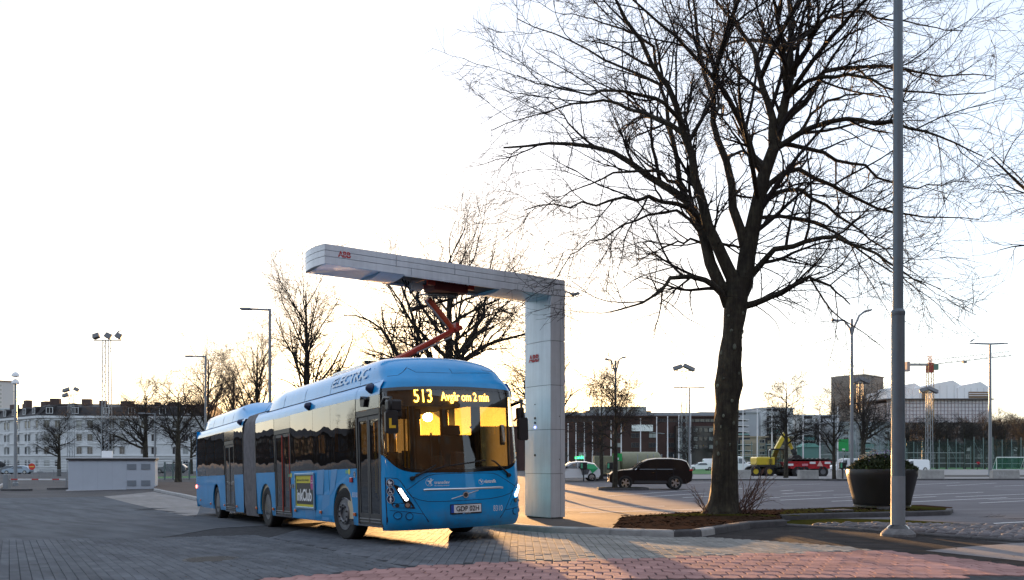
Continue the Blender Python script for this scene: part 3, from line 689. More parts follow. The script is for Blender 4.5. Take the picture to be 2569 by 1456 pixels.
panel('side_panel', 10.18, 11.32, ZL-.02, ZW0-.02, rear=True)
rearP = panel('side_panel', 0, 0, 0, 0, rear=True, poly=[(12.66, .28)]+arch(AX3, .545, .28)+[(16.3, .28), (17.1, .36), (17.42, .55), (17.44, 1.5), (17.05, 1.295), (12.66, 1.295)])
# lighter checks of the livery, thin film on the panel
for pq in ([(720,140),(840,128),(825,578),(700,578)], [(970,130),(1078,120),(1030,470),(960,582),(940,582)], [(812,585),(940,585),(920,1050),(790,1035)], [(540,165),(615,160),(615,205),(540,210)], [(500,838),(636,842),(645,1025),(500,1008)], [(640,842),(686,840),(668,1030),(650,1026)]):
    pl_ = [pS((960+.192308*a)/1.37914, (1600+.192308*c)/1.37914) for a, c in pq]
    b = MB(); b.flat(pl_, lambda a, c: SP(a, c, .0025)); b.obj('livery_check', mBlueL, lowA, normals=False)
for pq in ([(615,165),(655,1050)], [(915,120),(960,1060)]):
    sstrip([pS((960+.192308*a)/1.37914, (1600+.192308*c)/1.37914) for a, c in pq], .012, .003, 'panel_seam', mSeam, lowA)
for y in (16.55, 15.2): sstrip([(y, .3), (y, 1.29)], .012, .003, 'panel_seam', mSeam, rearP, rear=True)
# windows: dark panes with joints
def pane(y0, y1, z0, z1, far=False, rear=False, m=None, off=.004):
    b = MB(); n = max(2, int((y1-y0)/.5)); zz = [z0+(z1-z0)*i/4 for i in range(5)]
    b.grid([[SP(y0+.006+(y1-y0-.012)*i/n, z, off, far, rear) for i in range(n+1)] for z in zz])
    w = b.obj('window', m or gSide, bus, smooth=True); 
    fr = MB(); e = .045
    for (a0, a1, c0, c1) in ((y0, y1, z0-.01, z0+e), (y0, y1, z1-e, z1+.01), (y0, y0+e, z0+e, z1-e), (y1-e, y1, z0+e, z1-e)):
        fr.prism([(a0, c0), (a1, c0), (a1, c1), (a0, c1)], lambda a, c: SP(a, c, off-.003, far, rear), lambda a, c: SP(a, c, off-.03, far, rear))
    fr.obj('window_frame', mBlackG, w); return w
for y0, y1 in ((1.62, 3.0), (3.0, 4.1), (4.1, 5.72)): pane(y0, y1, ZW0, ZW1)
pane(7.06, 8.78, ZW0, ZW1); pane(10.2, 11.3, ZW0-.02, ZW1, rear=True)
for y0, y1 in ((12.68, 14.2), (14.2, 15.7), (15.7, 17.2)): pane(y0, y1, ZW0-.02, ZW1, rear=True)
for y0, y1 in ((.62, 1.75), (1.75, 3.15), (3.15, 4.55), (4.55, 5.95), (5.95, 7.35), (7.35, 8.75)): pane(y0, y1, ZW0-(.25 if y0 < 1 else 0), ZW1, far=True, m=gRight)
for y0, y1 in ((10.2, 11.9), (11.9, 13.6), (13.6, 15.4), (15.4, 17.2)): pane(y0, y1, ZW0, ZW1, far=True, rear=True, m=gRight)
panel('far_side_panel', .46, 8.80, ZL, ZW0-.26, far=True, arches=(AX1, AX2)); panel('far_side_panel', 1.75, 8.80, ZW0-.26, ZW0, far=True)
panel('far_side_panel', 10.18, 17.4, ZL-.02, ZW0, far=True, rear=True, arches=(AX3,))
# cantrail (curved band over the windows) and roof pods
def band(y0, y1, zs, far, rear, name, m, ny=10):
    b = MB(); b.grid([[SP(y0+(y1-y0)*i/ny, z, 0, far, rear) for i in range(ny+1)] for z in zs]); return b.obj(name, m, bus, smooth=True)
zc = [2.515, 2.55, 2.58, 2.61, 2.64, 2.67, 2.70, 2.73, 2.76]
for far in (False, True):
    band(.47 if far else 1.58, 8.80, zc, far, False, 'cantrail', mBlue); band(10.18, 17.25, zc, far, True, 'cantrail', mBlue)
def pod(y0, y1, ya, yb, rear, top=3.2):
    """roof pod lofted along the bus with sloped ends"""
    zs = [2.745, 2.80, 2.88, 2.96, 3.02, 3.07, 3.11, 3.14, 3.165, 3.185, 3.2]
    secs = []
    prof = [(inset(z), z) for z in zs]+[(HW*k, 3.2) for k in (.62, .8)]
    prof = prof+[(HW, 3.2)]+[(2*HW-a, c) for a, c in reversed(prof)]
    for y in [y0, y0+.05, (y0+ya)/2, ya] + [ya+(yb-ya)*i/8 for i in range(1, 8)] + [yb, (yb+y1)/2, y1-.05, y1]:
        k = 1.0
        if y < ya: k = max(.04, (y-y0)/(ya-y0))
        if y > yb: k = max(.04, (y1-y)/(y1-yb))
        row = []
        for a, c in prof:
            z = 2.745+(c+crown(a, c)-2.745)*k; e = .16*(1-k); a2 = HW+(a-HW)*(1-e*.6)
            p = (a2, y, z); row.append(RR(p) if rear else Vector(p))
        secs.append(row)
    b = MB(); b.grid(secs); return b.obj('roof_pod', mBlue, bus, smooth=50)
podF = pod(1.6, 8.5, 1.6001, 7.65, False); podR = pod(10.15, 17.0, 11.15, 16.2, True)
for y in (1.62, 3.28, 4.95, 6.55): sstrip([(y, 2.76+.4*i/8) for i in range(9)], .014, .004, 'panel_seam', mSeam, podF)
for y in (11.9, 13.3, 14.8, 16.2): sstrip([(y, 2.76+.38*i/8) for i in range(9)], .016, .004, 'panel_seam', mSeam, podR, rear=True)
sstrip([(1.0+i*.5, 2.752) for i in range(15)], .03, .006, 'pod_gap', mSeam, podF); sstrip([(10.4+i*.5, 2.752) for i in range(14)], .03, .006, 'pod_gap', mSeam, podR, rear=True)
sstrip([(1.05, 3.0), (1.35, 3.085), (1.62, 3.095)]+[(2+i*.5, 3.095) for i in range(12)]+[(7.7, 3.08), (8.2, 2.8)], .014, .004, 'panel_seam', mSeam, podF)
sstrip([(10.9+i*.5, 3.08) for i in range(11)]+[(16.5, 2.95)], .014, .004, 'panel_seam', mSeam, podR, rear=True)
y_, z_ = s1(1108, 270); mEl = mat('pale_film', (.42, .60, .78), .4, coat=.4)
lettering('lettering', 'ELECTRIC', lambda a, c: SP(y_-a, z_+c, .019), mEl, podF, .19, .03, width=1.9)
for zx, zy in ((275, 0),): pass
b = MB(); b.grid([[RR((a, 17.42 - (.25*(c-1.3)/1.2 if c > 1.3 else (.1 if c < .5 else 0)), c)) for a in [.0+2.55*i/12 for i in range(13)]] for c in (.28, .55, 1.3, 2.0, 2.7, 2.76)]); b.obj('rear_panel', mBlue, bus, smooth=True)
rl = MB(); rl.lathe([(0, .02), (.05, .01), (.055, 0)], 14, Matrix.Translation(RR((-.01, 17.38, .95))) @ Matrix.Rotation(R(-90), 4, 'Y')); rl.obj('tail_lamp', emis('tail_red', (1, .12, .08), 3.0), bus)
# roof / floor / end plates that keep the body closed
for (y0, y1, rear) in ((.62, 8.8, False), (10.18, 17.1, True)):
    b = MB(); b.grid([[(RR((a, y, 2.765-.02*abs(a-HW))) if rear else Vector((a, y, 2.765-.02*abs(a-HW)))) for a in (.09, HW, 2*HW-.09)] for y in (y0, y1)]); b.obj('roof_skin', mBlue, bus)
    b = MB(); c8 = [(.05, y0, 2.47), (2.5, y0, 2.47), (2.5, y1, 2.50), (.05, y1, 2.5)]
    b.add([(RR(p) if rear else Vector(p)) for p in c8], [(0, 1, 2, 3)]); b.obj('ceiling', mat('bus_ceiling', (.55, .55, .53), .6), bus)
    for p0, p1 in (((.04, y0, .30), (.04, y1, .40)),):
        b = MB(); c8 = [(.05, y0, .36), (2.5, y0, .36), (2.5, y1, .36), (.05, y1, .36), (.05, y0, .30), (2.5, y0, .30), (2.5, y1, .30), (.05, y1, .30)]
        b.add([(RR(p) if rear else Vector(p)) for p in c8], [(0, 1, 2, 3), (7, 6, 5, 4), (0, 4, 5, 1), (1, 5, 6, 2), (2, 6, 7, 3), (3, 7, 4, 0)]); b.obj('floor', mat('bus_floor', (.05, .05, .055), .7), bus)
for y in (8.79,):
    b = MB(); b.prism([(0, .3), (.35, .3), (.35, 2.3), (2.2, 2.3), (2.2, .3), (2.55, .3), (2.55, 2.5), (2.4, 2.74), (.15, 2.74), (0, 2.5)], lambda a, c: Vector((a, y, c)), lambda a, c: Vector((a, y+.03, c))); b.obj('joint_frame', mBlack, bus)
b = MB(); b.prism([(0, .28), (.35, .28), (.35, 2.3), (2.2, 2.3), (2.2, .28), (2.55, .28), (2.55, 2.5), (2.4, 2.74), (.15, 2.74), (0, 2.5)], lambda a, c: RR((a, 10.16, c)), lambda a, c: RR((a, 10.19, c))); b.obj('joint_frame', mBlack, bus)
# ---- bellows
prof = [(.06, .22), (.02, .5), (.01, 1.3), (.02, 2.3), (.07, 2.62), (.18, 2.80), (.4, 2.88), (HW, 2.90)]
prof = prof+[(2*HW-a, c) for a, c in reversed(prof[:-1])]
b = MB(); secs = []; NB = 26
for i in range(NB+1):
    y = 8.82+1.34*i/NB; d = (.075 if i % 2 else 0.0)
    row = []
    for a, c in prof:
        k = HW-a; a2 = HW-k*(1-d/HW*1.0); c2 = c-(d if c > 2.3 else 0)
        p = Vector((a2, y, c2)); p = p.lerp(RR((a2, y, c2)), i/NB); row.append(p)
    secs.append(row)
b.grid(secs); b.obj('bellows', mat('bellows_rubber', (.24, .24, .25), .5, noise=.25, nscale=5, coat=.1), bus)
# ---- doors
def door(y0, y1, z0, z1, rear=False, mid=None, redseal=False, far=False):
    d = MB(); F = lambda a, c: SP(a, c, -.012, far, rear); Fi = lambda a, c: SP(a, c, -.07, far, rear)
    for (a0, a1, c0, c1) in ((y0, y1, z1-.07, z1+.03), (y0-.03, y0+.04, z0, z1-.07), (y1-.04, y1+.03, z0, z1-.07)): d.prism([(a0, c0), (a1, c0), (a1, c1), (a0, c1)], lambda a, c: SP(a, c, .006, far, rear), Fi)
    dr = d.obj('door', mBlack, bus, bevel=.006)
    ym = mid or (y0+y1)/2; e = .055
    for (l0, l1) in ((y0+.045, ym-.008), (ym+.008, y1-.045)):
        lf = MB()
        for (a0, a1, c0, c1) in ((l0, l1, z0+.02, z0+.20), (l0, l1, z1-.14, z1-.075), (l0, l0+e, z0+.2, z1-.14), (l1-e, l1, z0+.2, z1-.14)): lf.prism([(a0, c0), (a1, c0), (a1, c1), (a0, c1)], F, lambda a, c: SP(a, c, -.05, far, rear))
        o = lf.obj('door_leaf', mDkGrey, dr)
        g = MB(); g.flat([(l0+e, z0+.2), (l1-e, z0+.2), (l1-e, z1-.14), (l0+e, z1-.14)], lambda a, c: SP(a, c, -.02, far, rear)); g.obj('door_glass', gDoor, o)
        k = MB()
        for zz in (z0+.05, z0+.10): k.prism([(l0+.02, zz), (l1-.02, zz), (l1-.02, zz+.016), (l0+.02, zz+.016)], lambda a, c: SP(a, c, -.004, far, rear), lambda a, c: SP(a, c, -.02, far, rear))
        k.obj('scuff_strip', mSilver, o)
        h = MB(); hx = l1-e-.05 if l0 < ym-.3 else l0+e+.05
        h.tube([SP(hx, z0+.55, -.09, far, rear), SP(hx, z0+1.25, -.09, far, rear)], .014, 8); h.obj('handle', mat('handrail_yellow', (.75, .48, .02), .4), o)
    if redseal:
        for yy in (y0+.05, ym-.012, ym+.012): 
            t = MB(); t.tube([SP(yy, z0+.1, .0, far, rear), SP(yy, z1-.1, .0, far, rear)], .012, 6); t.obj('door_seal', mat('red_seal', (.4, .05, .03), .6), dr)
    t = MB(); t.prism([(y0, z0-.02), (y1, z0-.02), (y1, z0+.012), (y0, z0+.012)], lambda a, c: SP(a, c, .02, far, rear), lambda a, c: SP(a, c, -.05, far, rear)); t.obj('sill', mSilver, dr)
    return dr
door(.48, 1.58, .33, 2.26, mid=1.04); door(5.76, 7.04, .32, 2.22, redseal=True); door(11.34, 12.63, .28, 2.20, rear=True)
# panels above the doors
panel('door_header', .50, 1.60, 2.30, ZW1+.005, m=mBlackG); panel('door_header', 5.74, 7.06, 2.255, ZW1+.005, m=mBlackG); panel('door_header', 11.32, 12.66, 2.235, ZW1+.005, m=mBlackG, rear=True)
panel('corner_post', .455, .50, .33, ZW1, m=mBlack); 
bb = band(.47, 1.62, zc, False, False, 'cantrail', mBlue, 5)
# cameras and mirrors on the side
yq, zq = s1(1268, 437); b = MB(); b.prism([(yq-.12, zq+.03), (yq-.02, zq+.09), (yq+.12, zq+.04), (yq+.10, zq-.08), (yq-.06, zq-.10)], lambda a, c: SP(a, c, .09 if abs(a-yq) < .05 else .05), lambda a, c: SP(a, c, 0)); b.obj('side_camera', mBlack, bus, bevel=.01)
for zx, zy in ((1312, 345), (868, 472)):
    yq, zq = s1(zx, zy); b = MB(); b.lathe([(0, .12), (.05, .10), (.085, .03), (.09, 0)], 14, Matrix.Translation(SP(yq, zq, 0)) @ Matrix.Rotation(R(-75), 4, 'Y')); b.obj('door_lamp', mNavy, bus, smooth=True)
yq, zq = 10.45, 2.66; b = MB(); b.lathe([(0, .12), (.05, .10), (.085, .03), (.09, 0)], 14, Matrix.Translation(SP(yq, zq, 0, rear=True)) @ Matrix.Rotation(R(-75), 4, 'Y')); b.obj('door_lamp', mNavy, bus, smooth=True)
# amber markers, red emergency button, stickers
for zx, zy, rear in ((1205, 1248, 0), (960, 1232, 0), (778, 1219, 0), (618, 1210, 0), (497, 1202, 0), (350, 1191, 1), (254, 1183, 1), (147, 1172, 1), (68, 1146, 1)):
    yq, zq = s1(zx, zy); yq = min(yq, 17.3)
    b = MB(); b.prism([(yq-.05, zq-.03), (yq+.05, zq-.03), (yq+.05, zq+.03), (yq-.05, zq+.03)], lambda a, c: SP(a, c, .028, rear=bool(rear)), lambda a, c: SP(a, c, 0, rear=bool(rear))); b.obj('marker_lamp', mOrange if rear < 2 else mRedL, bus, bevel=.008)
yq, zq = s1(1180, 1000); b = MB(); b.prism([(yq-.07, zq-.045), (yq+.07, zq-.045), (yq+.07, zq+.045), (yq-.07, zq+.045)], lambda a, c: SP(a, c, .03), lambda a, c: SP(a, c, 0)); b.obj('turn_lamp', mRedL, bus, bevel=.012)
yq, zq = s1(1200, 962); picto(-yq, zq, .055, 'person', lambda a, c, o=0: SP(-a, c, o), bus)
for zx, zy, k_ in ((770, 1042, 'pram'), (757, 1045, 'wheel'), (743, 1047, 'person')):
    yq, zq = s1(zx, zy); picto(-yq, zq, .05, k_, lambda a, c, o=0: SP(-a, c, o), bus)
for zx, zy in ((1158, 942), (742, 968)):
    yq, zq = s1(zx, zy); b = MB(); b.flat([(yq-.02, zq-.03), (yq+.17, zq-.03), (yq+.17, zq+.03), (yq-.02, zq+.03)], lambda a, c: SP(a, c, .003)); b.obj('green_sticker', mat('sticker_green', (.12, .42, .25), .5), bus)
    b = MB(); b.flat(ngon(yq-.03, zq, .055, 16), lambda a, c: SP(a, c, .0045)); b.obj('yellow_sticker', mat('sticker_yellow', (.7, .62, .1), .5), bus)
yq, zq = s1(1203, 1110); lettering('lettering', '8310', lambda a, c: SP(yq-a, zq+c, .003), mWhiteP, lowA, .09, 0, width=.26)
# advert frame
ad = [s1(778, 965), s1(912, 957), s1(916, 1203), s1(785, 1195)]; ay0 = (ad[1][0]+ad[2][0])/2; ay1 = (ad[0][0]+ad[3][0])/2; az0 = (ad[2][1]+ad[3][1])/2; az1 = (ad[0][1]+ad[1][1])/2
af = MB()
for (a0, a1, c0, c1) in ((ay0-.03, ay1+.03, az1-.02, az1+.03), (ay0-.03, ay1+.03, az0-.03, az0+.02), (ay0-.03, ay0+.02, az0, az1), (ay1-.02, ay1+.03, az0, az1)): af.prism([(a0, c0), (a1, c0), (a1, c1), (a0, c1)], lambda a, c: SP(a, c, .035), lambda a, c: SP(a, c, 0))
afo = af.obj('advert_frame', mat('advert_frame', (.25, .42, .58), .35, metal=.5), bus, bevel=.01)
def adr(a0, a1, c0, c1, off, m, name):
    b = MB(); b.flat([(ay1-(ay1-ay0)*a0, az0+(az1-az0)*c0), (ay1-(ay1-ay0)*a1, az0+(az1-az0)*c0), (ay1-(ay1-ay0)*a1, az0+(az1-az0)*c1), (ay1-(ay1-ay0)*a0, az0+(az1-az0)*c1)], lambda a, c: SP(a, c, off)); b.obj(name, m, afo)
mYel = mat('advert_yellow', (.62, .55, .02), .5); mPink = mat('advert_magenta', (.45, .02, .22), .5); mInk = mat('advert_black', (.02, .02, .022), .5)
adr(0, 1, 0, 1, .010, mYel, 'poster'); adr(.05, .96, .10, .74, .013, mInk, 'poster_field')
pt = lambda a, c: (ay1-(ay1-ay0)*a, az0+(az1-az0)*c)
lettering('poster_text', 'inkClub', lambda a, c: SP(pt(.47, .36)[0]-a, pt(.47, .36)[1]+c, .016), mWhiteP, afo, .24, .03, width=(ay1-ay0)*.80)
lettering('poster_text', 'Bläck & toner till hem och kontor', lambda a, c: SP(pt(.40, .83)[0]-a, pt(.4, .83)[1]+c, .013), mInk, afo, .05, .01, width=(ay1-ay0)*.66)
b = MB(); b.flat(ngon(*pt(.89, .78), .10, 20, .17), lambda a, c: SP(a, c, .015)); b.obj('poster_bubble', mPink, afo)
lettering('poster_text', 'Pris-', lambda a, c: SP(pt(.89, .80)[0]-a, pt(.89, .81)[1]+c, .018), mWhiteP, afo, .035, .01, width=.09); lettering('poster_text', 'garanti', lambda a, c: SP(pt(.89, .76)[0]-a, pt(.89, .75)[1]+c, .018), mWhiteP, afo, .035, .01, width=.14)
# ---- outside mirrors
def mirror(c, w, h, arm, name, L=False, th=.12):
    b = MB(); cx, cy, cz = c
    b.prism([(-w*.42, -h/2), (w*.42, -h/2), (w/2, -h*.42), (w/2, h*.42), (w*.42, h/2), (-w*.42, h/2), (-w/2, h*.42), (-w/2, -h*.42)], lambda a, e: Vector((cx+a, cy-th/2, cz+e)), lambda a, e: Vector((cx+a*.85, cy+th/2, cz+e*.9)))
    o = b.obj(name, mBlack, bus, bevel=.02, seg=3)
    t = MB(); t.tube(arm, [.03, .028, .026, .024][:len(arm)], 8); t.obj('mirror_arm', mBlack, o, smooth=True)
    g = MB(); g.flat([(-w*.36, -h*.4), (w*.36, -h*.4), (w*.36, h*.4), (-w*.36, h*.4)], lambda a, e: Vector((cx+a, cy+th/2+.004, cz+e))); g.obj('mirror_glass', mat('mirror_glass', (.8, .8, .8), .02, metal=1), o)
    if L:
        m = mat('learner_yellow', (.85, .52, .02), .5); s = MB(); q = lambda a, e: Vector((cx+a, cy-th/2-.006, cz+e))
        k = w*.26
        s.flat([(-k, -h*.26), (k, -h*.26), (k, -h*.14), (-k*.25, -h*.14), (-k*.25, h*.16), (-k, h*.16)], q); s.obj('letter_sign', m, o)
    return o
c = pY(*Z2(421, 585), -.20); e = abs(pY(*Z2(375, 585), -.2).x-pY(*Z2(468, 585), -.2).x); hh = abs(pY(*Z2(421, 500), -.2).z-pY(*Z2(421, 668), -.2).z)
mirror(c, e, hh, [Vector((.03, .42, 2.36)), Vector((-.04, .1, 2.42)), Vector((c.x+.02, -.18, 2.40)), Vector((c.x, -.2, c.z+hh*.4))], 'side_mirror', True)
b = MB(); cu = pY(*Z2(440, 465), -.12); b.box((cu.x-.12, -.2, cu.z-.09), (cu.x+.12, -.04, cu.z+.09)); b.obj('ramp_mirror', mBlack, bus, bevel=.03, seg=3)
cu = pY(*Z2(476, 512), -.05); b = MB(); b.box((cu.x-.05, -.1, cu.z-.09), (cu.x+.05, 0.0, cu.z+.09)); b.obj('ramp_mirror', mBlack, bus, bevel=.03, seg=3)
c = pY(*Z2(1366, 635), -.05); mirror(c, .19, .40, [Vector((2.50, .42, 2.36)), Vector((2.56, .15, 2.42)), Vector((c.x, -.04, 2.40)), Vector((c.x, -.05, c.z+.15))], 'side_mirror')
b = MB(); cu = pY(*Z2(1352, 520), 0.0); b.box((cu.x-.06, -.06, cu.z-.10), (cu.x+.06, .08, cu.z+.10)); b.obj('ramp_mirror', mBlack, bus, bevel=.03, seg=3)
# ---- wheels
def wheel(cy, lat, sgn, dual=False, steer=0.0, rear=False):
    """axis along lateral; sgn=-1 outer face towards door side"""
    C = Vector((lat, cy, .485)); C = RR(C) if rear else C
    M = Matrix.Translation(C) @ Matrix.Rotation(steer + (ART if rear else 0)*-1, 4, 'Z') @ Matrix.Rotation(R(90)*sgn, 4, 'Y')
    # local z points outwards after rotation
    t = MB(); rt = .485
    t.lathe([(.300, -.13), (.36, -.145), (.45, -.14), (.478, -.115), (rt, -.07), (rt, .07), (.478, .115), (.45, .14), (.36, .145), (.300, .13)], 40, M, cap=False)
    w = t.obj('wheel', mRubber, bus, smooth=35)
    r = MB()
    if dual: r.lathe([(.305, .12), (.29, .13), (.285, .10), (.27, -.02), (.20, -.06), (.17, -.05), (.15, .03), (.12, .05), (0, .055)], 32, M)
    else: r.lathe([(.305, .125), (.29, .14), (.285, .12), (.27, .07), (.22, .055), (.205, .06), (.195, .15), (.185, .165), (.135, .165), (.12, .15), (.115, .05), (.05, .03), (0, .03)], 32, M)
    ro = r.obj('rim', mRim, w, smooth=40)
    h = MB()
    for i in range(10):
        a = 2*math.pi*i/10; hr = .16 if not dual else .16; zz = .165 if not dual else -.03
        h.lathe([(0, zz+.028), (.014, zz+.026), (.016, zz-.01)], 8, M @ Matrix.Translation((hr*math.cos(a), hr*math.sin(a), 0)))
    h.obj('wheel_nuts', mDkGrey, ro)
    v = MB()
    for i in range(8):
        a = 2*math.pi*(i+.5)/8
        v.prism(ngon(.247*math.cos(a), .247*math.sin(a), .022, 10), lambda p, q: M @ Vector((p, q, .066 if not dual else -.0)), lambda p, q: M @ Vector((p, q, .05 if not dual else -.04)))
    v.obj('rim_slot', mBlack, ro)
    return w
wheel(AX1, .16, -1, steer=R(7)); wheel(AX1, 2.39, 1, steer=R(7))
wheel(AX2, .17, -1, dual=True); wheel(AX2, 2.38, 1, dual=True); wheel(AX3, .17, -1, dual=True, rear=True); wheel(AX3, 2.38, 1, dual=True, rear=True)
for cy, rear in ((AX1, False), (AX2, False), (AX3, True)):        # dark wheel housings
    for l0, l1 in ((.03, .5), (2.05, 2.52)):
        b = MB(); pr = arch(cy, .56, .33)
        b.grid([[RR((l, a, c)) if rear else Vector((l, a, c)) for a, c in pr] for l in (l0, l1)])
        inner = l1 if l0 < 1 else l0
        b.flat(pr, lambda a, c: RR((inner, a, c)) if rear else Vector((inner, a, c))); b.obj('wheel_housing', mBlack, bus, normals=False)
b = MB(); b.box((.5, 1.2, .24), (2.05, 8.6, .30)); b.box((.5, 2.2, .42), (2.0, 2.5, .5)); b.obj('underbody', mBlack, bus)
b = MB(); b.add([RR(p) for p in ((.5, 10.3, .24), (2.05, 10.3, .24), (2.05, 16.2, .24), (.5, 16.2, .24), (.5, 10.3, .28), (2.05, 10.3, .28), (2.05, 16.2, .28), (.5, 16.2, .28))], [(0, 3, 2, 1), (4, 5, 6, 7), (0, 1, 5, 4), (1, 2, 6, 5), (2, 3, 7, 6), (3, 0, 4, 7)]); b.obj('underbody', mBlack, bus)
# ---- inside: dashboard, driver's place, seats, grab poles
mSeat = mat('seat_fabric', (.035, .06, .12), .9); mPole = mat('handrail_yellow', (.75, .48, .02), .4); mDash = mat('dashboard', (.02, .02, .022), .6)
b = MB(); dl = [l for l in lo if .15 < l < 2.4]
b.grid([[FS(l, 1.24, -.06) for l in dl], [FS(l, 1.20, -.30) for l in dl], [FS(l, .95, -.45) for l in dl], [FS(l, .40, -.5) for l in dl]]); b.box((1.25, .45, .95), (2.4, .85, 1.28)); b.obj('dashboard', mDash, bus)
b = MB(); M = Matrix.Translation((1.9, .95, 1.32)) @ Matrix.Rotation(R(35), 4, 'X'); b.tube([M @ Vector((.23*math.cos(2*math.pi*i/20), .23*math.sin(2*math.pi*i/20), 0)) for i in range(21)], .016, 6); b.tube([M @ Vector((0, 0, 0)), M @ Vector((0, 0, -.3))], .03, 6); b.tube([M @ Vector((-.22, 0, 0)), M @ Vector((.22, 0, 0))], .014, 6); b.obj('steering_wheel', mDash, bus)
def seat(x, y, w=.44, rear=False, tall=0.0, m=None, z0=.36):
    b = MB(); f = (lambda p: RR(p)) if rear else (lambda p: Vector(p))
    def bx(a, c, sl=0):
        vs = [(a[0], a[1], a[2]), (c[0], a[1], a[2]), (c[0], c[1], a[2]), (a[0], c[1], a[2]), (a[0], a[1]+sl, c[2]), (c[0], a[1]+sl, c[2]), (c[0], c[1]+sl, c[2]), (a[0], c[1]+sl, c[2])]
        b.add([f(v) for v in vs], [(0,3,2,1),(4,5,6,7),(0,1,5,4),(1,2,6,5),(2,3,7,6),(3,0,4,7)])
    bx((x, y-.42, z0+.40), (x+w, y, z0+.50)); bx((x, y-.06, z0+.45), (x+w, y+.03, z0+1.12+tall), .10); bx((x+w*.2, y-.3, z0), (x+w*.8, y-.1, z0+.4)); bx((x+.08, y+.04, z0+1.12+tall), (x+w-.08, y+.10, z0+1.30+tall), .03)
    return b.obj('passenger_seat' if not tall else 'driver_seat', m or mSeat, bus, bevel=.02)
seat(1.62, 1.55, .52, tall=.22, z0=.55)
b = MB(); b.box((1.15, 1.85, .5), (2.48, 1.89, 1.9)); b.box((1.15, .95, .5), (1.18, 1.85, 1.25)); b.obj('cab_partition', mDkGrey, bus)
b = MB(); b.box((1.15, 1.86, 1.9), (1.19, 1.9, 2.45)); b.box((2.44, 1.86, 1.9), (2.48, 1.9, 2.45)); b.obj('cab_post', mDkGrey, bus)
for y in (3.4, 4.2, 5.0, 5.8, 7.7, 8.5):
    for x in (1.58, 2.03): seat(x, y, .42, z0=.45 if y > 7 else .36)
for y in (3.6, 4.5, 5.4, 7.8, 8.5):
    for x in (.10, .55): seat(x, y, .42, z0=.6 if y < 3 else .36)
for y in (11.0, 13.2, 14.2, 15.2, 16.2):
    for x in (.1, .55, 1.58, 2.03):
        if not (y < 12.7 and x < 1): seat(x, y, .42, rear=True, z0=.45)
for x, y in ((.62, 1.75), (1.15, 1.95), (1.0, 3.2), (1.52, 3.0), (.95, 5.4), (1.55, 5.9), (.9, 7.2), (1.55, 7.3), (.9, 8.6), (1.6, 8.6)):
    b = MB(); b.tube([(x, y, .36), (x, y, 2.46)], .018, 8); b.obj('grab_pole', mPole, bus)
for x in (.62,):
    b = MB(); b.tube([(x, 2.0, 2.3), (x, 8.6, 2.32)], .016, 6); b.obj('grab_rail', mPole, bus)
b = MB(); b.box((.9, 2.6, 2.25), (1.7, 2.68, 2.45)); b.obj('inside_display', mBlack, bus)
b = MB(); c_ = f2(1272, 680); b.box((c_[0]-.05, .42, c_[1]-.16), (c_[0]+.05, .47, c_[1]+.2)); b.obj('inside_mirror', mBlack, bus, bevel=.02)

# pale inner linings
mLin = mat('cream_lining', (.55, .47, .33), .6)
for y0, y1 in ((1.66, 5.70), (7.10, 8.75)):
    b = MB(); b.box((.05, y0, .40), (.075, y1, 1.30)); b.obj('inner_lining', mLin, bus)
b = MB(); b.box((2.47, 1.9, .40), (2.495, 8.75, 1.30)); b.obj('inner_lining', mLin, bus)
for y in (1.64, 3.0, 4.1, 5.7):
    b = MB(); b.box((.045, y-.05, 1.3), (.07, y+.05, 2.48)); b.obj('inner_pillar', mLin, bus)

for y in (1.75, 3.15, 4.55, 5.95, 7.35):
    b = MB(); b.box((2.40, y-.075, 1.25), (2.50, y+.075, 2.5)); b.obj('inner_pillar', mDash, bus, bevel=.02)
b = MB(); b.box((1.42, .55, 1.25), (1.62, .75, 1.55)); b.box((1.3, 1.0, 1.2), (1.42, 1.3, 1.5)); b.obj('ticket_machine', mDash, bus, bevel=.02)
b = MB(); b.box((1.16, 1.70, 1.25), (1.20, 1.86, 2.45)); b.box((1.15, .95, 1.25), (1.17, 1.0, 1.9)); b.obj('cab_post', mDash, bus)
# ================================================================== charging island
def seglen(path):
    d = [0]
    for i in range(1, len(path)): d.append(d[-1]+math.hypot(path[i][0]-path[i-1][0], path[i][1]-path[i-1][1]))
    return d
def along(path, d, s):
    s = max(0, min(d[-1], s)); i = 0
    while i < len(d)-2 and d[i+1] < s: i += 1
    t = (s-d[i])/max(1e-6, d[i+1]-d[i]); return (path[i][0]+(path[i+1][0]-path[i][0])*t, path[i][1]+(path[i+1][1]-path[i][1])*t)
def kerb(name, path, h, w, ln, mats, label, left=True, base=-.05, s0=0.0):
    root = thing(name, label, 'kerb'); del root['category']; root['kind'] = 'structure'
    d = seglen(path); s = s0; k = 0; rn = random.Random(5)
    while s < d[-1]-.05:
        e = min(s+ln*rn.uniform(.94, 1.06), d[-1]); b = MB(); n = 3; rows = []
        for i in range(n+1):
            q = s+.004+(e-s-.008)*i/n; p = along(path, d, q); a = along(path, d, q-.05); c = along(path, d, q+.05)
            t = Vector((c[0]-a[0], c[1]-a[1])).normalized(); nn = Vector((-t.y, t.x))*(1 if left else -1)
            g = G(*p); P = lambda o, z: Vector((p[0]+nn.x*o, p[1]+nn.y*o, g+z))
            rows.append([P(0, base), P(.004, h*.55), P(.012, h-.025), P(.035, h-.004), P(.06, h), P(w, h), P(w, base)])
        b.grid(rows)
        b.add(rows[0], [(6, 5, 4, 3, 2, 1, 0)]); b.add(rows[-1], [(0, 1, 2, 3, 4, 5, 6)])
        b.obj('kerb_stone', mats(k, (s+e)/2) if callable(mats) else mats, root, smooth=30); s = e; k += 1
    return root
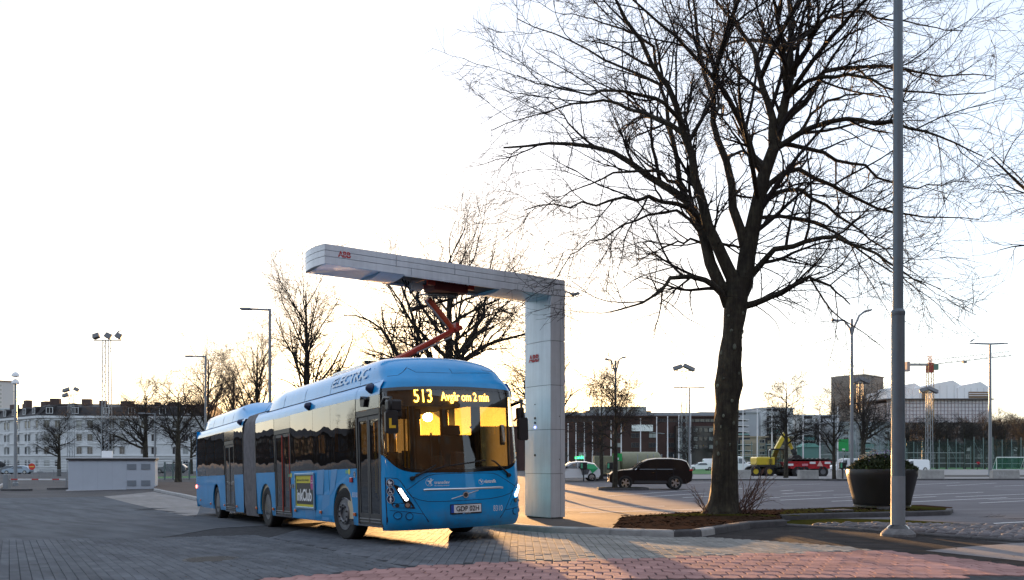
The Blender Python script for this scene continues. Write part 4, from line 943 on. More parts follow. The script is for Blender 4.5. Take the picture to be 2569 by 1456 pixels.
def offs(path, o):
    r = []
    for i, p in enumerate(path):
        a = path[max(0, i-1)]; c = path[min(len(path)-1, i+1)]; t = Vector((c[0]-a[0], c[1]-a[1])).normalized(); r.append((p[0]-t.y*o, p[1]+t.x*o))
    return r
KH = .135
kerb('bay_kerb', KB, KH, .16, .68, mKerb, 'pale concrete kerb along the charging bay')
mKL = mat('kerb_granite_light', (.38, .37, .36), .85, noise=.2, nscale=6, bump=.4, bscale=50)
kerb('bed_kerb', KB2, KH, .17, .62, lambda k, s: mKL if k == 1 else mKerbD, 'dark stone kerb curving round the tree bed')
def wz(x, y):
    d = min(math.hypot(x-p[0], y-p[1]) for p in WKP); return .108*(1-sstep(.8, 5.5, d))+.008
_d = seglen(KB); WKP = [along(KB, _d, i*.5) for i in range(int(_d[-1]/.5)+1)]
walkP = offs(KB, .12)[0:] ; backW = PX((1460, 1318), (1560, 1310), (1640, 1292), (1420, 1291), (1330, 1300))
sheet('walkway', walkP[:9]+PX((1560, 1326), (1640, 1318), (1720, 1306), (1700, 1292), (1560, 1284), (1420, 1283))+[xy(6.5, 9.5), xy(30, 9.5)], wz, mWalk, 'worn brown grey walkway around the charging mast')
tb = gnd(1815, 1297, .12)
TREE = Vector((tb.x, tb.y, G(tb.x, tb.y)))
def bz(x, y):
    d = math.hypot(x-TREE.x, y-TREE.y); return .137+.10*math.exp(-(d/.9)**2)+.012*math.sin(7*x)*math.sin(6*y)
PKB = PX((1962, 1306), (2069, 1301.5), (2172, 1299), (2290, 1296), (2384, 1293))
bedP = offs(KB, .12)[8:]+offs(KB2, .14)+offs(PKB, .10)+PX((2391, 1285), (2300, 1277), (2112, 1284), (1958, 1291), (1850, 1293.5), (1700, 1301), (1560, 1311))
def hi(poly): return poly
sheet('tree_bed', bedP, bz, mMoss if False else mSoil, 'brown soil of the planting bed round the big tree')
mossP = [(TREE.x+ (1.55+.35*math.sin(3*a)+.2*math.sin(7*a+1))*math.cos(a), TREE.y+(.85+.2*math.sin(4*a))*math.sin(a)) for a in [2*math.pi*i/28 for i in range(28)]]
sheet('moss', mossP, lambda x, y: bz(x, y)+.012-.02*max(0, math.hypot(x-TREE.x, (y-TREE.y)*1.6)-1.1), mMoss, 'yellow green moss round the foot of the tree')
sheet('island_moss', offs(PKB, .13)+PX((2370, 1287), (2280, 1279), (2112, 1286), (1975, 1292)), lambda x, y: bz(x, y)+.012, mMoss, 'mossy soil of the planter island')
kerb('planter_kerb', PKB+PX((2392, 1287),), KH, .16, 1.0, mKerbD, 'dark grey kerb of the planter island')
KB3 = PX((1950, 1320), (2080, 1328), (2227, 1337.5), (2350, 1348), (2450, 1355), (2569, 1363), (2720, 1373))
kerb('cobble_edging', KB3, .055, .10, 1.0, mKerbD, 'low dark edging stones in front of the cobbles')
# --- rounded cobbles set in the verge
cobP = PX((1985, 1309), (2100, 1305), (2235, 1307), (2393, 1316), (2569, 1327), (2720, 1336), (2720, 1371), (2569, 1361), (2350, 1346), (2227, 1335.5), (2080, 1326), (1962, 1318))
cob = sheet('cobble_verge', cobP, .035, mMoss, 'mossy verge set with rounded field cobbles')
mCob = mat('cobble_stone', (.125, .115, .122), .7, rnd=.35, noise=.2, nscale=9, bump=.3, bscale=20)
protos = []; rn = random.Random(11)
for k in range(7):
    bm = bmesh.new(); bmesh.ops.create_icosphere(bm, subdivisions=2, radius=1.0)
    sx, sy, sz = rn.uniform(.095, .135), rn.uniform(.07, .095), rn.uniform(.05, .065); ph = [rn.uniform(0, 6) for _ in range(6)]
    for v in bm.verts:
        c = v.co.copy(); f = 1+.10*math.sin(3*c.x+ph[0])+.10*math.sin(3*c.y+ph[1])+.05*math.sin(5*c.z+ph[2]+2*c.x)
        v.co = Vector((c.x*sx*f, c.y*sy*f, c.z*sz*f))
    me = bpy.data.meshes.new('cobble'); bm.to_mesh(me); bm.free(); me.materials.append(mCob); me.polygons.foreach_set('use_smooth', [True]*len(me.polygons)); protos.append(me)
n = 0
for j in range(0, 60):
    for i in range(0, 90):
        x = 4.0+i*.205+(.1 if j % 2 else 0)+rn.uniform(-.03, .03); y = 14.2+j*.155+rn.uniform(-.025, .025)
        if inpoly((x, y), cobP) and n < 300 and x < y*.64:
            o = bpy.data.objects.new('cobble', rn.choice(protos)); COL.objects.link(o); o.parent = cob; n += 1
            o.location = (x, y, G(x, y)+.045+rn.uniform(-.008, .012)); o.rotation_euler = (rn.uniform(-.2, .2), rn.uniform(-.2, .2), rn.uniform(-.5, .5))
# ================================================================== charging mast
P0 = gnd(1417, 1298, .12); e1 = Vector((.818, .575, 0)).normalized(); e2 = Vector((-e1.y, e1.x, 0))
cm = thing('charging_mast', 'tall white panelled charging mast with a long arm reaching over the bus', 'charger', P0)
cm.rotation_euler = (0, 0, math.atan2(e1.y, e1.x))
TOPZ = at(1411, 703, P0.y).z-P0.z; TH = .40; LB = 5.95; CW, CD = .42, 1.0
mAlu = mat('white_aluminium', (.74, .755, .78), .36, metal=.2, noise=.04, nscale=1.5, coat=.25, rvar=.05)
streaks(mAlu, (.12, .12, 1.6), .90, 1.03); streaks(mAlu, (.9, .9, .5), .94, 1.03); mAluD = mat('mast_core', (.03, .03, .033), .7); mRedLogo = mat('logo_red', (.55, .015, .02), .45)
core = MB(); core.box((-CW+.03, .03, -.05), (-.03, CD-.03, TOPZ-.03)); core.box((-LB+.12, .03, TOPZ-TH+.06), (-.03, CD-.03, TOPZ-.03)); core.obj('core', mAluD, cm)
def slab(name, a, c, m=mAlu, bev=.004): b = MB(); b.box(a, c); return b.obj(name, m, cm, bevel=bev)
g = .005
zs = [0]+[TOPZ-TH-.05-(4-k)*1.0 for k in range(5)]
zs = [0.0, .97, 1.95, 2.93, 3.91, 4.90]; zs = [z*(TOPZ-TH)/4.90 for z in zs]+[TOPZ]
for k in range(len(zs)-1):
    z0, z1 = zs[k]+g, zs[k+1]-g
    if k < len(zs)-2:
        b = MB(); n = 8   # slightly bowed panel facing the bus
        b.grid([[Vector((-CW-.035*math.sin(math.pi*i/n), CD*i/n, z)) for i in range(n+1)] for z in (z0, z1)]); b.grid([[Vector((-CW+.03, CD*i/n, z)) for i in range(n+1)] for z in (z0, z1)])
        for z in (z0, z1): b.grid([[Vector((-CW-.035*math.sin(math.pi*i/n), CD*i/n, z)) for i in range(n+1)], [Vector((-CW+.03, CD*i/n, z)) for i in range(n+1)]])
        b.obj('panel', mAlu, cm, smooth=30)
        slab('panel', (-CW+g, -.004, z0), (-.135-g, .03, z1)); slab('panel', (-.135+g, -.004, z0), (.004, .03, z1))
        slab('panel', (-.03, .03, z0), (.004, CD-.03, z1)); slab('panel', (-CW+.03, CD-.03, z0), (.004, CD+.004, z1))
    else:
        slab('panel', (-.03, .03, z0), (.004, CD-.03, z1)); slab('panel', (-.135+g, -.004, z0), (.004, .03, z1)); 
# arm panels: near face in three rows
xs = [-LB, -LB+1.55, -LB+2.95, -LB+4.25, -LB+5.35, -.135]
hz = [TOPZ-TH, TOPZ-TH+.155, TOPZ-.125, TOPZ]
for k in range(len(xs)-1):
    for r in range(3):
        x0, x1 = xs[k]+g, xs[k+1]-g
        if r == 0: x0 += .35 if k else 0; x1 += .35 if k < len(xs)-2 else 0
        slab('panel', (x0, -.004, hz[r]+g*.7), (x1, .03, hz[r+1]-g*.7)); slab('panel', (x0, CD-.03, hz[r]+g), (x1, CD+.004, hz[r+1]-g))
    slab('panel', (xs[k]+g, .03, TOPZ-.03), (xs[k+1]-g, CD-.03, TOPZ))
for r in range(3):
    b = MB(); n = 10; F = lambda i, z: Vector((-LB-.07*math.sin(math.pi*i/n)**.8+.004, CD*i/n, z))
    b.grid([[F(i, hz[r]+g) for i in range(n+1)], [F(i, hz[r+1]-g) for i in range(n+1)]]); b.grid([[Vector((-LB+.05, CD*i/n, z)) for i in range(n+1)] for z in (hz[r]+g, hz[r+1]-g)])
    for z in (hz[r]+g, hz[r+1]-g): b.grid([[F(i, z) for i in range(n+1)], [Vector((-LB+.05, CD*i/n, z)) for i in range(n+1)]])
    b.obj('panel', mAlu, cm, smooth=30)
def under(x0, x1, name='panel'):
    b = MB(); n = 10; zf = lambda i: TOPZ-TH-.06*math.sin(math.pi*i/n)
    b.grid([[Vector((x, CD*i/n, zf(i)-.002)) for i in range(n+1)] for x in (x0, x1)]); b.grid([[Vector((x, CD*i/n, TOPZ-TH+.05)) for i in range(n+1)] for x in (x0, x1)])
    for x in (x0, x1): b.grid([[Vector((x, CD*i/n, zf(i)-.002)) for i in range(n+1)], [Vector((x, CD*i/n, TOPZ-TH+.05)) for i in range(n+1)]])
    b.obj(name, mAlu, cm, smooth=30)
b = MB(); b.flat([(-LB-.07*math.sin(math.pi*i/10)**.8, CD*i/10) for i in range(11)]+[(-LB+1.2, CD), (-LB+1.2, 0)], lambda a, c: Vector((a, c, TOPZ-TH-.06*math.sin(math.pi*c/CD)+.004))); b.obj('panel', mAlu, cm)
b = MB(); b.flat([(-LB-.07*math.sin(math.pi*i/10)**.8, CD*i/10) for i in range(11)]+[(-LB, CD), (-LB, 0)], lambda a, c: Vector((a, c, TOPZ-.004))); b.obj('panel', mAlu, cm)
under(-LB+1.21, -LB+1.75); under(-LB+4.15, -CW-.01)
slab('arm_bay', (-LB+1.75, .04, TOPZ-TH+.03), (-LB+4.15, CD-.04, TOPZ-TH+.05), mAluD, 0)
for s_ in (0, 1): slab('bay_lip', (-LB+1.75, .0 if not s_ else CD-.02, TOPZ-TH-.02), (-LB+4.15, .02 if not s_ else CD, TOPZ-TH+.01), mAlu, 0)
CMI = cm.rotation_euler.to_matrix().transposed()
def pC(u, v, n_axis, val):
    """pixel -> mast coordinates on the plane axis=val"""
    o = CMI @ (Vector((0, 0, CAM_H))-P0); d = CMI @ ray(u, v); t = (val-o[n_axis])/d[n_axis]; return o+d*t
c = pC(864, 640, 1, -.004); lettering('logo', 'ABB', lambda a, e: Vector((c.x+a, -.007, c.z+e)), mRedLogo, cm, .115, .035, width=.27)
b = MB(); b.box((c.x-.15, -.0085, c.z-.004), (c.x+.15, -.0075, c.z+.004)); b.obj('logo_line', mAlu, cm)
c2 = pC(1340, 901, 0, -CW-.03); lettering('logo', 'ABB', lambda a, e: Vector((-CW-.045, c2.y-a, c2.z+e)), mRedLogo, cm, .17, .035, width=.40)
b = MB(); b.box((-CW-.047, c2.y-.22, c2.z-.005), (-CW-.046, c2.y+.22, c2.z+.005)); b.obj('logo_line', mAlu, cm)
mBluL = emis('blue_indicator', (.25, .3, 1.0), 3.0)
for zy, m_, r_ in ((710, mBlack, .012), (795, mBlack, .03), (823, mBlack, .03), (850, mBluL, .022), (1022, mBlack, .03)):
    q = pC((1780+.5632*128)/1.37914, (1000+.5632*zy)/1.37914, 0, -CW-.03); b = MB(); b.lathe([(0, .02), (r_*.9, .018), (r_, 0)], 14, Matrix.Translation((-CW-.032, q.y, q.z)) @ Matrix.Rotation(R(-90), 4, 'Y')); b.obj('indicator' if m_ is mBluL else 'push_button', m_, cm, smooth=40)
for z in (1.35, 2.35):
    b = MB(); b.lathe([(0, .008), (.012, .007), (.013, 0)], 10, Matrix.Translation((-.16, -.004, z)) @ Matrix.Rotation(R(90), 4, 'X')); b.obj('lock', mBlack, cm)
# ================================================================== inverted pantograph (hangs from the arm, rests on the bus roof)
mRed = mat('pantograph_red', (.42, .03, .012), .42, noise=.15, nscale=6, coat=.2); mRedO = mat('pantograph_orange_red', (.55, .075, .02), .42, noise=.15, nscale=6)
pg = thing('pantograph', 'red folding pantograph lowered from the white arm onto the bus roof', 'pantograph', P0); pg.rotation_euler = cm.rotation_euler
MY = .5
def q(u, v, off=0.0): p = pC(u, v, 1, MY+off); return Vector((p.x, MY+off, p.z))
def q7(a, c_, off=0.0): return q((1380+.20603*a)/1.37914, (940+.20603*c_)/1.37914, off)
zb0 = TOPZ-TH+.04
fr = MB(); a0 = q7(335, 200); a1 = q7(1165, 290)
fr.box((a0.x, MY-.33, a1.z), (a1.x, MY-.27, zb0)); fr.box((a0.x, MY+.27, a1.z), (a1.x, MY+.33, zb0)); fr.box((a0.x, MY-.3, a1.z+.02), (a0.x+.06, MY+.3, zb0)); fr.box((a1.x-.06, MY-.3, a1.z+.02), (a1.x, MY+.3, zb0)); fr.box((a0.x+.2, MY-.3, a1.z+.04), (a0.x+.32, MY+.3, a1.z+.14))
fr.box((a0.x+.05, MY-.335, a1.z-.10), (a0.x+.22, MY-.25, a1.z)); fr.box((a1.x-.2, MY-.335, a1.z-.09), (a1.x-.05, MY-.25, a1.z))
fro = fr.obj('base_frame', mRed, pg, bevel=.01)
cc = ((a0.x+a1.x)/2+.03, (a1.z+zb0)/2); lettering('lettering', 'STEMMANN-TECHNIK', lambda a, e: Vector((cc[0]+a, MY-.334, cc[1]+e)), mWhiteP, fro, .055, .02, width=.62)
b = MB(); b.box((cc[0]+.34, MY-.335, cc[1]-.03), (cc[0]+.40, MY-.3345, cc[1]+.03)); b.obj('maker_mark', mWhiteP, fro)
tr_ = MB(); tr_.box((a0.x+.25, MY-.25, a1.z-.16), (a1.x-.15, MY+.25, a1.z+.02)); tr_.obj('drive_tray', mat('dark_red', (.12, .01, .01), .6), pg, bevel=.03)
sp = MB(); sa, sb_ = q7(470, 400, -.2), q7(980, 405, -.2); sp.tube([sa.lerp(sb_, i/160)+Vector((0, .055*math.cos(i*.9), .055*math.sin(i*.9))) for i in range(161)], .011, 5); sp.obj('spring', mat('spring_steel', (.06, .06, .065), .4, metal=.8), pg, smooth=True)
b = MB(); b.tube([sa-Vector((.18, 0, 0)), sb_], .02, 8); b.obj('spring_rod', mSilver, pg)
b = MB(); b.tube([q7(475, 470), q7(560, 560), q7(880, 950)], [.085, .085, .075], 10); b.obj('upper_arm', mRedO, pg, smooth=40)
b = MB(); b.tube([q7(430, 470, -.12), q7(830, 960, -.12)], .022, 8); b.obj('guide_rod', mat('pantograph_grey', (.35, .3, .28), .45), pg, smooth=True)
end = q7(90, 1420); 
for o_ in (-.10, .10):
    b = MB(); b.tube([q7(1050, 940, o_), q7(880, 1010, o_), Vector((end.x, MY+o_, end.z)), Vector((end.x-.25, MY+o_, end.z-.12))], [.058, .062, .058, .05], 8); b.obj('lower_arm', mRed if o_ < 0 else mRedO, pg, smooth=40)
b = MB(); b.tube([q7(900, 1090, -.15), q7(300, 1370, -.15)], .02, 8); b.obj('guide_rod', mat('pantograph_grey', (.35, .3, .28), .45), pg)
b = MB(); kn = q7(900, 980); b.tube([kn-Vector((0, .2, 0)), kn+Vector((0, .2, 0))], .05, 10); b.box((kn.x+.05, MY-.08, kn.z-.02), (kn.x+.13, MY+.08, kn.z+.16)); b.obj('knee_joint', mRed, pg, bevel=.01)
b = MB(); b.tube([q7(205, 640, .1), q7(420, 590, .1)], .05, 10); b.tube([q7(420, 590, .1), q7(950, 440, .1)], .03, 8); b.tube([q7(290, 420, .05), q7(370, 600, .1)], .02, 6); b.obj('actuator', mBlack, pg, smooth=40)
b = MB(); c = q7(220, 290); b.box((c.x-.18, MY-.3, c.z-.12), (c.x-.165, MY-.29, c.z+.10)); b.box((c.x-.18, MY-.3, c.z+.09), (c.x+.14, MY-.29, c.z+.105)); b.box((c.x-.12, MY-.28, c.z-.06), (c.x+.1, MY-.1, c.z+.08)); b.obj('terminal_box', mat('pantograph_grey', (.35, .3, .28), .45), pg)
for k in range(4):
    b = MB(); s0_ = Vector((a0.x-.1-.02*k, MY-.1+.06*k, c.z)); s1_ = Vector((-LB+1.9+.1*k, MY+.05*k-.1, TOPZ-TH+.0)); mid_ = s0_.lerp(s1_, .5)-Vector((0, 0, .12+.02*k)); b.tube([s0_, s0_.lerp(mid_, .5)-Vector((0, 0, .05)), mid_, mid_.lerp(s1_, .5)-Vector((0, 0, .03)), s1_], .016, 6); b.obj('cable', mBlack, pg, smooth=True)
hd = MB(); hz_ = end.z-.14
for o_ in (-.35, .35): hd.box((end.x-.75, MY+o_-.03, hz_-.05), (end.x+.35, MY+o_+.03, hz_+.03))
hd.box((end.x-.3, MY-.4, hz_), (end.x-.2, MY+.4, hz_+.05)); hd.obj('contact_head', mBlack, pg, bevel=.01)
# contact rails on the bus roof
rp = BM.transposed() @ (P0+cm.rotation_euler.to_matrix() @ Vector((end.x-.3, MY, 0))-Vector((BX, BY, 0)))
b = MB()
for o_ in (-.4, .4): b.tube([(HW+o_, rp.y-.6, 3.38), (HW+o_, rp.y+1.2, 3.38)], .03, 8); b.box((HW+o_-.03, rp.y-.5, 3.2), (HW+o_+.03, rp.y-.42, 3.38)); b.box((HW+o_-.03, rp.y+1.0, 3.2), (HW+o_+.03, rp.y+1.08, 3.38))
b.obj('charging_rail', mSilver, bus)
# ================================================================== lamp post in front
lb = gnd(2253, 1346); mGalv = mat('galvanised_steel', (.15, .18, .205), .5, metal=.45, noise=.14, nscale=3, rvar=.08); mGalvL = mat('painted_post_grey', (.27, .285, .30), .55, noise=.08, nscale=6)
lp = thing('lamp_post', 'thick grey steel lamp post on a conical foot beside the cobbles', 'lamp post', lb)
b = MB(); b.lathe([(.29, -.02), (.285, .05), (.25, .09), (.18, .145), (.17, .15)], 20); b.obj('foot', mat('cast_concrete_foot', (.17, .165, .165), .8, noise=.4, nscale=9, bump=.8, bscale=25), lp, smooth=30)
b = MB(); b.lathe([(.20, .12), (.165, .17), (.125, .205), (.12, .205)], 20); b.obj('foot_collar', mBlackG, lp, smooth=30)
b = MB(); b.lathe([(.117, .18), (.116, 1.05)], 24, cap=False); b.obj('lower_sleeve', mGalvL, lp, smooth=True)
z1 = at(2253, 790, lb.y).z-lb.z
b = MB(); b.lathe([(.113, 1.0), (.110, z1)], 24, cap=False); b.obj('pole', mGalv, lp, smooth=True)
b = MB(); b.lathe([(.111, z1-.02), (.118, z1), (.118, z1+.05), (.085, z1+.10)], 24, cap=False); b.obj('pole_collar', mGalv, lp, smooth=30)
b = MB(); b.lathe([(.086, z1+.05), (.082, z1+3.0), (.068, 12.0)], 24); b.obj('upper_pole', mGalv, lp, smooth=30)
for s_ in (-1, 1):
    b = MB(); b.tube([(0, 0, 11.9), (s_*.9, 0, 12.3), (s_*1.5, 0, 12.35)], .035, 8); b.box((s_*1.9-.4, -.14, 12.28), (s_*1.9+.4, .14, 12.4)); b.obj('lamp_arm', mGalv, lp)
# ================================================================== planter with flowers
pb = gnd(2212, 1277, .13); pb.z = G(pb.x, pb.y)+bz(pb.x, pb.y)
plr = thing('planter', 'huge dark round plant pot with shrubs and flowers on the kerbed island', 'planter', pb)
mPot = mat('pot_polymer', (.022, .021, .021), .42, noise=.12, nscale=3, rvar=.06)
hP = (1268-1178)/FU*pb.y; rP = 83.5/FU*pb.y
b = MB(); b.lathe([(rP*.78, .10), (rP*.80, .13), (rP*.815, .2), (rP*.84, .34), (rP*.90, .58), (rP*.965, .85), (rP*.995, .98), (rP*1.0, .11+hP-.03), (rP*.985, .11+hP), (rP*.95, .11+hP), (rP*.93, .06+hP), (rP*.5, .04+hP)], 48); b.obj('bowl', mPot, plr, smooth=35)
b = MB(); b.lathe([(rP*.80, .06), (rP*.805, .10), (rP*.78, .105)], 48); b.obj('base_ring', mSilver, plr, smooth=30)
for k in range(6):
    a = 2*math.pi*(k+.25)/6; b = MB(); b.box((rP*.68*math.cos(a)-.05, rP*.68*math.sin(a)-.06, -.05), (rP*.68*math.cos(a)+.05, rP*.68*math.sin(a)+.06, .10)); b.obj('foot', mBlack, plr)
def leafcloud(n, fn, size, seed, up=.6):
    rg = np.random.default_rng(seed); P = np.array([fn(rg) for _ in range(n)]); d = rg.normal(size=(n, 3)); d[:, 2] = np.abs(d[:, 2])+up; d /= np.linalg.norm(d, axis=1)[:, None]
    s = np.cross(d, rg.normal(size=(n, 3))); s /= np.linalg.norm(s, axis=1)[:, None]; L = rg.uniform(*size, n)[:, None]; w = L*.22
    v = np.stack([P, P+d*L*.5+s*w, P+d*L, P+d*L*.5-s*w], 1).reshape(-1, 3); f = np.arange(4*n).reshape(-1, 4)
    return v, f
def npobj(name, v, f, m, parent=None, smooth=False):
    me = bpy.data.meshes.new(name); k = f.shape[1]; me.vertices.add(len(v)); me.vertices.foreach_set('co', v.astype(np.float32).ravel())
    me.loops.add(f.size); me.loops.foreach_set('vertex_index', f.astype(np.int32).ravel()); me.polygons.add(len(f)); me.polygons.foreach_set('loop_start', np.arange(0, f.size, k, dtype=np.int32)); me.polygons.foreach_set('loop_total', np.full(len(f), k, np.int32))
    if smooth: me.polygons.foreach_set('use_smooth', np.ones(len(f), bool))
    me.materials.append(m); me.update(calc_edges=True); me.validate(); return link(name, me, parent)
def dome_pt(r, h, z0):
    def f(rg):
        a = rg.uniform(0, 6.283); q_ = math.sqrt(rg.uniform(0, 1)); return (r*q_*math.cos(a), r*q_*math.sin(a), z0+h*(1-q_**2.2)*rg.uniform(.3, 1))
    return f
v, f = leafcloud(9000, dome_pt(rP*.92, .42, .05+hP), (.07, .17), 1); npobj('foliage', v, f, mat('evergreen_leaf', (.032, .05, .014), .6, rnd=.4), plr)
v, f = leafcloud(1200, dome_pt(rP*.96, .10, .06+hP), (.08, .16), 2); npobj('foliage', v, f, mat('light_leaf', (.09, .12, .03), .6, rnd=.4), plr)
rg = np.random.default_rng(4)
for c_, k_ in (((.62, .50, .34), 'cream_flower'), ((.34, .27, .5), 'violet_flower'), ((.4, .06, .2), 'pink_flower'), ((.6, .5, .08), 'yellow_flower')):
    fl = MB()
    for i in range(70 if k_[0] in 'cv' else 12):
        a = rg.uniform(0, 6.28); r_ = rP*math.sqrt(rg.uniform(0, .6)); x, y = r_*math.cos(a), r_*math.sin(a)
        if k_[0] == 'c': x = -rP*.45+rg.normal()*.22; y = rg.normal()*.25
        if k_[0] == 'v': x = .1+rg.normal()*.4; y = rg.normal()*.3
        if k_[0] == 'p': x = -rP*.85+rg.normal()*.06; y = rg.normal()*.2
        rr = math.hypot(x, y)/(rP*.92)
        if rr > 1: continue
        z = .05+hP+.42*(1-rr**2.2)+rg.uniform(.02, .20) if k_[0] in 'cv' else .1+hP+.3*(1-rr)
        for j in range(5):
            a2 = 6.283*j/5+rg.uniform(0, 1); t_ = rg.uniform(.2, .7); s_ = rg.uniform(.025, .05)
            d = Vector((math.cos(a2), math.sin(a2), t_))*s_; e = Vector((-math.sin(a2), math.cos(a2), 0))*s_*.5; o_ = Vector((x, y, z)); fl.add([o_, o_+d*.6+e, o_+d*1.2, o_+d*.6-e], [(0, 1, 2, 3)])
    fl.obj('flowers', mat(k_, c_, .6, rnd=.3), plr, normals=False)
for (u, v_) in ((2235, 1279), (2105, 1284)):     # loose slabs by the feet of the pot
    p = gnd(u, v_, .14); b = MB(); b.cbox((-.3, -.2, 0), (.3, .2, .07), .015, Matrix.Rotation(.3, 4, 'Z')); o = b.obj('stone_slab', mKerbD); o.location = (p.x, p.y, G(p.x, p.y)+.13); tag(o, 'flat dark stone slab lying beside the plant pot' if u > 2200 else 'flat dark stone slab lying on the mossy soil', 'slab')

# bark mulch and crumbs on the planting bed
b = MB(); rl_ = random.Random(19); k = 0
while k < 2200:
    x = rl_.uniform(.8, 11.5); y = rl_.uniform(15.5, 25)
    if not inpoly((x, y), bedP): continue
    k += 1; z = G(x, y)+bz(x, y)+.012; a = rl_.uniform(0, 6.28); s_ = rl_.uniform(.015, .06); w_m = s_*rl_.uniform(.25, .6); ca, sa_ = math.cos(a), math.sin(a); t1, t2 = rl_.uniform(0, .5)*s_, rl_.uniform(0, .5)*s_
    b.add([(x-ca*s_, y-sa_*s_, z), (x+sa_*w_m, y-ca*w_m, z+t1), (x+ca*s_, y+sa_*s_, z+t2), (x-sa_*w_m, y+ca*w_m, z)], [(0, 1, 2, 3)])
kind(b.obj('mulch', mat('bark_mulch', (.045, .027, .018), .95, rnd=.6, spec=0), normals=False), 'stuff', 'dark bark mulch scattered over the planting bed')
# ================================================================== bare trees
def resample(pts, K):
    pts = np.array(pts, float); n = len(pts)
    if n > 2:
        P = np.vstack([2*pts[0]-pts[1], pts, 2*pts[-1]-pts[-2]]); out = []
        for i in range(n-1):
            a, b_, c, d = P[i], P[i+1], P[i+2], P[i+3]
            for t in np.linspace(0, 1, 8, endpoint=False): out.append(.5*((2*b_)+(-a+c)*t+(2*a-5*b_+4*c-d)*t*t+(-a+3*b_-3*c+d)*t**3))
        pts = np.vstack([out, pts[-1:]])
    L = np.concatenate([[0], np.cumsum(np.linalg.norm(np.diff(pts, axis=0), axis=1))]); s = np.linspace(0, L[-1], K)
    return np.stack([np.interp(s, L, pts[:, k]) for k in range(3)], 1)
def tubes(P, Rd, n):
    N, K, _ = P.shape; T = np.gradient(P, axis=1); T /= np.linalg.norm(T, axis=2, keepdims=True)+1e-9
    ref = np.tile(np.array([[.31, .17, .93]]), (N, 1)); hz = np.abs(T[:, :, 2]).mean(1) > .75; ref[hz] = (.9, .3, .1)
    X = np.cross(T, ref[:, None, :]); X /= np.linalg.norm(X, axis=2, keepdims=True)+1e-9; Y = np.cross(T, X)
    a = 2*np.pi*np.arange(n)/n
    V = P[:, :, None, :]+Rd[:, :, None, None]*(X[:, :, None, :]*np.cos(a)[None, None, :, None]+Y[:, :, None, :]*np.sin(a)[None, None, :, None])
    idx = np.arange(N*K*n).reshape(N, K, n); i0 = idx[:, :-1]; i1 = idx[:, 1:]
    F = np.stack([i0, np.roll(i0, -1, 2), np.roll(i1, -1, 2), i1], -1).reshape(-1, 4)
    return V.reshape(-1, 3), F
def sprout(P, Rd, per, t0, t1, ln, ang, K, rg, up=0.0, wob=.15, rr=.6, r1=.3, rmin=.003, flat=0.0, outw=None):
    """children of every path in P; ln=(min,max) metres"""
    N, KP, _ = P.shape; M = N*per
    t = (t0+(t1-t0)*((np.tile(np.arange(per), N)+rg.uniform(0, 1, M))/per))*(KP-1); i = np.minimum(t.astype(int), KP-2); f = (t-i)[:, None]; pi = np.repeat(np.arange(N), per)
    p = P[pi, i]*(1-f)+P[pi, i+1]*f; r = Rd[pi, i]*(1-f[:, 0])+Rd[pi, i+1]*f[:, 0]
    tan = P[pi, i+1]-P[pi, i]; tan /= np.linalg.norm(tan, axis=1)[:, None]+1e-9
    q = rg.normal(size=(M, 3)); q -= tan*(q*tan).sum(1)[:, None]
    if flat: q[:, 2] *= 1-flat
    q /= np.linalg.norm(q, axis=1)[:, None]+1e-9
    a = rg.uniform(ang[0], ang[1], M)[:, None]; d = tan*np.cos(a)+q*np.sin(a)
    fr = t/(KP-1); L = rg.uniform(ln[0], ln[1], M)*(1.15-.5*fr); out = [p]; 
    upv = np.broadcast_to(np.asarray(up, float), (K-1,)) if np.ndim(up) else np.full(K-1, up)
    for k in range(K-1):
        d = d+wob*rg.normal(size=(M, 3)); d[:, 2] += upv[k]
        d /= np.linalg.norm(d, axis=1)[:, None]; p = p+d*(L/(K-1))[:, None]; out.append(p)
    C = np.stack(out, 1); r0 = np.maximum(np.minimum(r*rr, .03*L+.002), rmin); Rr = r0[:, None]*np.linspace(1, r1, K)[None, :]; Rr = np.maximum(Rr, rmin*.8)
    return C, Rr
def barkmat(name, col, m2): return mat(name, col, .95, noise=.35, nscale=5, bump=1.0, bscale=18, col2=m2, n2=.3)
mBark = barkmat('bark', (.036, .028, .022), (.05, .045, .028)); mTwig = mat('twig_bark', (.022, .017, .016), .9, rnd=.2)
streaks(mBark, (.05, .05, .45), .55, 1.35); streaks(mBark, (.5, .5, .8), .7, 1.25)
def merge(parts):
    vs = []; fs = []; o = 0
    for v, f in parts: vs.append(v); fs.append(f+o); o += len(v)
    return np.vstack(vs), np.vstack(fs)
def tree_obj(root, wood, fine):
    v, f = merge([tubes(P, r, n) for P, r, n in wood]); npobj('trunk', v, f, mBark, root, True)
    v, f = merge([tubes(P, r, n) for P, r, n in fine]); npobj('crown', v, f, mTwig, root, False)
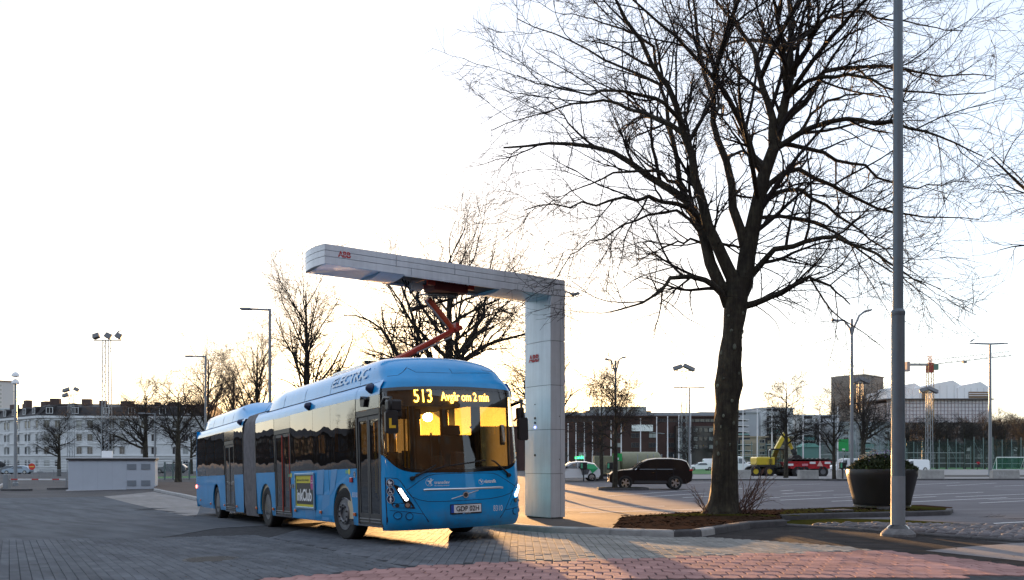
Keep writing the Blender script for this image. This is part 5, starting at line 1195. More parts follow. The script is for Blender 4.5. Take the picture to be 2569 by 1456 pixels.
# ---- the big tree: trunk and limbs follow the photograph, each limb with its own depth
rg = np.random.default_rng(21)
bt = thing('street_tree', 'large bare tree with wide spreading crown growing from the mossy kerbed bed', 'tree', TREE)
YT = TREE.y
def Zt(a, c): return ((1700+a/1.3234)/1.37914, (c/1.3236)/1.37914)
def trace(pts, dy, K=15, raw=False):
    n = len(pts); out = []
    for i, p in enumerate(pts):
        u, v = p if raw else Zt(*p); q_ = at(u, v, YT+dy*(i/(n-1))**1.2); out.append(q_-TREE)
    return resample([tuple(o) for o in out], K)
trunk = trace([(1813, 1306), (1815, 1270), (1817, 1200), (1821, 1100), (1824, 1010), (1826, 970), (1832, 900), (1842, 800), (1849, 735), (1852, 700)], 0, 26, True)
px = lambda w: w/2/FU*YT*.93
trr = np.interp(np.linspace(0, 1, 26), [0, .03, .08, .17, .35, .5, .56, .62, .75, .9, 1], [px(w) for w in (122, 96, 78, 70, 62, 62, 72, 66, 52, 60, 62)])
LIMB = [([(1080,1395),(1030,1320),(980,1288),(830,1275),(780,1330),(690,1380),(550,1435)], -1.2, 26), ([(1095,1360),(1010,1230),(960,1040),(870,900),(700,790),(540,690),(370,660),(60,680)], 1.5, 44), ([(1110,1300),(1040,1150),(1000,1020),(950,850),(890,640),(860,480),(760,330),(690,200),(600,60),(520,-120)], -1.5, 44),
 ([(1130,1380),(1165,1230),(1215,960),(1240,800),(1300,650),(1360,420),(1370,250),(1360,0),(1350,-250)], .6, 66), ([(1165,1110),(1110,960),(1090,760),(1020,600),(1010,440),(950,250),(940,50),(920,-200)], 2.0, 34), ([(1235,770),(1180,660),(1120,500),(1020,350),(850,180),(650,0),(520,-120)], -2.2, 24),
 ([(1290,640),(1270,480),(1220,330),(1190,200),(1060,40),(980,-160)], 1.2, 30), ([(1170,1400),(1300,1350),(1450,1275),(1530,1300),(1640,1400)], -1.0, 26), ([(1190,1260),(1300,1150),(1500,1095),(1640,1110),(1800,1200),(2000,1310)], -2.4, 24), ([(1250,870),(1370,770),(1500,830),(1700,920),(1900,985),(2230,1010)], 1.8, 20), ([(1320,680),(1400,620),(1560,550),(1800,560),(2000,610),(2250,720)], -2.0, 22),
 ([(1350,560),(1450,450),(1550,330),(1750,300),(1950,330),(2300,350)], 2.4, 22), ([(1370,350),(1450,200),(1500,80),(1600,-60)], -1.4, 26), ([(960,1020),(880,950),(700,910),(450,930),(150,960)], -2.4, 18), ([(870,890),(830,600),(780,400),(600,320),(400,210),(120,90)], 2.4, 20), ([(880,840),(700,780),(500,820),(230,960)], .8, 14), ([(1270,900),(1400,870),(1600,1000),(1780,1130),(1990,1290)], 2.6, 16),
 ([(1240,1000),(1400,1000),(1600,1080),(1850,1250),(2060,1330)], .4, 15), ([(1330,660),(1500,690),(1700,770),(1900,860),(2180,830)], 2.8, 16), ([(1390,430),(1500,350),(1680,350),(1900,420),(2250,440)], -2.6, 16), ([(900,620),(800,480),(600,420),(400,420),(120,360)], -2.8, 16), ([(850,600),(650,500),(450,460),(250,520),(10,590)], 1.6, 15),
 ([(1000,1120),(900,1100),(760,1150),(640,1230)], 1.4, 12), ([(960,1060),(800,960),(560,1060),(380,1150),(300,1260)], -1.6, 12), ([(1000,1110),(1180,1140),(1320,1190),(1440,1180)], -.8, 12), ([(1010,440),(1040,300),(1100,150),(1150,-100)], 1.5, 18), ([(1370,250),(1480,120),(1640,60),(1850,90),(2150,150)], 2.0, 16), ([(780,400),(720,200),(560,120),(330,60)], -1.0, 14), ([(1360,420),(1340,200),(1290,40),(1250,-200)], -2.2, 22), ([(1400,620),(1520,480),(1700,430),(1950,470)], .6, 13)]
LP, LR = [], []
for pts, dy, w in LIMB:
    # a limb starts at the depth of the limb or trunk it springs from
    u0_, v0_ = Zt(*pts[0]); best = (60.0, 0.0, None)
    for Q in [trunk]+LP:
        W3_ = Q+np.array(TREE); uu = CU+FU*W3_[:, 0]/W3_[:, 1]; vv_ = HV-FU*(W3_[:, 2]-CAM_H)/W3_[:, 1]; dd = np.hypot(uu-u0_, vv_-v0_); i_ = int(dd.argmin())
        if dd[i_] < best[0]: best = (dd[i_], W3_[i_, 1]-YT, tuple(Q[i_]))
    n_ = len(pts); P = resample(([best[2]] if best[2] and best[0] > 2 else [])+[tuple(at(*Zt(*p), YT+best[1]+(dy-best[1])*(i/(n_-1))**1.3)-TREE) for i, p in enumerate(pts)], 15); P[1:] += rg.normal(size=(14, 3))*.03
    LP.append(P); LR.append(np.maximum(.011, px(w*.9)*np.interp(np.linspace(0, 1, 15), [0, .25, .6, 1], [.95, .68, .38, .13])))
for k in range(7):            # limbs reaching towards and away from the viewer, springing from the leaders
    Q = LP[(3, 4, 3, 2, 6, 3, 5)[k]]; i_ = (4, 6, 8, 7, 5, 10, 6)[k]; p_ = Q[i_]; s_ = 1 if k % 2 else -1; dx_ = (-1.5, 1.2, 1.6, -1.0, .8, -1.2, .4)[k]
    P = resample([tuple(p_), tuple(p_+np.array([dx_*.3, s_*1.0, .7])), tuple(p_+np.array([dx_*.7, s_*2.4, 1.3])), tuple(p_+np.array([dx_, s_*4.2, 1.4]))], 15); LP.append(P); LR.append(np.maximum(.011, px(15)*np.linspace(1, .15, 15)))
LP = np.array(LP); LR = np.array(LR)
b2, r2 = sprout(LP, LR, 9, .12, 1, (.9, 2.9), (.35, 1.0), 9, rg, up=[.10, .08, .06, .03, 0, -.02, -.03, -.03], wob=.11, rr=.62, r1=.25, rmin=.008)
b3, r3 = sprout(b2, r2, 8, .15, 1, (.5, 1.5), (.4, 1.1), 7, rg, up=[.04, .03, .01, 0, -.01, -.02], wob=.13, rr=.62, r1=.4, rmin=.0055)
b4, r4 = sprout(b3, r3, 4, .15, 1, (.2, .65), (.4, 1.1), 5, rg, up=[.03, .02, 0, -.01], wob=.15, rr=.65, r1=.6, rmin=.004)
tw, rw = sprout(LP, LR, 10, .1, 1, (.3, 1.1), (.6, 1.4), 6, rg, up=-.03, wob=.2, rr=.2, r1=.4, rmin=.004)
v, f = tubes(trunk[None], trr[None], 20)
# bark relief and burls
vv = v.copy(); an = np.arctan2(vv[:, 1]-np.interp(vv[:, 2], trunk[:, 2], trunk[:, 1]), vv[:, 0]-np.interp(vv[:, 2], trunk[:, 2], trunk[:, 0])); cx = np.interp(vv[:, 2], trunk[:, 2], trunk[:, 0]); cy = np.interp(vv[:, 2], trunk[:, 2], trunk[:, 1])
k_ = 1+.05*np.sin(5*an+3*vv[:, 2])+.035*np.sin(9*an-5*vv[:, 2]+1)+.03*np.sin(2*an+7*vv[:, 2]); low = np.clip(1-vv[:, 2]/.5, 0, 1); k_ += .16*low*np.sin(5*an+.6)
vv[:, 0] = cx+(vv[:, 0]-cx)*k_; vv[:, 1] = cy+(vv[:, 1]-cy)*k_
parts_ = [(vv, f), tubes(LP, LR, 9)]
v, f = merge(parts_); npobj('trunk', v, f, mBark, bt, True)
v, f = merge([tubes(b2, r2, 5), tubes(b3, r3, 4), tubes(b4, r4, 3), tubes(tw, rw, 3)]); npobj('crown', v, f, mTwig, bt)
# pale lichen spots and a burl on the trunk
for i in range(26):
    z = rg.uniform(.6, 5.0); a = rg.uniform(math.pi*1.05, math.pi*1.95); r_ = np.interp(z, trunk[:, 2], trr)*.985; c = Vector((np.interp(z, trunk[:, 2], trunk[:, 0])+r_*math.cos(a), np.interp(z, trunk[:, 2], trunk[:, 1])+r_*math.sin(a), z)); n_ = Vector((math.cos(a), math.sin(a), 0)); t_ = Vector((-math.sin(a), math.cos(a), 0)); s_ = rg.uniform(.015, .05)
    b = MB(); b.lathe([(0, .018), (s_*.6, .016), (s_, 0), (s_, -.03)], 8, Matrix.Translation(c) @ n_.to_track_quat('Z', 'Y').to_matrix().to_4x4() @ Matrix.Diagonal((1, rg.uniform(.7, 1.8), 1, 1))); b.obj('lichen', mat('lichen', (.16, .17, .13), .95, rnd=.3), bt, smooth=True)
# root suckers beside the trunk: a shrub of thin stems
sh = thing('sucker_shrub', 'dense clump of reddish leafless shoots on the lamp post side of the big tree', 'shrub', (TREE.x, TREE.y, TREE.z+.2))
S = []
for i in range(40):
    right = i < 34; x0 = rg.uniform(.25, .62) if right else -rg.uniform(.35, .5); y0 = rg.uniform(-.35, .35); L = rg.uniform(.5, 1.35) if right else rg.uniform(.35, .8); sl = rg.uniform(-.05, .95) if right else -rg.uniform(.2, .8)
    p = np.array([x0, y0, 0.0]); d = np.array([sl, rg.normal()*.3, 1.0]); pts = [p]
    for k in range(6): d = d+rg.normal(size=3)*.14; d[2] -= .05; d /= np.linalg.norm(d); p = p+d*L/6; pts.append(p)
    S.append(pts)
S = np.array(S)
sh2 = thing('sucker_shrub', 'few thin leafless shoots on the mast side of the big tree trunk', 'shrub', (TREE.x, TREE.y, TREE.z+.2))
for SS, root_ in ((S[:34], sh), (S[34:], sh2)):
    SR = np.tile(np.linspace(.010, .004, 7), (len(SS), 1)); s2, sr2 = sprout(SS, SR, 4, .35, 1, (.1, .38), (.4, .9), 4, rg, up=.03, wob=.15, rr=.7, r1=.5, rmin=.003)
    v, f = merge([tubes(SS, SR, 5), tubes(s2, sr2, 4)]); npobj('shoot_clump', v, f, mat('shoot_bark', (.10, .05, .04), .6, rnd=.3), root_)
# ---- generic bare trees in three habits
def make_tree(seed, H, spread, r0, habit, dens=1.0, zfork=.3, rm=1.0):
    rg = np.random.default_rng(seed); K = 12
    tz = np.linspace(-.03, .92 if habit != 'wide' else .80, K)*H; tr = np.stack([np.cumsum(rg.normal(size=K)*.014*H/10), np.cumsum(rg.normal(size=K)*.014*H/10), tz], 1); tr[0, :2] = 0
    rr = r0*np.interp(np.linspace(0, 1, K), [0, .06, .3, .6, 1], [1.35, 1.0, .85, .5, .12])
    wood = [(tr[None], rr[None], 10)]
    if habit == 'wide': L1, q1 = sprout(tr[None], rr[None], int(22*dens), zfork, .98, (spread*.85, spread*1.25), (.65, 1.25), 13, rg, up=[.03]*6+[-.01]*3+[-.05]*3, wob=.11, rr=.55, r1=.12, rmin=.014)
    elif habit == 'vase': L1, q1 = sprout(tr[None], rr[None], int(22*dens), zfork, .95, (spread*.9, spread*1.4), (.45, .95), 12, rg, up=[.05]*5+[.03]*6, wob=.10, rr=.55, r1=.12, rmin=.012)
    else: L1, q1 = sprout(tr[None], rr[None], int(19*dens), zfork, .98, (spread*.8, spread*1.25), (.6, 1.25), 11, rg, up=[.03]*4+[-.02]*6, wob=.15, rr=.6, r1=.15, rmin=.012)
    L2, q2 = sprout(L1, q1, 12, .12, 1, (spread*.22, spread*.55), (.4, 1.0), 7, rg, up=[.04, .03, .02, 0, -.02, -.03], wob=.14, rr=.55, r1=.3, rmin=.008*rm)
    L3, q3 = sprout(L2, q2, 6, .15, 1, (spread*.10, spread*.27), (.4, 1.0), 5, rg, up=0, wob=.18, rr=.65, r1=.5, rmin=.0055*rm)
    L4, q4_ = sprout(L3, q3, 3, .2, 1, (spread*.05, spread*.14), (.4, 1.0), 4, rg, up=0, wob=.2, rr=.7, r1=.6, rmin=.0042*rm)
    return wood+[(L1, q1, 6)], [(L2, q2, 4), (L3, q3, 3), (L4, q4_, 3)]
def new_tree(seed, H, spread, r0, habit, label, loc, group, dens=1.0, zf=.3, rm=1.0):
    t = thing('street_tree', label, 'tree', loc, 0, group); w, f_ = make_tree(seed, H, spread, r0, habit, dens, zf, rm); tree_obj(t, w, f_); return t
def onG(u, Y, v=1157): p = at(u, v, Y); return Vector((p.x, p.y, G(p.x, p.y)-.03))
T2 = new_tree(31, 13.0, 5.8, .36, 'wide', 'tall bare tree rising behind the white charging arm', onG(1125, 38), None, 1.0, .34, 1.0)
T3 = new_tree(32, 12.0, 4.4, .26, 'vase', 'slender bare tree behind the roof of the bus front section', onG(769, 48), None, 1.0, .35, 1.05)
T5 = new_tree(33, 8.8, 3.4, .26, 'wide', 'bare tree on the kerb strip beside the pale container hut', onG(447, 67), None, .85, .34, 1.15)
P1 = new_tree(34, 6.0, 2.6, .15, 'round', 'young bare tree on a kerbed islet in front of the black car', onG(1543, 47), None, .8, .42, 1.3)
PB = new_tree(35, 9.0, 3.2, .2, 'round', 'bare tree in front of the excavator boom', onG(1972, 75), None, .85, .30, 1.3)
dup(T5, onG(365, 76), 1.3, 'bare tree standing behind the right end of the pale container hut', scale=1.08)
dup(T3, onG(645, 63), 2.2, 'bare tree behind the rear half of the bus roof', scale=.9)
dup(T3, onG(522, 80), 4.0, 'bare tree next to the grey lamp with single arm above the bus rear', scale=1.0)
dup(T3, onG(585, 100), 5.0, 'faint bare tree farther off behind the bus rear', scale=1.1)
dup(T2, onG(1345, 58), 2.4, 'bare tree showing on both sides of the charging mast column', scale=.82)
dup(T3, onG(955, 66), 3.0, 'bare tree half hidden by the bus roof under the charging arm', scale=.9)
dup(T5, onG(148, 112), 2.0, 'bare tree before the white stone building left of the hut roof', scale=.98); dup(T5, onG(258, 112), 3.6, 'bare tree before the white stone building above the hut roof', scale=1.0)
dup(T5, onG(480, 118), 5.2, 'dark bare tree by the grass strip behind the bus rear', scale=.9)
dup(P1, onG(1508, 70), 1.0, 'young bare tree beside the khaki tank container', scale=1.2)
dup(PB, onG(2093, 69), 2.0, 'bare tree with arching low branches on the kerbed islet left of the plant pot', scale=.80)
dup(PB, onG(1727, 84), 3.0, 'thin bare tree next to the double-headed parking lamp', scale=.6)
dup(T2, onG(2165, 125), 1.0, 'tall bare tree in front of the grey office tower', scale=1.12)
for i, (u, Y, s_, r_) in enumerate([(1945, 130, .95, 0), (1995, 135, 1.0, 1), (2045, 140, .9, 2), (1800, 140, .7, 3), (2235, 140, 1.0, 4), (2280, 150, .95, 5), (2320, 160, 1.1, 1), (2375, 165, 1.1, 2), (2420, 170, 1.15, 3), (2470, 175, 1.1, 4), (2520, 180, 1.2, 5), (2575, 180, 1.25, 0), (2350, 190, 1.3, 2), (2440, 195, 1.35, 5), (2500, 200, 1.5, 1), (2555, 205, 1.4, 3)]):
    dup(PB, onG(u, max(Y, 186)), r_*1.1, 'bare tree in the dense dark row on the slope behind the sports fence' if u > 2260 else 'bare tree growing between the apartment blocks and the flagpoles', 'trees on the slope behind the fence' if u > 2260 else 'trees between flats and flagpoles', s_*max(1, 186/Y))
et = new_tree(36, 16.5, 6.0, .42, 'wide', 'bare tree at the right edge whose branches reach into the picture', Vector((17.0, 20.5, G(17.0, 20.5))), None, 1.2, .46)
# ================================================================== street furniture and vehicles, from near to far
mPost = mat('post_galvanised', (.26, .28, .30), .5, metal=.5, noise=.1, nscale=2); mPostD = mat('post_dark', (.035, .035, .04), .5); mWhite = mat('white_paint', (.78, .78, .78), .5); mConc = mat('precast_concrete', (.36, .35, .33), .9, noise=.25, nscale=2.5, bump=.5, bscale=20)
def pole(b, h, r0, r1=None): b.lathe([(r0*1.6, -.1), (r0*1.6, .25), (r0, .3), (r1 or r0*.65, h)], 12)
def street_lamp(u, Y, vtop, arms, label, r=.07, m=mPost, style='flat', bird=False, rz=0):
    p = onG(u, Y); H = at(u, vtop, Y).z-p.z; L = thing('street_lamp', label, 'street lamp', p, rz)
    b = MB(); pole(b, H, r); b.obj('pole', m, L, smooth=30)
    for du, dv in arms:
        x = du/FU*Y; z = -dv/FU*Y; s_ = 1 if x > 0 else -1
        a = MB()
        if style == 'curve': a.tube([(0, 0, H-.9), (s_*.10, 0, H-.5), (x*.4, 0, H-.05+z*.5), (x*.75, 0, H+z)], r*.55, 8)
        else: a.tube([(0, 0, H-.05), (x*.5, 0, H-.02+z*.5), (x*.8, 0, H+z)], r*.5, 8)
        a.obj('arm', m, L, smooth=True)
        h = MB(); hl = max(.32, abs(x)*.42); M = Matrix.Translation((x*.85, 0, H+z)) @ Matrix.Rotation(-s_*(.25 if style == 'curve' else .03), 4, 'Y')
        h.prism([(-hl*.5, -.02), (-hl*.42, -.05), (hl*.42, -.06), (hl*.55, -.015), (hl*.45, .035), (-hl*.4, .045)], lambda a_, c_: M @ Vector((a_*s_, -.11, c_)), lambda a_, c_: M @ Vector((a_*s_, .11, c_))); h.obj('lamp_head', m, L, bevel=.015)
    return L
street_lamp(677, 36, 775, [(-70, 0)], 'grey street lamp with one long arm behind the bus middle', .085)
street_lamp(516, 50, 893, [(-49, 1)], 'grey street lamp with one arm behind the bus rear end', .085)
street_lamp(389, 66, 1037, [(-39, 0)], 'low pale street lamp at the right end of the container hut', .08)
street_lamp(1398, 37, 720, [(52, 18)], 'street lamp whose curved head shows beside the top of the charging mast', .07, style='curve')
street_lamp(1544, 56, 905, [(-25, -3), (24, -8)], 'parking lamp with two curved arms behind the young tree', .085, style='curve')
street_lamp(1730, 80, 972, [(-38, 0), (36, 0)], 'parking lamp with two flat arms next to a white flagpole', .10)
street_lamp(2137, 46, 800, [(-48, 4), (46, -20)], 'tall parking lamp with two curved arms behind the plant pot', .10, style='curve')
L = street_lamp(2484, 86, 862, [(-48, 0), (42, 0)], 'tall parking lamp with two arms and a gull beside the running person', .17)
street_lamp(1648, 118, 1086, [(-18, -2), (18, 2)], 'small twin-armed lamp in front of the brown brick building', .09)
street_lamp(1990, 118, 1110, [(-14, 0), (14, 0)], 'small twin-armed lamp beyond the excavator boom', .08)
def gull(p, label):
    b = MB(); b.lathe([(0, -.22), (.03, -.2), (.07, -.08), (.085, .05), (.06, .15), (.05, .2), (.06, .25), (.045, .31), (.015, .34), (0, .38)], 10, Matrix.Translation(p) @ Matrix.Rotation(R(60), 4, 'Y')); b.tube([p+Vector((0, .03, -.05)), p+Vector((.01, .03, -.18))], .008, 4); b.tube([p+Vector((0, -.03, -.05)), p+Vector((.01, -.03, -.18))], .008, 4)
    o = b.obj('gull', mat('gull_plumage', (.3, .3, .32), .8), smooth=40); return tag(o, label, 'bird')
pL = onG(2484, 86); gull(Vector((pL.x-46/FU*86, pL.y, at(2440, 855, 86).z)), 'gull perched on the left head of the tall parking lamp')
# globe-hooded lamp at the left
p = onG(39, 66); H = at(39, 935, 66).z-p.z; L = thing('hooded_lamp', 'slim grey post with two stacked white dome hoods at the gate', 'street lamp', p)
b = MB(); pole(b, H-.5, .13, .09); b.obj('pole', mPost, L, smooth=30)
for z in (H-.85, H-.3):
    b = MB(); b.lathe([(.30, z), (.29, z+.08), (.22, z+.24), (.1, z+.33), (.04, z+.36)], 18); b.lathe([(.3, z), (.05, z-.06)], 18, cap=False); b.obj('hood', mWhite, L, smooth=40)
b = MB(); b.tube([(0, 0, H), (0, 0, H+.45)], .015, 6); b.tube([(-.2, 0, H-1.45), (.2, 0, H-1.45)], .015, 6); b.obj('finial', mPostD, L)
# lattice floodlight masts
def flood(u, Y, vtop, lights, label, w=.5, vl=None, bird=False):
    p = onG(u, Y); H = at(u, vtop, Y).z-p.z; L = thing('floodlight_mast', label, 'floodlight', p)
    b = MB(); s_ = w/2
    for x, y in ((-s_, -s_), (s_, -s_), (s_, s_), (-s_, s_)): b.tube([(x, y, 0), (x*.7, y*.7, H)], .055, 4)
    n = int(H/1.1)
    for i in range(n):
        z0, z1 = H*i/n, H*(i+1)/n; k0, k1 = s_*(1-.3*i/n), s_*(1-.3*(i+1)/n); f_ = 1 if i % 2 else -1
        b.tube([(-k0*f_, -k0, z0), (k1*f_, -k1, z1)], .026, 3); b.tube([(k0*f_, k0, z0), (-k1*f_, k1, z1)], .026, 3); b.tube([(-k0, k0*f_, z0), (-k1, -k1*f_, z1)], .026, 3)
    b.obj('lattice', mPost, L)
    xs_ = [l[0]/FU*Y for l in lights]; b = MB(); zl = H-.1; b.box((min(xs_)-.3, -.06, zl), (max(xs_)+.3, .06, zl+.1)); b.obj('crossbar', mPostD, L)
    for du, dv, sz in lights:
        x = du/FU*Y; z = zl+.2-dv/FU*Y; M = Matrix.Translation((x, 0, z+.3)) @ Matrix.Rotation(R(25 if du > 0 else -18), 4, 'Y') @ Matrix.Rotation(R(-25), 4, 'X')
        h = MB(); h.prism([(-sz, -.3), (sz, -.3), (sz*.9, .32), (-sz*.9, .32)], lambda a_, c_: M @ Vector((a_, -.25, c_)), lambda a_, c_: M @ Vector((a_*.8, .25, c_*.7))); h.obj('floodlight', mat('floodlight_grey', (.13, .13, .14), .5), L, bevel=.03)
        t = MB(); t.tube([(x, 0, zl+.05), (x, 0, z+.1)], .04, 5); t.obj('bracket', mPostD, L)
    return L, p, H
fm, p, H = flood(268, 100, 853, [(-26, 0, .42), (4, 0, .42), (30, 0, .40)], 'tall lattice floodlight mast with three lamps behind the hut', .9)
gull(Vector((p.x+29/FU*100, p.y, p.z+H+.95)), 'gull sitting on the right lamp of the three-lamp floodlight mast')
flood(178, 150, 990, [(-11, -5, .7), (-13, 8, .6), (14, -6, .5)], 'distant lattice mast with small floodlights above the white building', .9)
flood(1716, 130, 930, [(-16, 0, .8), (12, 0, 1.0)], 'lattice floodlight mast with two lamps between the flagpoles', .9); flood(2158, 130, 962, [(-12, 0, .8), (10, 0, .9)], 'lattice floodlight mast in front of the grey office tower', .9); flood(2331, 140, 985, [(-14, 0, .8), (8, 0, 1.0)], 'lattice floodlight mast in front of the wrapped building', .9)
# flagpoles
for k, (u, vt, Y) in enumerate([(1425.4, 1065, 104), (1445, 1063, 103), (1466, 1062, 102), (1486.5, 1060, 101), (1509.6, 1058, 100), (1533, 1057, 99), (1558.5, 1053, 98), (1607, 1053, 97), (1647.5, 1049, 96), (1675, 1048, 95), (1703, 1044, 94), (1732.6, 1040, 93), (1864, 1032, 90), (1900, 1030, 89), (1936.6, 1027, 88), (1975.7, 1025, 87), (2014.7, 1022, 86), (2057, 1022, 85), (2101.6, 1024, 84), (2134.7, 1020, 83)]):
    p = onG(u, Y); H = at(u, vt, Y).z-p.z; t = thing('flagpole', 'white flagless pole in front of the brown brick building' if u < 1750 else 'white flagless pole in front of the stepped apartment blocks', 'flagpole', p, 0, 'flagpoles before the brick building' if u < 1750 else 'flagpoles before the apartment blocks')
    b = MB(); b.lathe([(.085, 0), (.08, .5), (.045, H)], 8); b.obj('pole', mWhite, t, smooth=30); b = MB(); b.lathe([(.0, H+.14), (.07, H+.09), (.075, H+.04), (.03, H-.02)], 8); b.obj('finial', mWhite, t, smooth=True)
# --- container hut
hb = gnd(171, 1232); Yh = hb.y; Xl = hb.x; HA = R(19); _r = ray(389, 1157); _t = (hb.y*math.cos(HA)-hb.x*math.sin(HA))/(math.cos(HA)-_r.x*math.sin(HA)); Xr = math.hypot(_r.x*_t-hb.x, _t-hb.y)+hb.x; zt_ = at(171, 1151, Yh).z-hb.z; hut = thing('container_hut', 'pale blue grey container hut with four vents and a flat black roof edge', 'hut', hb, HA)
def hutp(u, v):
    r_ = ray(u, v); t_ = (hb.y*math.cos(HA)-hb.x*math.sin(HA))/(math.cos(HA)-r_.x*math.sin(HA)); p_ = Vector((0, 0, CAM_H))+r_*t_; return Vector((math.hypot(p_.x-hb.x, p_.y-hb.y), 0, p_.z-hb.z))
Wd = Xr-Xl; mHut = mat('hut_sheet', (.50, .54, .60), .55, noise=.05, nscale=1.2)
b = MB(); b.box((0, 0, .06), (Wd, 2.9, zt_-.10)); b.obj('body', mHut, hut, bevel=.02); b = MB(); b.box((-.12, -.08, -.05), (Wd+.02, 2.95, .058)); b.obj('base_plate', mat('hut_base', (.6, .6, .62), .6), hut)
b = MB(); b.box((-.10, -.10, zt_-.10), (Wd+.05, 3.0, zt_+.02)); b.obj('roof_fascia', mPostD, hut); b = MB(); b.box((-.14, -.13, zt_+.02), (Wd+.08, 3.05, zt_+.07)); b.obj('roof_sheet', mWhite, hut)
for zx, zy in ((1842, 952), (2040, 950), (1843, 1182), (2040, 1180)):
    q_ = hutp((.247242*zx)/1.37914, (1380+.247242*zy)/1.37914); b = MB(); b.box((q_.x-.27, -.03, q_.z-.18), (q_.x+.27, -.001, q_.z+.18)); vo = b.obj('vent', mat('vent_grey', (.27, .30, .34), .6), hut)
    for i in range(6): s_ = MB(); s_.box((q_.x-.24, -.045, q_.z-.15+i*.055), (q_.x+.24, -.028, q_.z-.12+i*.055)); s_.obj('slat', mat('vent_grey', (.27, .30, .34), .6), vo)
q_ = hutp(264, 1145); b = MB(); b.box((q_.x-.30, .8, zt_+.06), (q_.x+.30, 1.3, zt_+.50)); b.obj('roof_unit', mWhite, hut, bevel=.03)
for i in range(1, 6): b = MB(); b.box((Wd*i/6-.006, -.004, .1), (Wd*i/6+.006, .002, zt_-.12)); b.obj('sheet_joint', mat('hut_joint', (.40, .44, .50), .6), hut)
# gate boom, low islands, barrier, no entry sign, hut at the left edge
gb = gnd(45, 1228); bo = thing('gate_boom', 'white boom with red bands closing the drive left of the hut', 'barrier', gb); zb_ = at(45, 1203, gb.y).z-gb.z; xe = at(166, 1203, gb.y).x-gb.x
b = MB(); b.box((-.9, -.2, 0), (-.55, .2, 1.0)); b.obj('boom_housing', mPost, bo, bevel=.03)
for k in range(9): b = MB(); b.box((-.9+(xe+.9)*k/9, -.03, zb_-.04), (-.9+(xe+.9)*(k+1)/9-.002, .03, zb_+.04)); b.obj('boom_section', mat('red_band', (.5, .03, .03), .5) if k % 3 == 1 else mWhite, bo)
b = MB(); b.tube([(xe, 0, -.05), (xe, 0, zb_+.1)], .04, 6); b.obj('boom_rest', mPost, bo)
for (u0, u1, v_, lb_) in ((2, 80, 1232, 'low dark kerbed islet round the foot of the hooded lamp'), (118, 172, 1229, 'low dark kerbed islet at the left corner of the hut')):
    a = gnd(u0, v_); c = gnd(u1, v_); b = MB(); n_ = 10; pr = [(a.x+(c.x-a.x)*(.5-.5*math.cos(math.pi*i/n_)), a.y-.35*math.sin(math.pi*i/n_)) for i in range(n_+1)]+[(c.x-(c.x-a.x)*(.5-.5*math.cos(math.pi*i/n_)), a.y+.6*math.sin(math.pi*i/n_)) for i in range(1, n_)]
    b.prism(pr, lambda x, y: Vector((x, y, G(x, y)+.13)), lambda x, y: Vector((x, y, G(x, y)-.1))); kind(b.obj('islet', mKerbD, bevel=.03), 'structure', lb_)
def crowd_barrier(u0, u1, v_, label):
    a = gnd(u0, v_); c = gnd(u1, v_); W_ = (c-a).length; t = thing('crowd_barrier', label, 'barrier', a, math.atan2(c.y-a.y, c.x-a.x), 'metal barriers in the drive'); b = MB(); b.tube([(0, 0, 0), (0, 0, 1.1), (W_, 0, 1.1), (W_, 0, 0)], .025, 6); b.tube([(0, 0, .2), (W_, 0, .2)], .02, 6); b.obj('frame', mPost, t)
    for i in range(1, 16): b = MB(); b.tube([(W_*i/16, 0, .2), (W_*i/16, 0, 1.1)], .014, 4); b.obj('bar', mPost, t)
crowd_barrier(100, 134, 1209, 'grey metal crowd barrier in the drive left of the hut'); crowd_barrier(135, 172, 1211, 'grey metal crowd barrier in the drive left of the hut')
sg = onG(80, 110); t = thing('no_entry_sign', 'round red no entry sign in the drive before the white building', 'sign', sg); zc_ = at(80, 1171, 110).z-sg.z
b = MB(); b.tube([(0, .03, 0), (0, .03, zc_+.4)], .04, 6); b.obj('post', mPost, t); M = Matrix.Translation((0, 0, zc_)) @ Matrix.Rotation(R(90), 4, 'X'); b = MB(); b.lathe([(.42, -.01), (.42, .01)], 20, M); b.obj('disc', mat('sign_red', (.6, .04, .02), .5), t); b = MB(); b.box((-.3, -.02, zc_-.06), (.3, -.0105, zc_+.06)); b.obj('bar', mat('sign_bar', (.8, .55, .1), .5), t)
p = gnd(-14, 1186); t = thing('kiosk', 'dark roofed grey kiosk cut by the left edge of the view', 'kiosk', p); b = MB(); b.box((-2.5, 0, -.1), (.75, 2.5, 1.25)); b.obj('wall', mat('kiosk_wall', (.4, .4, .4), .7), t); b = MB(); b.prism([(-2.6, 1.25), (.9, 1.25), (.7, 2.0), (-.2, 2.5), (-2.6, 2.5)], lambda x, z: Vector((x, -.2, z)), lambda x, z: Vector((x, 2.7, z))); b.obj('roof', mPostD, t)
for i in range(5): b = MB(); b.box((-2.5, -.02, .02+i*.24), (.76, -.001, .24+i*.24)); b.obj('plank', mat('kiosk_plank', (.42, .42, .42), .7, rnd=.1), t)
LK = PX((-40, 1238), (0, 1226), (14, 1219), (26, 1208)); kerb('gate_kerb', LK, .2, .2, 1.2, mKL, 'pale curved kerb beside the kiosk', left=True)
# kerb strip behind the bus (left part)
KL = PX((385, 1232), (420, 1240), (455, 1247), (493, 1256)); KL.append(xy(26, 3.5)); kerb('strip_kerb', KL, .14, .16, 1.0, mKerb, 'pale kerb of the tree strip beside the hut', left=True)
sheet('kerb_strip', offs(KL, .1)+[xy(28, 8)]+PX((495, 1214), (440, 1213), (391, 1214), (386, 1228)), .13, mWalk, 'grey footpath strip with the tree beside the hut')
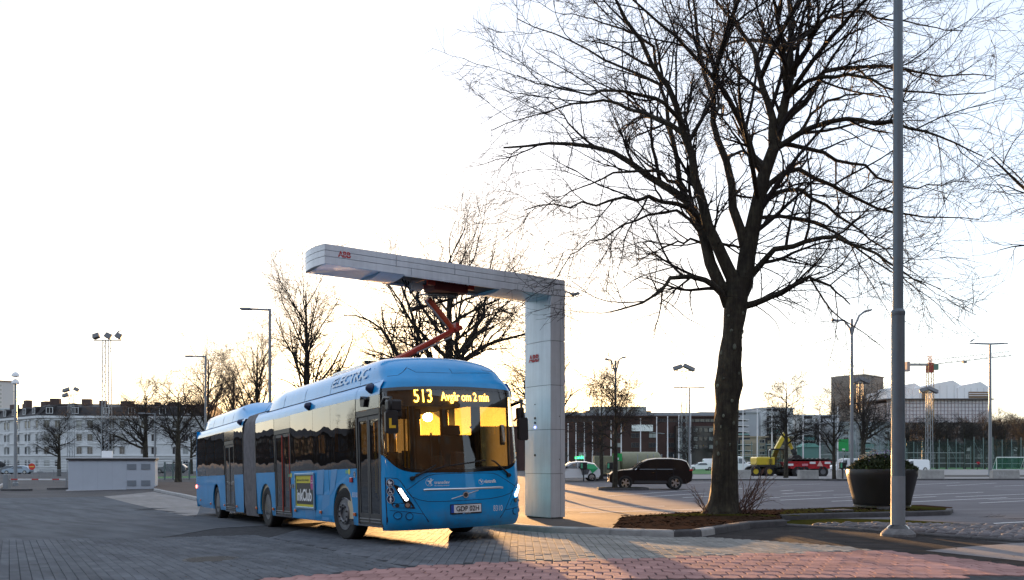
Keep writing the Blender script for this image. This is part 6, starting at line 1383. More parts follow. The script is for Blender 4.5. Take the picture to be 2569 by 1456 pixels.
# grass strips
sheet('pitch_left', [tuple(at(u, 1157, Y)[:2]) for u, Y in ((380, 84), (620, 84), (620, 94), (380, 94))], .03, mTurf, 'green artificial turf strip behind the tree strip')
sheet('pitch', [tuple(at(u, 1157, Y)[:2]) for u, Y in ((1380, 104), (1860, 106), (1900, 166), (2900, 166), (2900, 240), (1380, 240))], .04, mTurf, 'green artificial turf of the sports pitch')
fe = [tuple(at(u, 1157, Y)[:2]) for u, Y in ((1700, 70.5), (2100, 71), (2569, 72), (3000, 73))]
kerb('lot_kerb', fe, .12, .2, 2.0, mKerbD, 'dark kerb along the far side of the parking lot', left=True)
sheet('far_walkway', offs(fe, .15)+[tuple(at(u, 1157, Y)[:2]) for u, Y in ((3000, 165), (2100, 164), (1880, 160), (1850, 96), (1700, 94))], .115, mat('far_walk', (.24, .23, .225), .9, noise=.2, nscale=.4), 'pale walkway beyond the parking lot')
sheet('verge', [tuple(at(u, 1157, Y)[:2]) for u, Y in ((2310, 79), (3000, 80), (3000, 92), (2310, 90))], .13, mat('dark_verge', (.05, .045, .04), .95, noise=.3, nscale=.5), 'dark bare verge beyond the concrete blocks')
# tree islets on the lot
def islet(u, v_, w_px, label, Y):
    a = onG(u, Y); b = MB(); w_ = w_px/FU*Y/2; n_ = 24; pr = [(a.x+w_*math.copysign(abs(math.cos(t_))**.6, math.cos(t_)), a.y+.9*math.copysign(abs(math.sin(t_))**.6, math.sin(t_))) for t_ in [2*math.pi*i/n_ for i in range(n_)]]
    root = thing('tree_islet', label, 'islet'); del root['category']; root['kind'] = 'structure'
    for i in range(n_):
        q_ = [pr[i], pr[(i+1)%n_]]; inn = [(a.x+(x-a.x)*.93, a.y+(y-a.y)*.85) for x, y in q_]; s_ = MB(); s_.prism([q_[0], q_[1], inn[1], inn[0]], lambda x, y: Vector((x, y, G(x, y)+.14)), lambda x, y: Vector((x, y, G(x, y)-.05))); s_.obj('kerb_stone', mKerbD, root)
    b.prism([(a.x+(x-a.x)*.93, a.y+(y-a.y)*.85) for x, y in pr], lambda x, y: Vector((x, y, G(x, y)+.12)), lambda x, y: Vector((x, y, G(x, y)-.05))); b.obj('islet_soil', mMoss, root)
islet(1562, 1230, 128, 'kerbed islet with the young tree in front of the black car', 47); islet(2118, 1206, 100, 'kerbed islet with the arching tree left of the plant pot', 69); islet(1520, 1207, 60, 'kerbed islet with the young tree beside the khaki tank', 70)
# concrete blocks
for u0, u1, Y, lb_ in ((1842, 1883, 74, 'concrete block behind the rear wheel of the excavator'), (2003, 2051, 72, 'concrete block in front of the red trailer'), (2103, 2150, 74, 'concrete block half hidden by the plant pot'), (2307, 2365, 73, 'plain concrete block right of the plant pot'), (2487, 2553, 73, 'concrete block with pale scrawl below the soccer goal')):
    p = onG((u0+u1)/2, Y); w_ = (u1-u0)/FU*Y/2; b = MB(); b.prism([(-.35, 0), (.35, 0), (.26, .74), (-.26, .74)], lambda y, z: Vector((-w_, y, z)), lambda y, z: Vector((w_, y, z))); t = thing('concrete_block', lb_, 'block', p+Vector((0, 0, .11)), rn.uniform(-.03, .03)); b.obj('block', mConc, t, bevel=.03)
    if u0 > 2480: lettering('scrawl', 'AUL', lambda a_, c_: Vector((a_-.4, -.33+.09*(c_+.3)/.74-.012, .38+c_)), mat('pale_spray', (.5, .5, .5), .9), t, .36, -.02)
# ---- cars
mTyre = mRubber; mCarG = mat('car_glass', (.05, .058, .07), .08, coat=.6); mWsG = mat('car_windscreen', (.42, .47, .5), .05, coat=1.0)
def carbody(prof, W_, tumble, name, m, root, z_belt):
    """side outline lofted across the width with tumblehome above the belt line"""
    n = len(prof); rows = []; K = 9
    for i in range(K):
        k = -1+2*i/(K-1); ex = abs(k)**4; row = []
        for (x, z) in prof:
            y = k*W_/2; tz = max(0, (z-z_belt))*tumble; y *= 1-2*tz/W_; zz = z-(.05*ex if z > z_belt else .02*ex); xx = x*(1-.025*ex); row.append(Vector((xx, y, zz)))
        rows.append(row)
    b = MB(); b.grid(rows, closed=True); b.add(rows[0], [tuple(range(n))]); b.add(rows[-1], [tuple(range(n-1, -1, -1))]); return b.obj(name, m, root, smooth=32)
def carwheel(root, x, y, r, s_, rimc, spokes=5):
    M = Matrix.Translation((x, y, r)) @ Matrix.Rotation(R(90)*-s_, 4, 'X'); b = MB(); b.lathe([(r*.62, .10), (r*.9, .11), (r, .07), (r, -.09), (r*.9, -.11), (r*.6, -.1)], 28, M, cap=False); w = b.obj('wheel', mTyre, root, smooth=40)
    d = MB(); d.lathe([(r*.66, .04), (0, .02)], 20, M); d.obj('wheel_dish', mBlack, w)
    q_ = MB(); q_.lathe([(r*.68, .09), (r*.64, .11), (r*.60, .09)], 28, M, cap=False); q_.lathe([(r*.14, .05), (r*.12, .10), (0, .105)], 12, M)
    for i in range(spokes):
        a = 2*math.pi*i/spokes
        for da in (-.16, .16): q_.prism([(r*.10*math.cos(a-1.2), r*.10*math.sin(a-1.2)), (r*.64*math.cos(a+da-.07), r*.64*math.sin(a+da-.07)), (r*.64*math.cos(a+da+.07), r*.64*math.sin(a+da+.07)), (r*.10*math.cos(a+1.2), r*.10*math.sin(a+1.2))], lambda a_, c_: M @ Vector((a_, c_, .095)), lambda a_, c_: M @ Vector((a_, c_, .06)))
    q_.obj('rim', rimc, w)
def sidepanel(root, poly, W_, tumble, z_belt, m, name, s_, off=.004):
    def f_(x, z): return Vector((x, s_*(W_/2-max(0, z-z_belt)*tumble+off), z-(.05 if z > z_belt else .02)))
    b = MB(); b.prism(poly, f_, lambda x, z: f_(x, z)-Vector((0, s_*.02, 0))); return b.obj(name, m, root)
# black compact SUV, front to the left
sp_ = gnd(1630, 1228); suv = thing('suv', 'shiny black sport utility car parked behind the young tree', 'car', sp_, R(-5)); W_ = 1.83; mBlk = mat('black_car_paint', (.005, .005, .007), .3, coat=.25, spec=.25); k = 4.55/4.6
sprof = [(-2.28, .42), (-2.30, .62), (-2.27, .80), (-2.12, .94), (-1.55, 1.04), (-1.10, 1.09), (-.95, 1.13), (-.40, 1.50), (-.15, 1.60), (.3, 1.66), (1.1, 1.66), (1.7, 1.60), (1.98, 1.50), (2.18, 1.12), (2.27, 1.02), (2.29, .75), (2.24, .48), (1.95, .33), (-1.95, .30)]
carbody(sprof, W_, .24, 'body', mBlk, suv, 1.04); suv.scale = (1, 1, 1.05)
for s_ in (-1, 1):
    dr = sidepanel(suv, [(-.80, 1.10), (-.35, 1.43), (-.12, 1.52), (.25, 1.56), (.25, 1.10)], W_, .28, 1.04, mCarG, 'window', s_); sidepanel(suv, [(.32, 1.10), (.32, 1.56), (1.05, 1.55), (1.18, 1.10)], W_, .28, 1.04, mCarG, 'window', s_); sidepanel(suv, [(1.24, 1.12), (1.12, 1.53), (1.45, 1.50), (1.70, 1.22)], W_, .28, 1.04, mCarG, 'window', s_)
    sidepanel(suv, [(-.88, 1.09), (-.36, 1.47), (-.10, 1.57), (.4, 1.61), (1.1, 1.60), (1.1, 1.575), (.4, 1.585), (-.1, 1.545), (-.33, 1.445), (-.82, 1.09)], W_, .28, 1.04, mSilver, 'window_trim', s_, .008)
    for x in (-1.38, 1.31):
        sidepanel(suv, arch(x, .43, .34, .34, 12)+list(reversed(arch(x, .36, .34, .34, 12))), W_, .28, 1.04, mBlack, 'wheel_arch', s_, .03); carwheel(suv, x, s_*(W_/2-.055), .36, s_, mSilver)
    sidepanel(suv, [(-.92, .36), (.9, .36), (.85, .50), (-.88, .50)], W_, .28, 1.04, mPostD, 'sill', s_, .01)
    for x0, x1 in ((-.85, .26), (.31, 1.2)): sidepanel(suv, [(x1-.22, .90), (x1-.02, .90), (x1-.02, .94), (x1-.22, .94)], W_, .28, 1.04, mBlackG, 'door_handle', s_, .03); sidepanel(suv, [(x1+.02, .45), (x1+.032, .45), (x1+.032, 1.06), (x1+.02, 1.06)], W_, .28, 1.04, mSeam, 'door_gap', s_, .003)
    b = MB(); b.prism([(-.78, 1.06), (-.60, 1.06), (-.60, 1.2), (-.74, 1.22)], lambda x, z: Vector((x, s_*(W_/2+.20), z)), lambda x, z: Vector((x, s_*(W_/2-.03), z))); b.obj('door_mirror', mBlk, suv, bevel=.03)
    b = MB(); b.prism([(-2.18, .80), (-1.62, .90), (-1.66, .98), (-2.10, .93)], lambda x, z: Vector((x+.10, s_*(W_/2-.02), z)), lambda x, z: Vector((x-.03, s_*(W_/2-.28), z))); b.obj('headlight', mat('car_lamp', (.55, .58, .6), .1, coat=1), suv, bevel=.02)
    b = MB(); b.prism([(2.05, .98), (2.26, .98), (2.25, 1.10), (2.10, 1.08)], lambda x, z: Vector((x, s_*(W_/2+.004), z)), lambda x, z: Vector((x+.03, s_*(W_/2-.3), z))); b.obj('tail_lamp', mRedL, suv, bevel=.02)
b = MB(); b.grid([[Vector((-.97+.02, y*.70, 1.135)) for y in (-1, -.5, 0, .5, 1)], [Vector((-.42, y*.58, 1.50)) for y in (-1, -.5, 0, .5, 1)]]); o = b.obj('windscreen', mWsG, suv); 
for v_ in o.data.vertices: v_.co.x -= .03; v_.co.z += .02
b = MB(); b.box((-2.315, -.55, .62), (-2.26, .55, .80)); b.obj('grille', mBlackG, suv); b = MB(); b.box((-2.33, -.62, .40), (-2.24, .62, .46)); b.box((-2.325, -.5, .80), (-2.26, .5, .83)); b.obj('front_trim', mSilver, suv); b = MB(); b.box((-2.335, -.26, .54), (-2.315, .26, .65)); b.obj('number_plate', mWhiteP, suv)
# white small hatchback with green corner, partly behind the mast
wp = gnd(1440, 1207); wc = thing('hatchback', 'small white hatchback with green and black rear graphics beside the charging mast', 'car', wp, R(2)); W_ = 1.75; mWh = mat('white_car_paint', (.75, .76, .78), .3, coat=.8)
wprof = [(-2.03, .40), (-2.05, .62), (-1.95, .82), (-1.35, 1.0), (-.95, 1.05), (-.3, 1.48), (.2, 1.56), (.9, 1.54), (1.55, 1.40), (1.85, 1.08), (2.0, .9), (2.03, .55), (1.9, .32), (-1.8, .28)]
carbody(wprof, W_, .25, 'body', mWh, wc, 1.0)
for s_ in (-1, 1):
    sidepanel(wc, [(-.80, 1.05), (-.22, 1.42), (.18, 1.48), (.18, 1.05)], W_, .25, 1.0, mCarG, 'window', s_); sidepanel(wc, [(.25, 1.05), (.25, 1.48), (.85, 1.46), (1.0, 1.10)], W_, .25, 1.0, mCarG, 'window', s_)
    for x in (-1.28, 1.30): carwheel(wc, x, s_*(W_/2-.055), .32, s_, mSilver)
    sidepanel(wc, [(.85, 1.0), (1.0, 1.42), (1.5, 1.34), (1.8, 1.05), (1.35, .62), (1.15, .95)], W_, .25, 1.0, mat('car_green', (.02, .42, .15), .4), 'green_graphic', s_); sidepanel(wc, [(.45, .95), (.85, 1.0), (1.15, .93), (1.0, .55), (.55, .50)], W_, .25, 1.0, mat('graphic_grey', (.12, .12, .13), .5), 'grey_graphic', s_, .006)
    b = MB(); b.prism([(-.78, 1.03), (-.6, 1.03), (-.6, 1.16), (-.74, 1.17)], lambda x, z: Vector((x, s_*(W_/2+.16), z)), lambda x, z: Vector((x, s_*(W_/2-.03), z))); b.obj('door_mirror', mBlack, wc)
b = MB(); b.grid([[Vector((-.99, y*.68, 1.08)) for y in (-1, 0, 1)], [Vector((-.33, y*.56, 1.5)) for y in (-1, 0, 1)]]); b.obj('windscreen', mWsG, wc)
# white vans and cars far behind
def van(u, Y, L_, H_, label, rz=0, m=None, cat='van'):
    p = onG(u, Y); t = thing('parked_van' if H_ > 1.7 else 'parked_car', label, cat, p+Vector((0, 0, .05)), rz); W2 = 1.9 if H_ > 1.7 else 1.75; h = H_
    pr = [(-L_/2, .4), (-L_/2, .8), (-L_/2+.3, h*.5), (-L_/2+.9, h*.56), (-L_/2+1.5, h*.96), (-L_/2+1.9, h), (L_/2-.15, h*.99), (L_/2-.02, h*.9), (L_/2, .4), (L_/2-.2, .28), (-L_/2+.2, .28)] if h > 1.7 else [(x*L_/4.06, z*h/1.56) for x, z in wprof]
    carbody(pr, W2, .12 if h > 1.7 else .25, 'body', m or mWh, t, h*.55)
    for s_ in (-1, 1):
        if h > 1.7: sidepanel(t, [(-L_/2+1.0, h*.57), (-L_/2+1.5, h*.88), (-L_/2+2.0, h*.9), (-L_/2+2.0, h*.57)], W2, .12, h*.55, mCarG, 'window', s_)
        else: sidepanel(t, [(-.8, 1.0), (-.2, h*.9), (.9, h*.9), (1.1, 1.02)], W2, .25, h*.55, mCarG, 'window', s_)
        for x in (-L_/2+.85, L_/2-.85): carwheel(t, x, s_*(W2/2-.055), .32, s_, mSilver)
    b = MB(); z0, z1 = (h*.57, h*.93) if h > 1.7 else (1.06, h*.93); x0, x1 = (-L_/2+.88, -L_/2+1.42) if h > 1.7 else (-.98*L_/4.06, -.36*L_/4.06); b.grid([[Vector((x0, y*.7, z0+.03)) for y in (-1, 1)], [Vector((x1, y*.6, z1+.02)) for y in (-1, 1)]]); b.obj('windscreen', mCarG, t)
van(1756, 150, 4.6, 1.5, 'white car parked beyond the black car roof', .1, None, 'car'); van(1800, 152, 5.2, 2.1, 'white panel van parked behind the big tree trunk', 3.1); van(1842, 128, 5.4, 2.3, 'white delivery van left of the excavator', 2.8); van(1875, 140, 4.5, 1.5, 'silver car parked left of the excavator cab', .2, mat('silver_car', (.35, .36, .38), .3, metal=.5, coat=.6), 'car'); van(2126, 128, 5.0, 2.0, 'white van parked behind the arching tree', .1); van(2290, 140, 4.8, 1.9, 'white van parked behind the thick lamp post', .1)
van(22, 150, 4.5, 1.5, 'dark car parked at the foot of the white building', .1, mat('dark_car', (.03, .035, .05), .25, coat=.8), 'car'); van(45, 148, 4.6, 1.5, 'pale blue car parked at the foot of the white building', .1, mat('blue_grey_car', (.2, .26, .33), .3, coat=.8), 'car'); van(430, 130, 4.6, 1.5, 'dark car parked behind the tree strip', .1, mat('dark_car', (.03, .035, .05), .25, coat=.8), 'car')
van(1462, 130, 4.4, 1.5, 'grey car parked behind the white hatchback', .1, mat('silver_car', (.35, .36, .38), .3, metal=.5, coat=.6), 'car')
# charging posts, green signs, bollard
def chargepost(u, Y, label):
    p = onG(u, Y); t = thing('charging_post', label, 'charging post', p); b = MB(); b.box((-.05, -.05, -.05), (.05, .05, 1.0)); b.obj('post', mPostD, t); b = MB(); b.box((-.28, -.12, .95), (.28, .12, 1.5)); b.obj('charge_box', mBlack, t, bevel=.03); b = MB(); b.box((-.22, -.13, 1.05), (-.08, -.121, 1.42)); b.obj('display', mat('charge_green', (.1, .45, .25), .4), t); b = MB(); b.tube([(.1, -.13, 1.3), (.18, -.2, 1.0), (.12, -.2, .6), (.05, -.1, .8)], .02, 6); b.obj('cable', mBlack, t)
chargepost(1464, 67, 'black charging post in front of the white hatchback'); chargepost(1531, 66, 'black charging post beside the khaki tank container'); chargepost(2114, 72, 'black charging post beside the arching tree')
def greensign(u, Y, v0, v1, w_, label):
    p = onG(u, Y); z0 = at(u, v1, Y).z-p.z; z1 = at(u, v0, Y).z-p.z; t = thing('parking_sign', label, 'sign', p); b = MB(); b.tube([(0, .05, -.05), (0, .05, z1)], .04, 8); b.obj('post', mPost, t); b = MB(); b.box((-w_/2, -.02, z0), (w_/2, .02, z1)); b.obj('sign_plate', mat('sign_green', (.02, .38, .09), .5), t); b = MB(); b.box((-w_*.15, -.026, z0+.08), (w_*.15, -.0205, z0+.22)); b.obj('sign_symbol', mWhiteP, t)
greensign(1549, 58, 1138, 1157, .62, 'green parking sign behind the trunk of the young tree'); greensign(2116, 78, 1102, 1132, .9, 'tall green parking sign on the lamp behind the arching tree')
bp_ = gnd(1954, 1196); t = thing('bollard', 'black slim bollard with round base in front of the red trailer', 'bollard', bp_); b = MB(); b.lathe([(.22, 0), (.2, .05), (.06, .07)], 14); b.obj('base', mBlack, t); b = MB(); b.lathe([(.055, .05), (.055, 1.25), (.0, 1.28)], 10); b.obj('post', mBlack, t, smooth=30)
# khaki tank container
kt = onG(1580, 88); t = thing('tank_container', 'khaki green tank container standing behind the black car', 'tank', kt); mKh = mat('khaki_paint', (.20, .20, .125), .6, noise=.15, nscale=1.5); hk = at(1580, 1144, 88).z-kt.z; xl = at(1492, 1157, 88).x-kt.x; xr = at(1662, 1157, 88).x-kt.x
b = MB(); b.box((xl, 0, .25), (xl+2.6, 2.4, hk)); b.obj('cabin', mKh, t, bevel=.06)
b = MB(); b.lathe([(0, 0), (.9, .05), (1.15, .3), (1.15, xr-xl-2.9), (.9, xr-xl-2.65), (0, xr-xl-2.6)], 22, Matrix.Translation((xl+2.6, 1.2, .25+1.15)) @ Matrix.Rotation(R(90), 4, 'Y')); b.obj('tank', mKh, t, smooth=40)
b = MB(); b.box((xl, .2, 0), (xr, 2.2, .28)); b.obj('skid', mPostD, t)
for i in range(4): b = MB(); x = xl+.15+i*.75; b.box((x, -.05, .35), (x+.08, -.001, hk-.1)); b.obj('rib', mKh, t)
b = MB(); b.box((xl+.5, -.04, .5), (xl+1.2, -.002, 1.2)); b.obj('hatch', mat('khaki_dark', (.1, .1, .07), .6), t)
for i, u in enumerate((1600, 1625, 1640, 1660, 1690)):
    p = onG(u, 82); t2 = thing('fence_post', 'thin grey fence post before the khaki tank container', 'post', p, 0, 'fence posts before the tank'); b = MB(); hp = at(u, 1141, 82).z-p.z; b.tube([(0, 0, 0), (0, 0, hp)], .04, 6); b.obj('post', mPost, t2); b = MB(); b.lathe([(.05, hp), (.0, hp+.06)], 6); b.obj('cap', mPost, t2)
# yellow wheeled excavator
ep = onG(1935, 86); ex = thing('excavator', 'yellow wheeled excavator with raised folded boom loading the red trailer', 'excavator', ep+Vector((0, 0, .08))); mYe = mat('machine_yellow', (.62, .46, .03), .4, noise=.1, nscale=3, coat=.3); mMb = mat('machine_black', (.02, .02, .02), .6)
E8 = lambda a, c: at((2540+.219780*a)/1.37914, (1400+.219780*c)/1.37914, 86)-ep
def ebox(name, pa, pb_, y0, y1, m, bev=.05): A, B_ = E8(*pa), E8(*pb_); b = MB(); b.box((min(A.x, B_.x), y0, min(A.z, B_.z)-.08), (max(A.x, B_.x), y1, max(A.z, B_.z)-.08)); return b.obj(name, m, ex, bevel=bev)
house = ebox('engine_house', (305, 825), (590, 955), -1.2, 1.2, mYe, .12); ebox('counterweight', (300, 950), (600, 985), -1.2, 1.2, mMb)
for i in range(5): A, B_ = E8(487, 860+i*18), E8(545, 868+i*18); b = MB(); b.box((A.x, -1.23, B_.z-.08), (B_.x, -1.199, A.z-.08)); b.obj('grille_slat', mMb, house)
ebox('undercarriage', (270, 1010), (890, 1095), -.9, .9, mMb); ebox('turret', (480, 985), (740, 1020), -.6, .6, mMb)
cabp = [E8(520, 990), E8(520, 720), E8(545, 705), E8(765, 715), E8(775, 840), E8(740, 990)]; cabp = [(p_.x, p_.z-.08) for p_ in cabp]
b = MB()
for i in range(len(cabp)): a_, c_ = cabp[i], cabp[(i+1) % len(cabp)]; [b.tube([Vector((a_[0], y, a_[1])), Vector((c_[0], y, c_[1]))], .06, 5) for y in (-1.15, -.1)]
b.box((cabp[2][0], -1.2, cabp[2][1]-.05), (cabp[3][0], -.05, cabp[2][1]+.06)); b.obj('cab_frame', mMb, ex); b = MB(); b.prism(cabp, lambda x, z: Vector((x, -1.12, z)), lambda x, z: Vector((x, -.12, z))); b.obj('cab_glass', glass('cab_glass', (.55, .65, .65)), ex)
def beam(name, pts, wd, m, th): b = MB(); P_ = [E8(*p_) for p_ in pts]; b.tube([Vector((p_.x, .35, p_.z-.08)) for p_ in P_], [w_ for w_ in wd], 4); return b.obj(name, m, ex, bevel=.02)
beam('boom', [(620, 880), (690, 690), (820, 450)], [.34, .30, .26], mYe, .3); beam('stick', [(800, 450), (870, 580), (930, 710)], [.24, .26, .16], mYe, .3); beam('boom_cylinder', [(760, 700), (700, 720), (660, 700)], [.09, .09, .06], mSilver, .1); beam('stick_cylinder', [(860, 500), (915, 620), (950, 680)], [.08, .08, .06], mSilver, .1)
beam('tiltrotator', [(930, 700), (965, 760), (975, 830)], [.22, .30, .24], mMb, .2); A = E8(960, 860); b = MB(); b.prism([(-.6, -.25), (.45, -.3), (.7, .05), (.35, .35), (-.2, .3)], lambda x, z: Vector((A.x+x, -.2, A.z+z)), lambda x, z: Vector((A.x+x, .9, A.z+z))); b.obj('bucket', mMb, ex, bevel=.03)
for zx in (290, 500, 780):
    for y in (-1.0, 1.0): A = E8(zx, 1080); M = Matrix.Translation((A.x, y, .50)) @ Matrix.Rotation(R(90), 4, 'X'); b = MB(); b.lathe([(.26, .24), (.45, .26), (.52, .18), (.52, -.18), (.45, -.26), (.26, -.24)], 20, M, cap=False); w_ = b.obj('wheel', mTyre, ex, smooth=40); b = MB(); b.lathe([(.28, .2), (.24, .12), (.08, .16), (0, .17)], 16, M); b.obj('rim', mYe if zx < 700 else mMb, w_)
beam('exhaust', [(455, 860), (455, 805)], [.07, .07], mMb, .1)
# red tipping trailer
tp = onG(2025, 84); tl = thing('tipping_trailer', 'red tipping trailer with warning triangle loaded by the excavator', 'trailer', tp+Vector((0, 0, .08))); mTr = mat('trailer_red', (.45, .012, .022), .45, coat=.4)
F8 = lambda a, c: at((2540+.219780*a)/1.37914, (1400+.219780*c)/1.37914, 84)-tp-Vector((0, 0, .08))
a0, a1, a2 = F8(760, 905), F8(1455, 890), F8(1130, 1010)
b = MB(); b.prism([(a0.x, a0.z), (a1.x, a1.z), (a1.x-.1, a2.z), (a0.x+.5, a2.z)], lambda x, z: Vector((x, -1.1, z)), lambda x, z: Vector((x, 1.1, z))); hop = b.obj('hopper', mTr, tl, bevel=.03)
for x in np.linspace(a0.x+.5, a1.x-.15, 7): b = MB(); b.box((x-.05, -1.16, a2.z), (x+.05, -1.099, a0.z)); b.obj('rib', mTr, hop)
b = MB(); b.box((a0.x-.05, -1.17, a0.z-.06), (a1.x+.05, -1.09, a0.z+.05)); b.obj('top_rail', mTr, hop)
c_ = F8(1285, 935); b = MB(); b.flat([(-.30, -.22), (.30, -.22), (0, .32)], lambda x, z: Vector((c_.x+x, -1.18, c_.z+z))); b.obj('warning_triangle', mat('triangle_pale', (.75, .45, .4), .5), hop)
for zx, s_ in ((825, 'DUMPER'), (1052, 'L50'), (1170, 'DUMPER'), (1402, 'DUMPER')): c_ = F8(zx, 948 if zx < 1100 else 918); b = MB(); b.flat([(-.28, -.1), (.28, -.1), (.28, .1), (-.28, .1)], lambda x, z: Vector((c_.x+x, -1.182, c_.z+z))); b.obj('name_plate', mWhiteP if zx != 1052 else mat('plate_pink', (.7, .25, .3), .5), hop)
for zx in (950, 1050, 1335):
    for y in (-.95, .95): A = F8(zx, 1080); M = Matrix.Translation((A.x, y, .50)) @ Matrix.Rotation(R(90), 4, 'X'); b = MB(); b.lathe([(.26, .2), (.45, .22), (.52, .15), (.52, -.15), (.45, -.22), (.26, -.2)], 20, M, cap=False); w_ = b.obj('wheel', mTyre, tl, smooth=40); b = MB(); b.lathe([(.28, .16), (.24, .1), (.1, .12), (0, .13)], 16, M); b.obj('rim', mat('trailer_rim', (.15, .15, .16), .5), w_)
b = MB(); A, B_ = F8(700, 1060), F8(1440, 1040); b.box((A.x, -.5, .5), (B_.x, .5, .72)); b.obj('chassis', mMb, tl)
rr_ = random.Random(2)
for i in range(9):
    b = MB(); x = a0.x+.7+i*.45; b.prism([(-.45, 0), (.4, -.1), (.5, .2), (-.1, .45), (-.4, .3)], lambda p_, z: Vector((x+p_, -.6, a0.z+z-.08)), lambda p_, z: Vector((x+p_*.9, .5+rr_.uniform(-.2, .2), a0.z+z*.8-.08))); o = b.obj('asphalt_chunk', mMb); o.location = tp+Vector((0, 0, .08)); o.rotation_euler = (0, 0, 0); tag(o, 'dark broken chunk in the load of the red trailer', 'rubble', 'rubble load in the trailer')
# running person
pp = at(2455, 1182, 150); pp.z = G(pp.x, pp.y)+.12
pers = thing('person', 'running person in red jacket and dark trousers on the far walkway', 'person', pp, R(-90))
def skin(name, joints, edges, m, root_i, parent, sub=2):
    me = bpy.data.meshes.new(name); me.from_pydata([j[:3] for j in joints], edges, []); o = link(name, me, parent); md = o.modifiers.new('skin', 'SKIN'); sv = me.skin_vertices[0].data
    for i, j in enumerate(joints): sv[i].radius = (j[3], j[3])
    sv[root_i].use_root = True; ss = o.modifiers.new('sub', 'SUBSURF'); ss.levels = 1; ss.render_levels = sub; me.materials.append(m); return o
J = [(0, 0, .92, .13), (0, -.03, 1.15, .13), (0, -.06, 1.38, .14), (0, -.08, 1.48, .06), (0, -.11, 1.60, .095), (0, -.12, 1.68, .08), (.18, -.06, 1.40, .07), (.24, .12, 1.18, .05), (.18, -.06, 1.10, .04), (-.18, -.06, 1.40, .07), (-.22, -.22, 1.20, .05), (-.14, -.40, 1.32, .04), (.10, 0, .86, .095), (.10, -.28, .62, .07), (.10, -.22, .20, .05), (.10, -.36, .05, .045), (-.10, .02, .86, .095), (-.10, .20, .50, .07), (-.10, .58, .38, .05), (-.10, .62, .26, .04)]
pb_ = skin('body', J, [(0, 1), (1, 2), (2, 3), (3, 4), (4, 5), (2, 6), (6, 7), (7, 8), (2, 9), (9, 10), (10, 11), (0, 12), (12, 13), (13, 14), (14, 15), (0, 16), (16, 17), (17, 18), (18, 19)], mat('dark_sportswear', (.02, .02, .025), .8), 0, pers)
skin('jacket', [(0, 0, .93, .145), (0, -.03, 1.15, .15), (0, -.06, 1.38, .155), (.18, -.06, 1.40, .085), (.24, .12, 1.18, .065), (.19, -.02, 1.12, .05), (-.18, -.06, 1.40, .085), (-.22, -.22, 1.20, .065), (-.15, -.36, 1.29, .05)], [(0, 1), (1, 2), (2, 3), (3, 4), (4, 5), (2, 6), (6, 7), (7, 8)], mat('red_jacket', (.5, .015, .03), .7), 1, pers)
skin('face', [(0, -.125, 1.56, .075), (0, -.135, 1.63, .075)], [(0, 1)], mat('skin_tone', (.45, .26, .18), .6), 0, pers)
# soccer goal
gp = at(2535, 1157, 171); gp.z = G(gp.x, gp.y)+.04; gl_ = thing('soccer_goal', 'white framed soccer goal with green net by the tall parking lamp', 'goal', gp); w_ = 35/FU*171; b = MB(); b.tube([(-w_, 0, 0), (-w_, 0, 2.4), (w_, 0, 2.4), (w_, 0, 0)], .09, 6); b.tube([(-w_, 0, 2.4), (-w_, 1.4, 0), (w_, 1.4, 0), (w_, 0, 2.4)], .05, 6); b.obj('frame', mWhite, gl_)
def netmat(name, col, a):
    if name in MATS: return MATS[name]
    m = bpy.data.materials.new(name); m.use_nodes = True; MATS[name] = m; b = m.node_tree.nodes['Principled BSDF']; b.inputs['Base Color'].default_value = (*col, 1); b.inputs['Alpha'].default_value = a; b.inputs['Roughness'].default_value = .8; return m
b = MB(); b.add([(-w_, 0, 2.4), (w_, 0, 2.4), (w_, 1.4, 0), (-w_, 1.4, 0)], [(0, 1, 2, 3)]); b.add([(-w_, 0, 0), (-w_, 0, 2.4), (-w_, 1.4, 0)], [(0, 1, 2)]); b.obj('net', netmat('green_net', (.04, .22, .16), .45), gl_, normals=False)
# ball fences: posts, rails and net
def ballfence(u0, u1, Y0, Y1, vt, n, label, rails=(1.2,)):
    p0 = at(u0, 1157, Y0); p1 = at(u1, 1157, Y1); p0.z = G(p0.x, p0.y); p1.z = G(p1.x, p1.y); t = thing('ball_fence', label, 'fence', p0); d = p1-p0; H = at(u0, vt, Y0).z-p0.z
    for i in range(n+1): q_ = d*(i/n); b = MB(); b.tube([q_, q_+Vector((0, 0, H*(.94+.12*rn.random())))], .085, 5); b.obj('post', mat('fence_green_grey', (.12, .17, .17), .5), t)
    for z in rails: b = MB(); b.tube([Vector((0, 0, z)), d+Vector((0, 0, z))], .06, 4); b.obj('rail', mat('fence_rail', (.35, .37, .38), .5), t)
    b = MB(); b.add([(0, 0, .05), d+Vector((0, 0, .05)), d+Vector((0, 0, H*.95)), (0, 0, H*.95)], [(0, 1, 2, 3)]); b.obj('net', netmat('fence_net', (.045, .085, .08), .20), t, normals=False)
    for i in (1, n-2): q0 = d*(i/n); q1 = d*((i+1.5)/n); b = MB(); b.tube([q0+Vector((0, 0, H*.9)), q1+Vector((0, 0, .3))], .035, 4); b.obj('brace', mat('fence_green_grey', (.12, .17, .17), .5), t)
ballfence(1850, 2100, 174, 175, 1108, 14, 'green grey ball fence behind the excavator and trailer', (1.2, 3.0)); ballfence(2100, 2420, 175, 176, 1104, 15, 'tall ball fence with green net behind the plant pot', (1.3, 3.4)); ballfence(2420, 2800, 176, 174, 1100, 16, 'tall ball fence with dense green net behind the soccer goal', (1.2,)); ballfence(1900, 2700, 225, 227, 1112, 30, 'far ball fence with white rail across the pitch', (2.6,))
ballfence(393, 640, 80, 80, 1160, 12, 'low grey wire fence along the green strip beside the hut', (.1, 1.9))
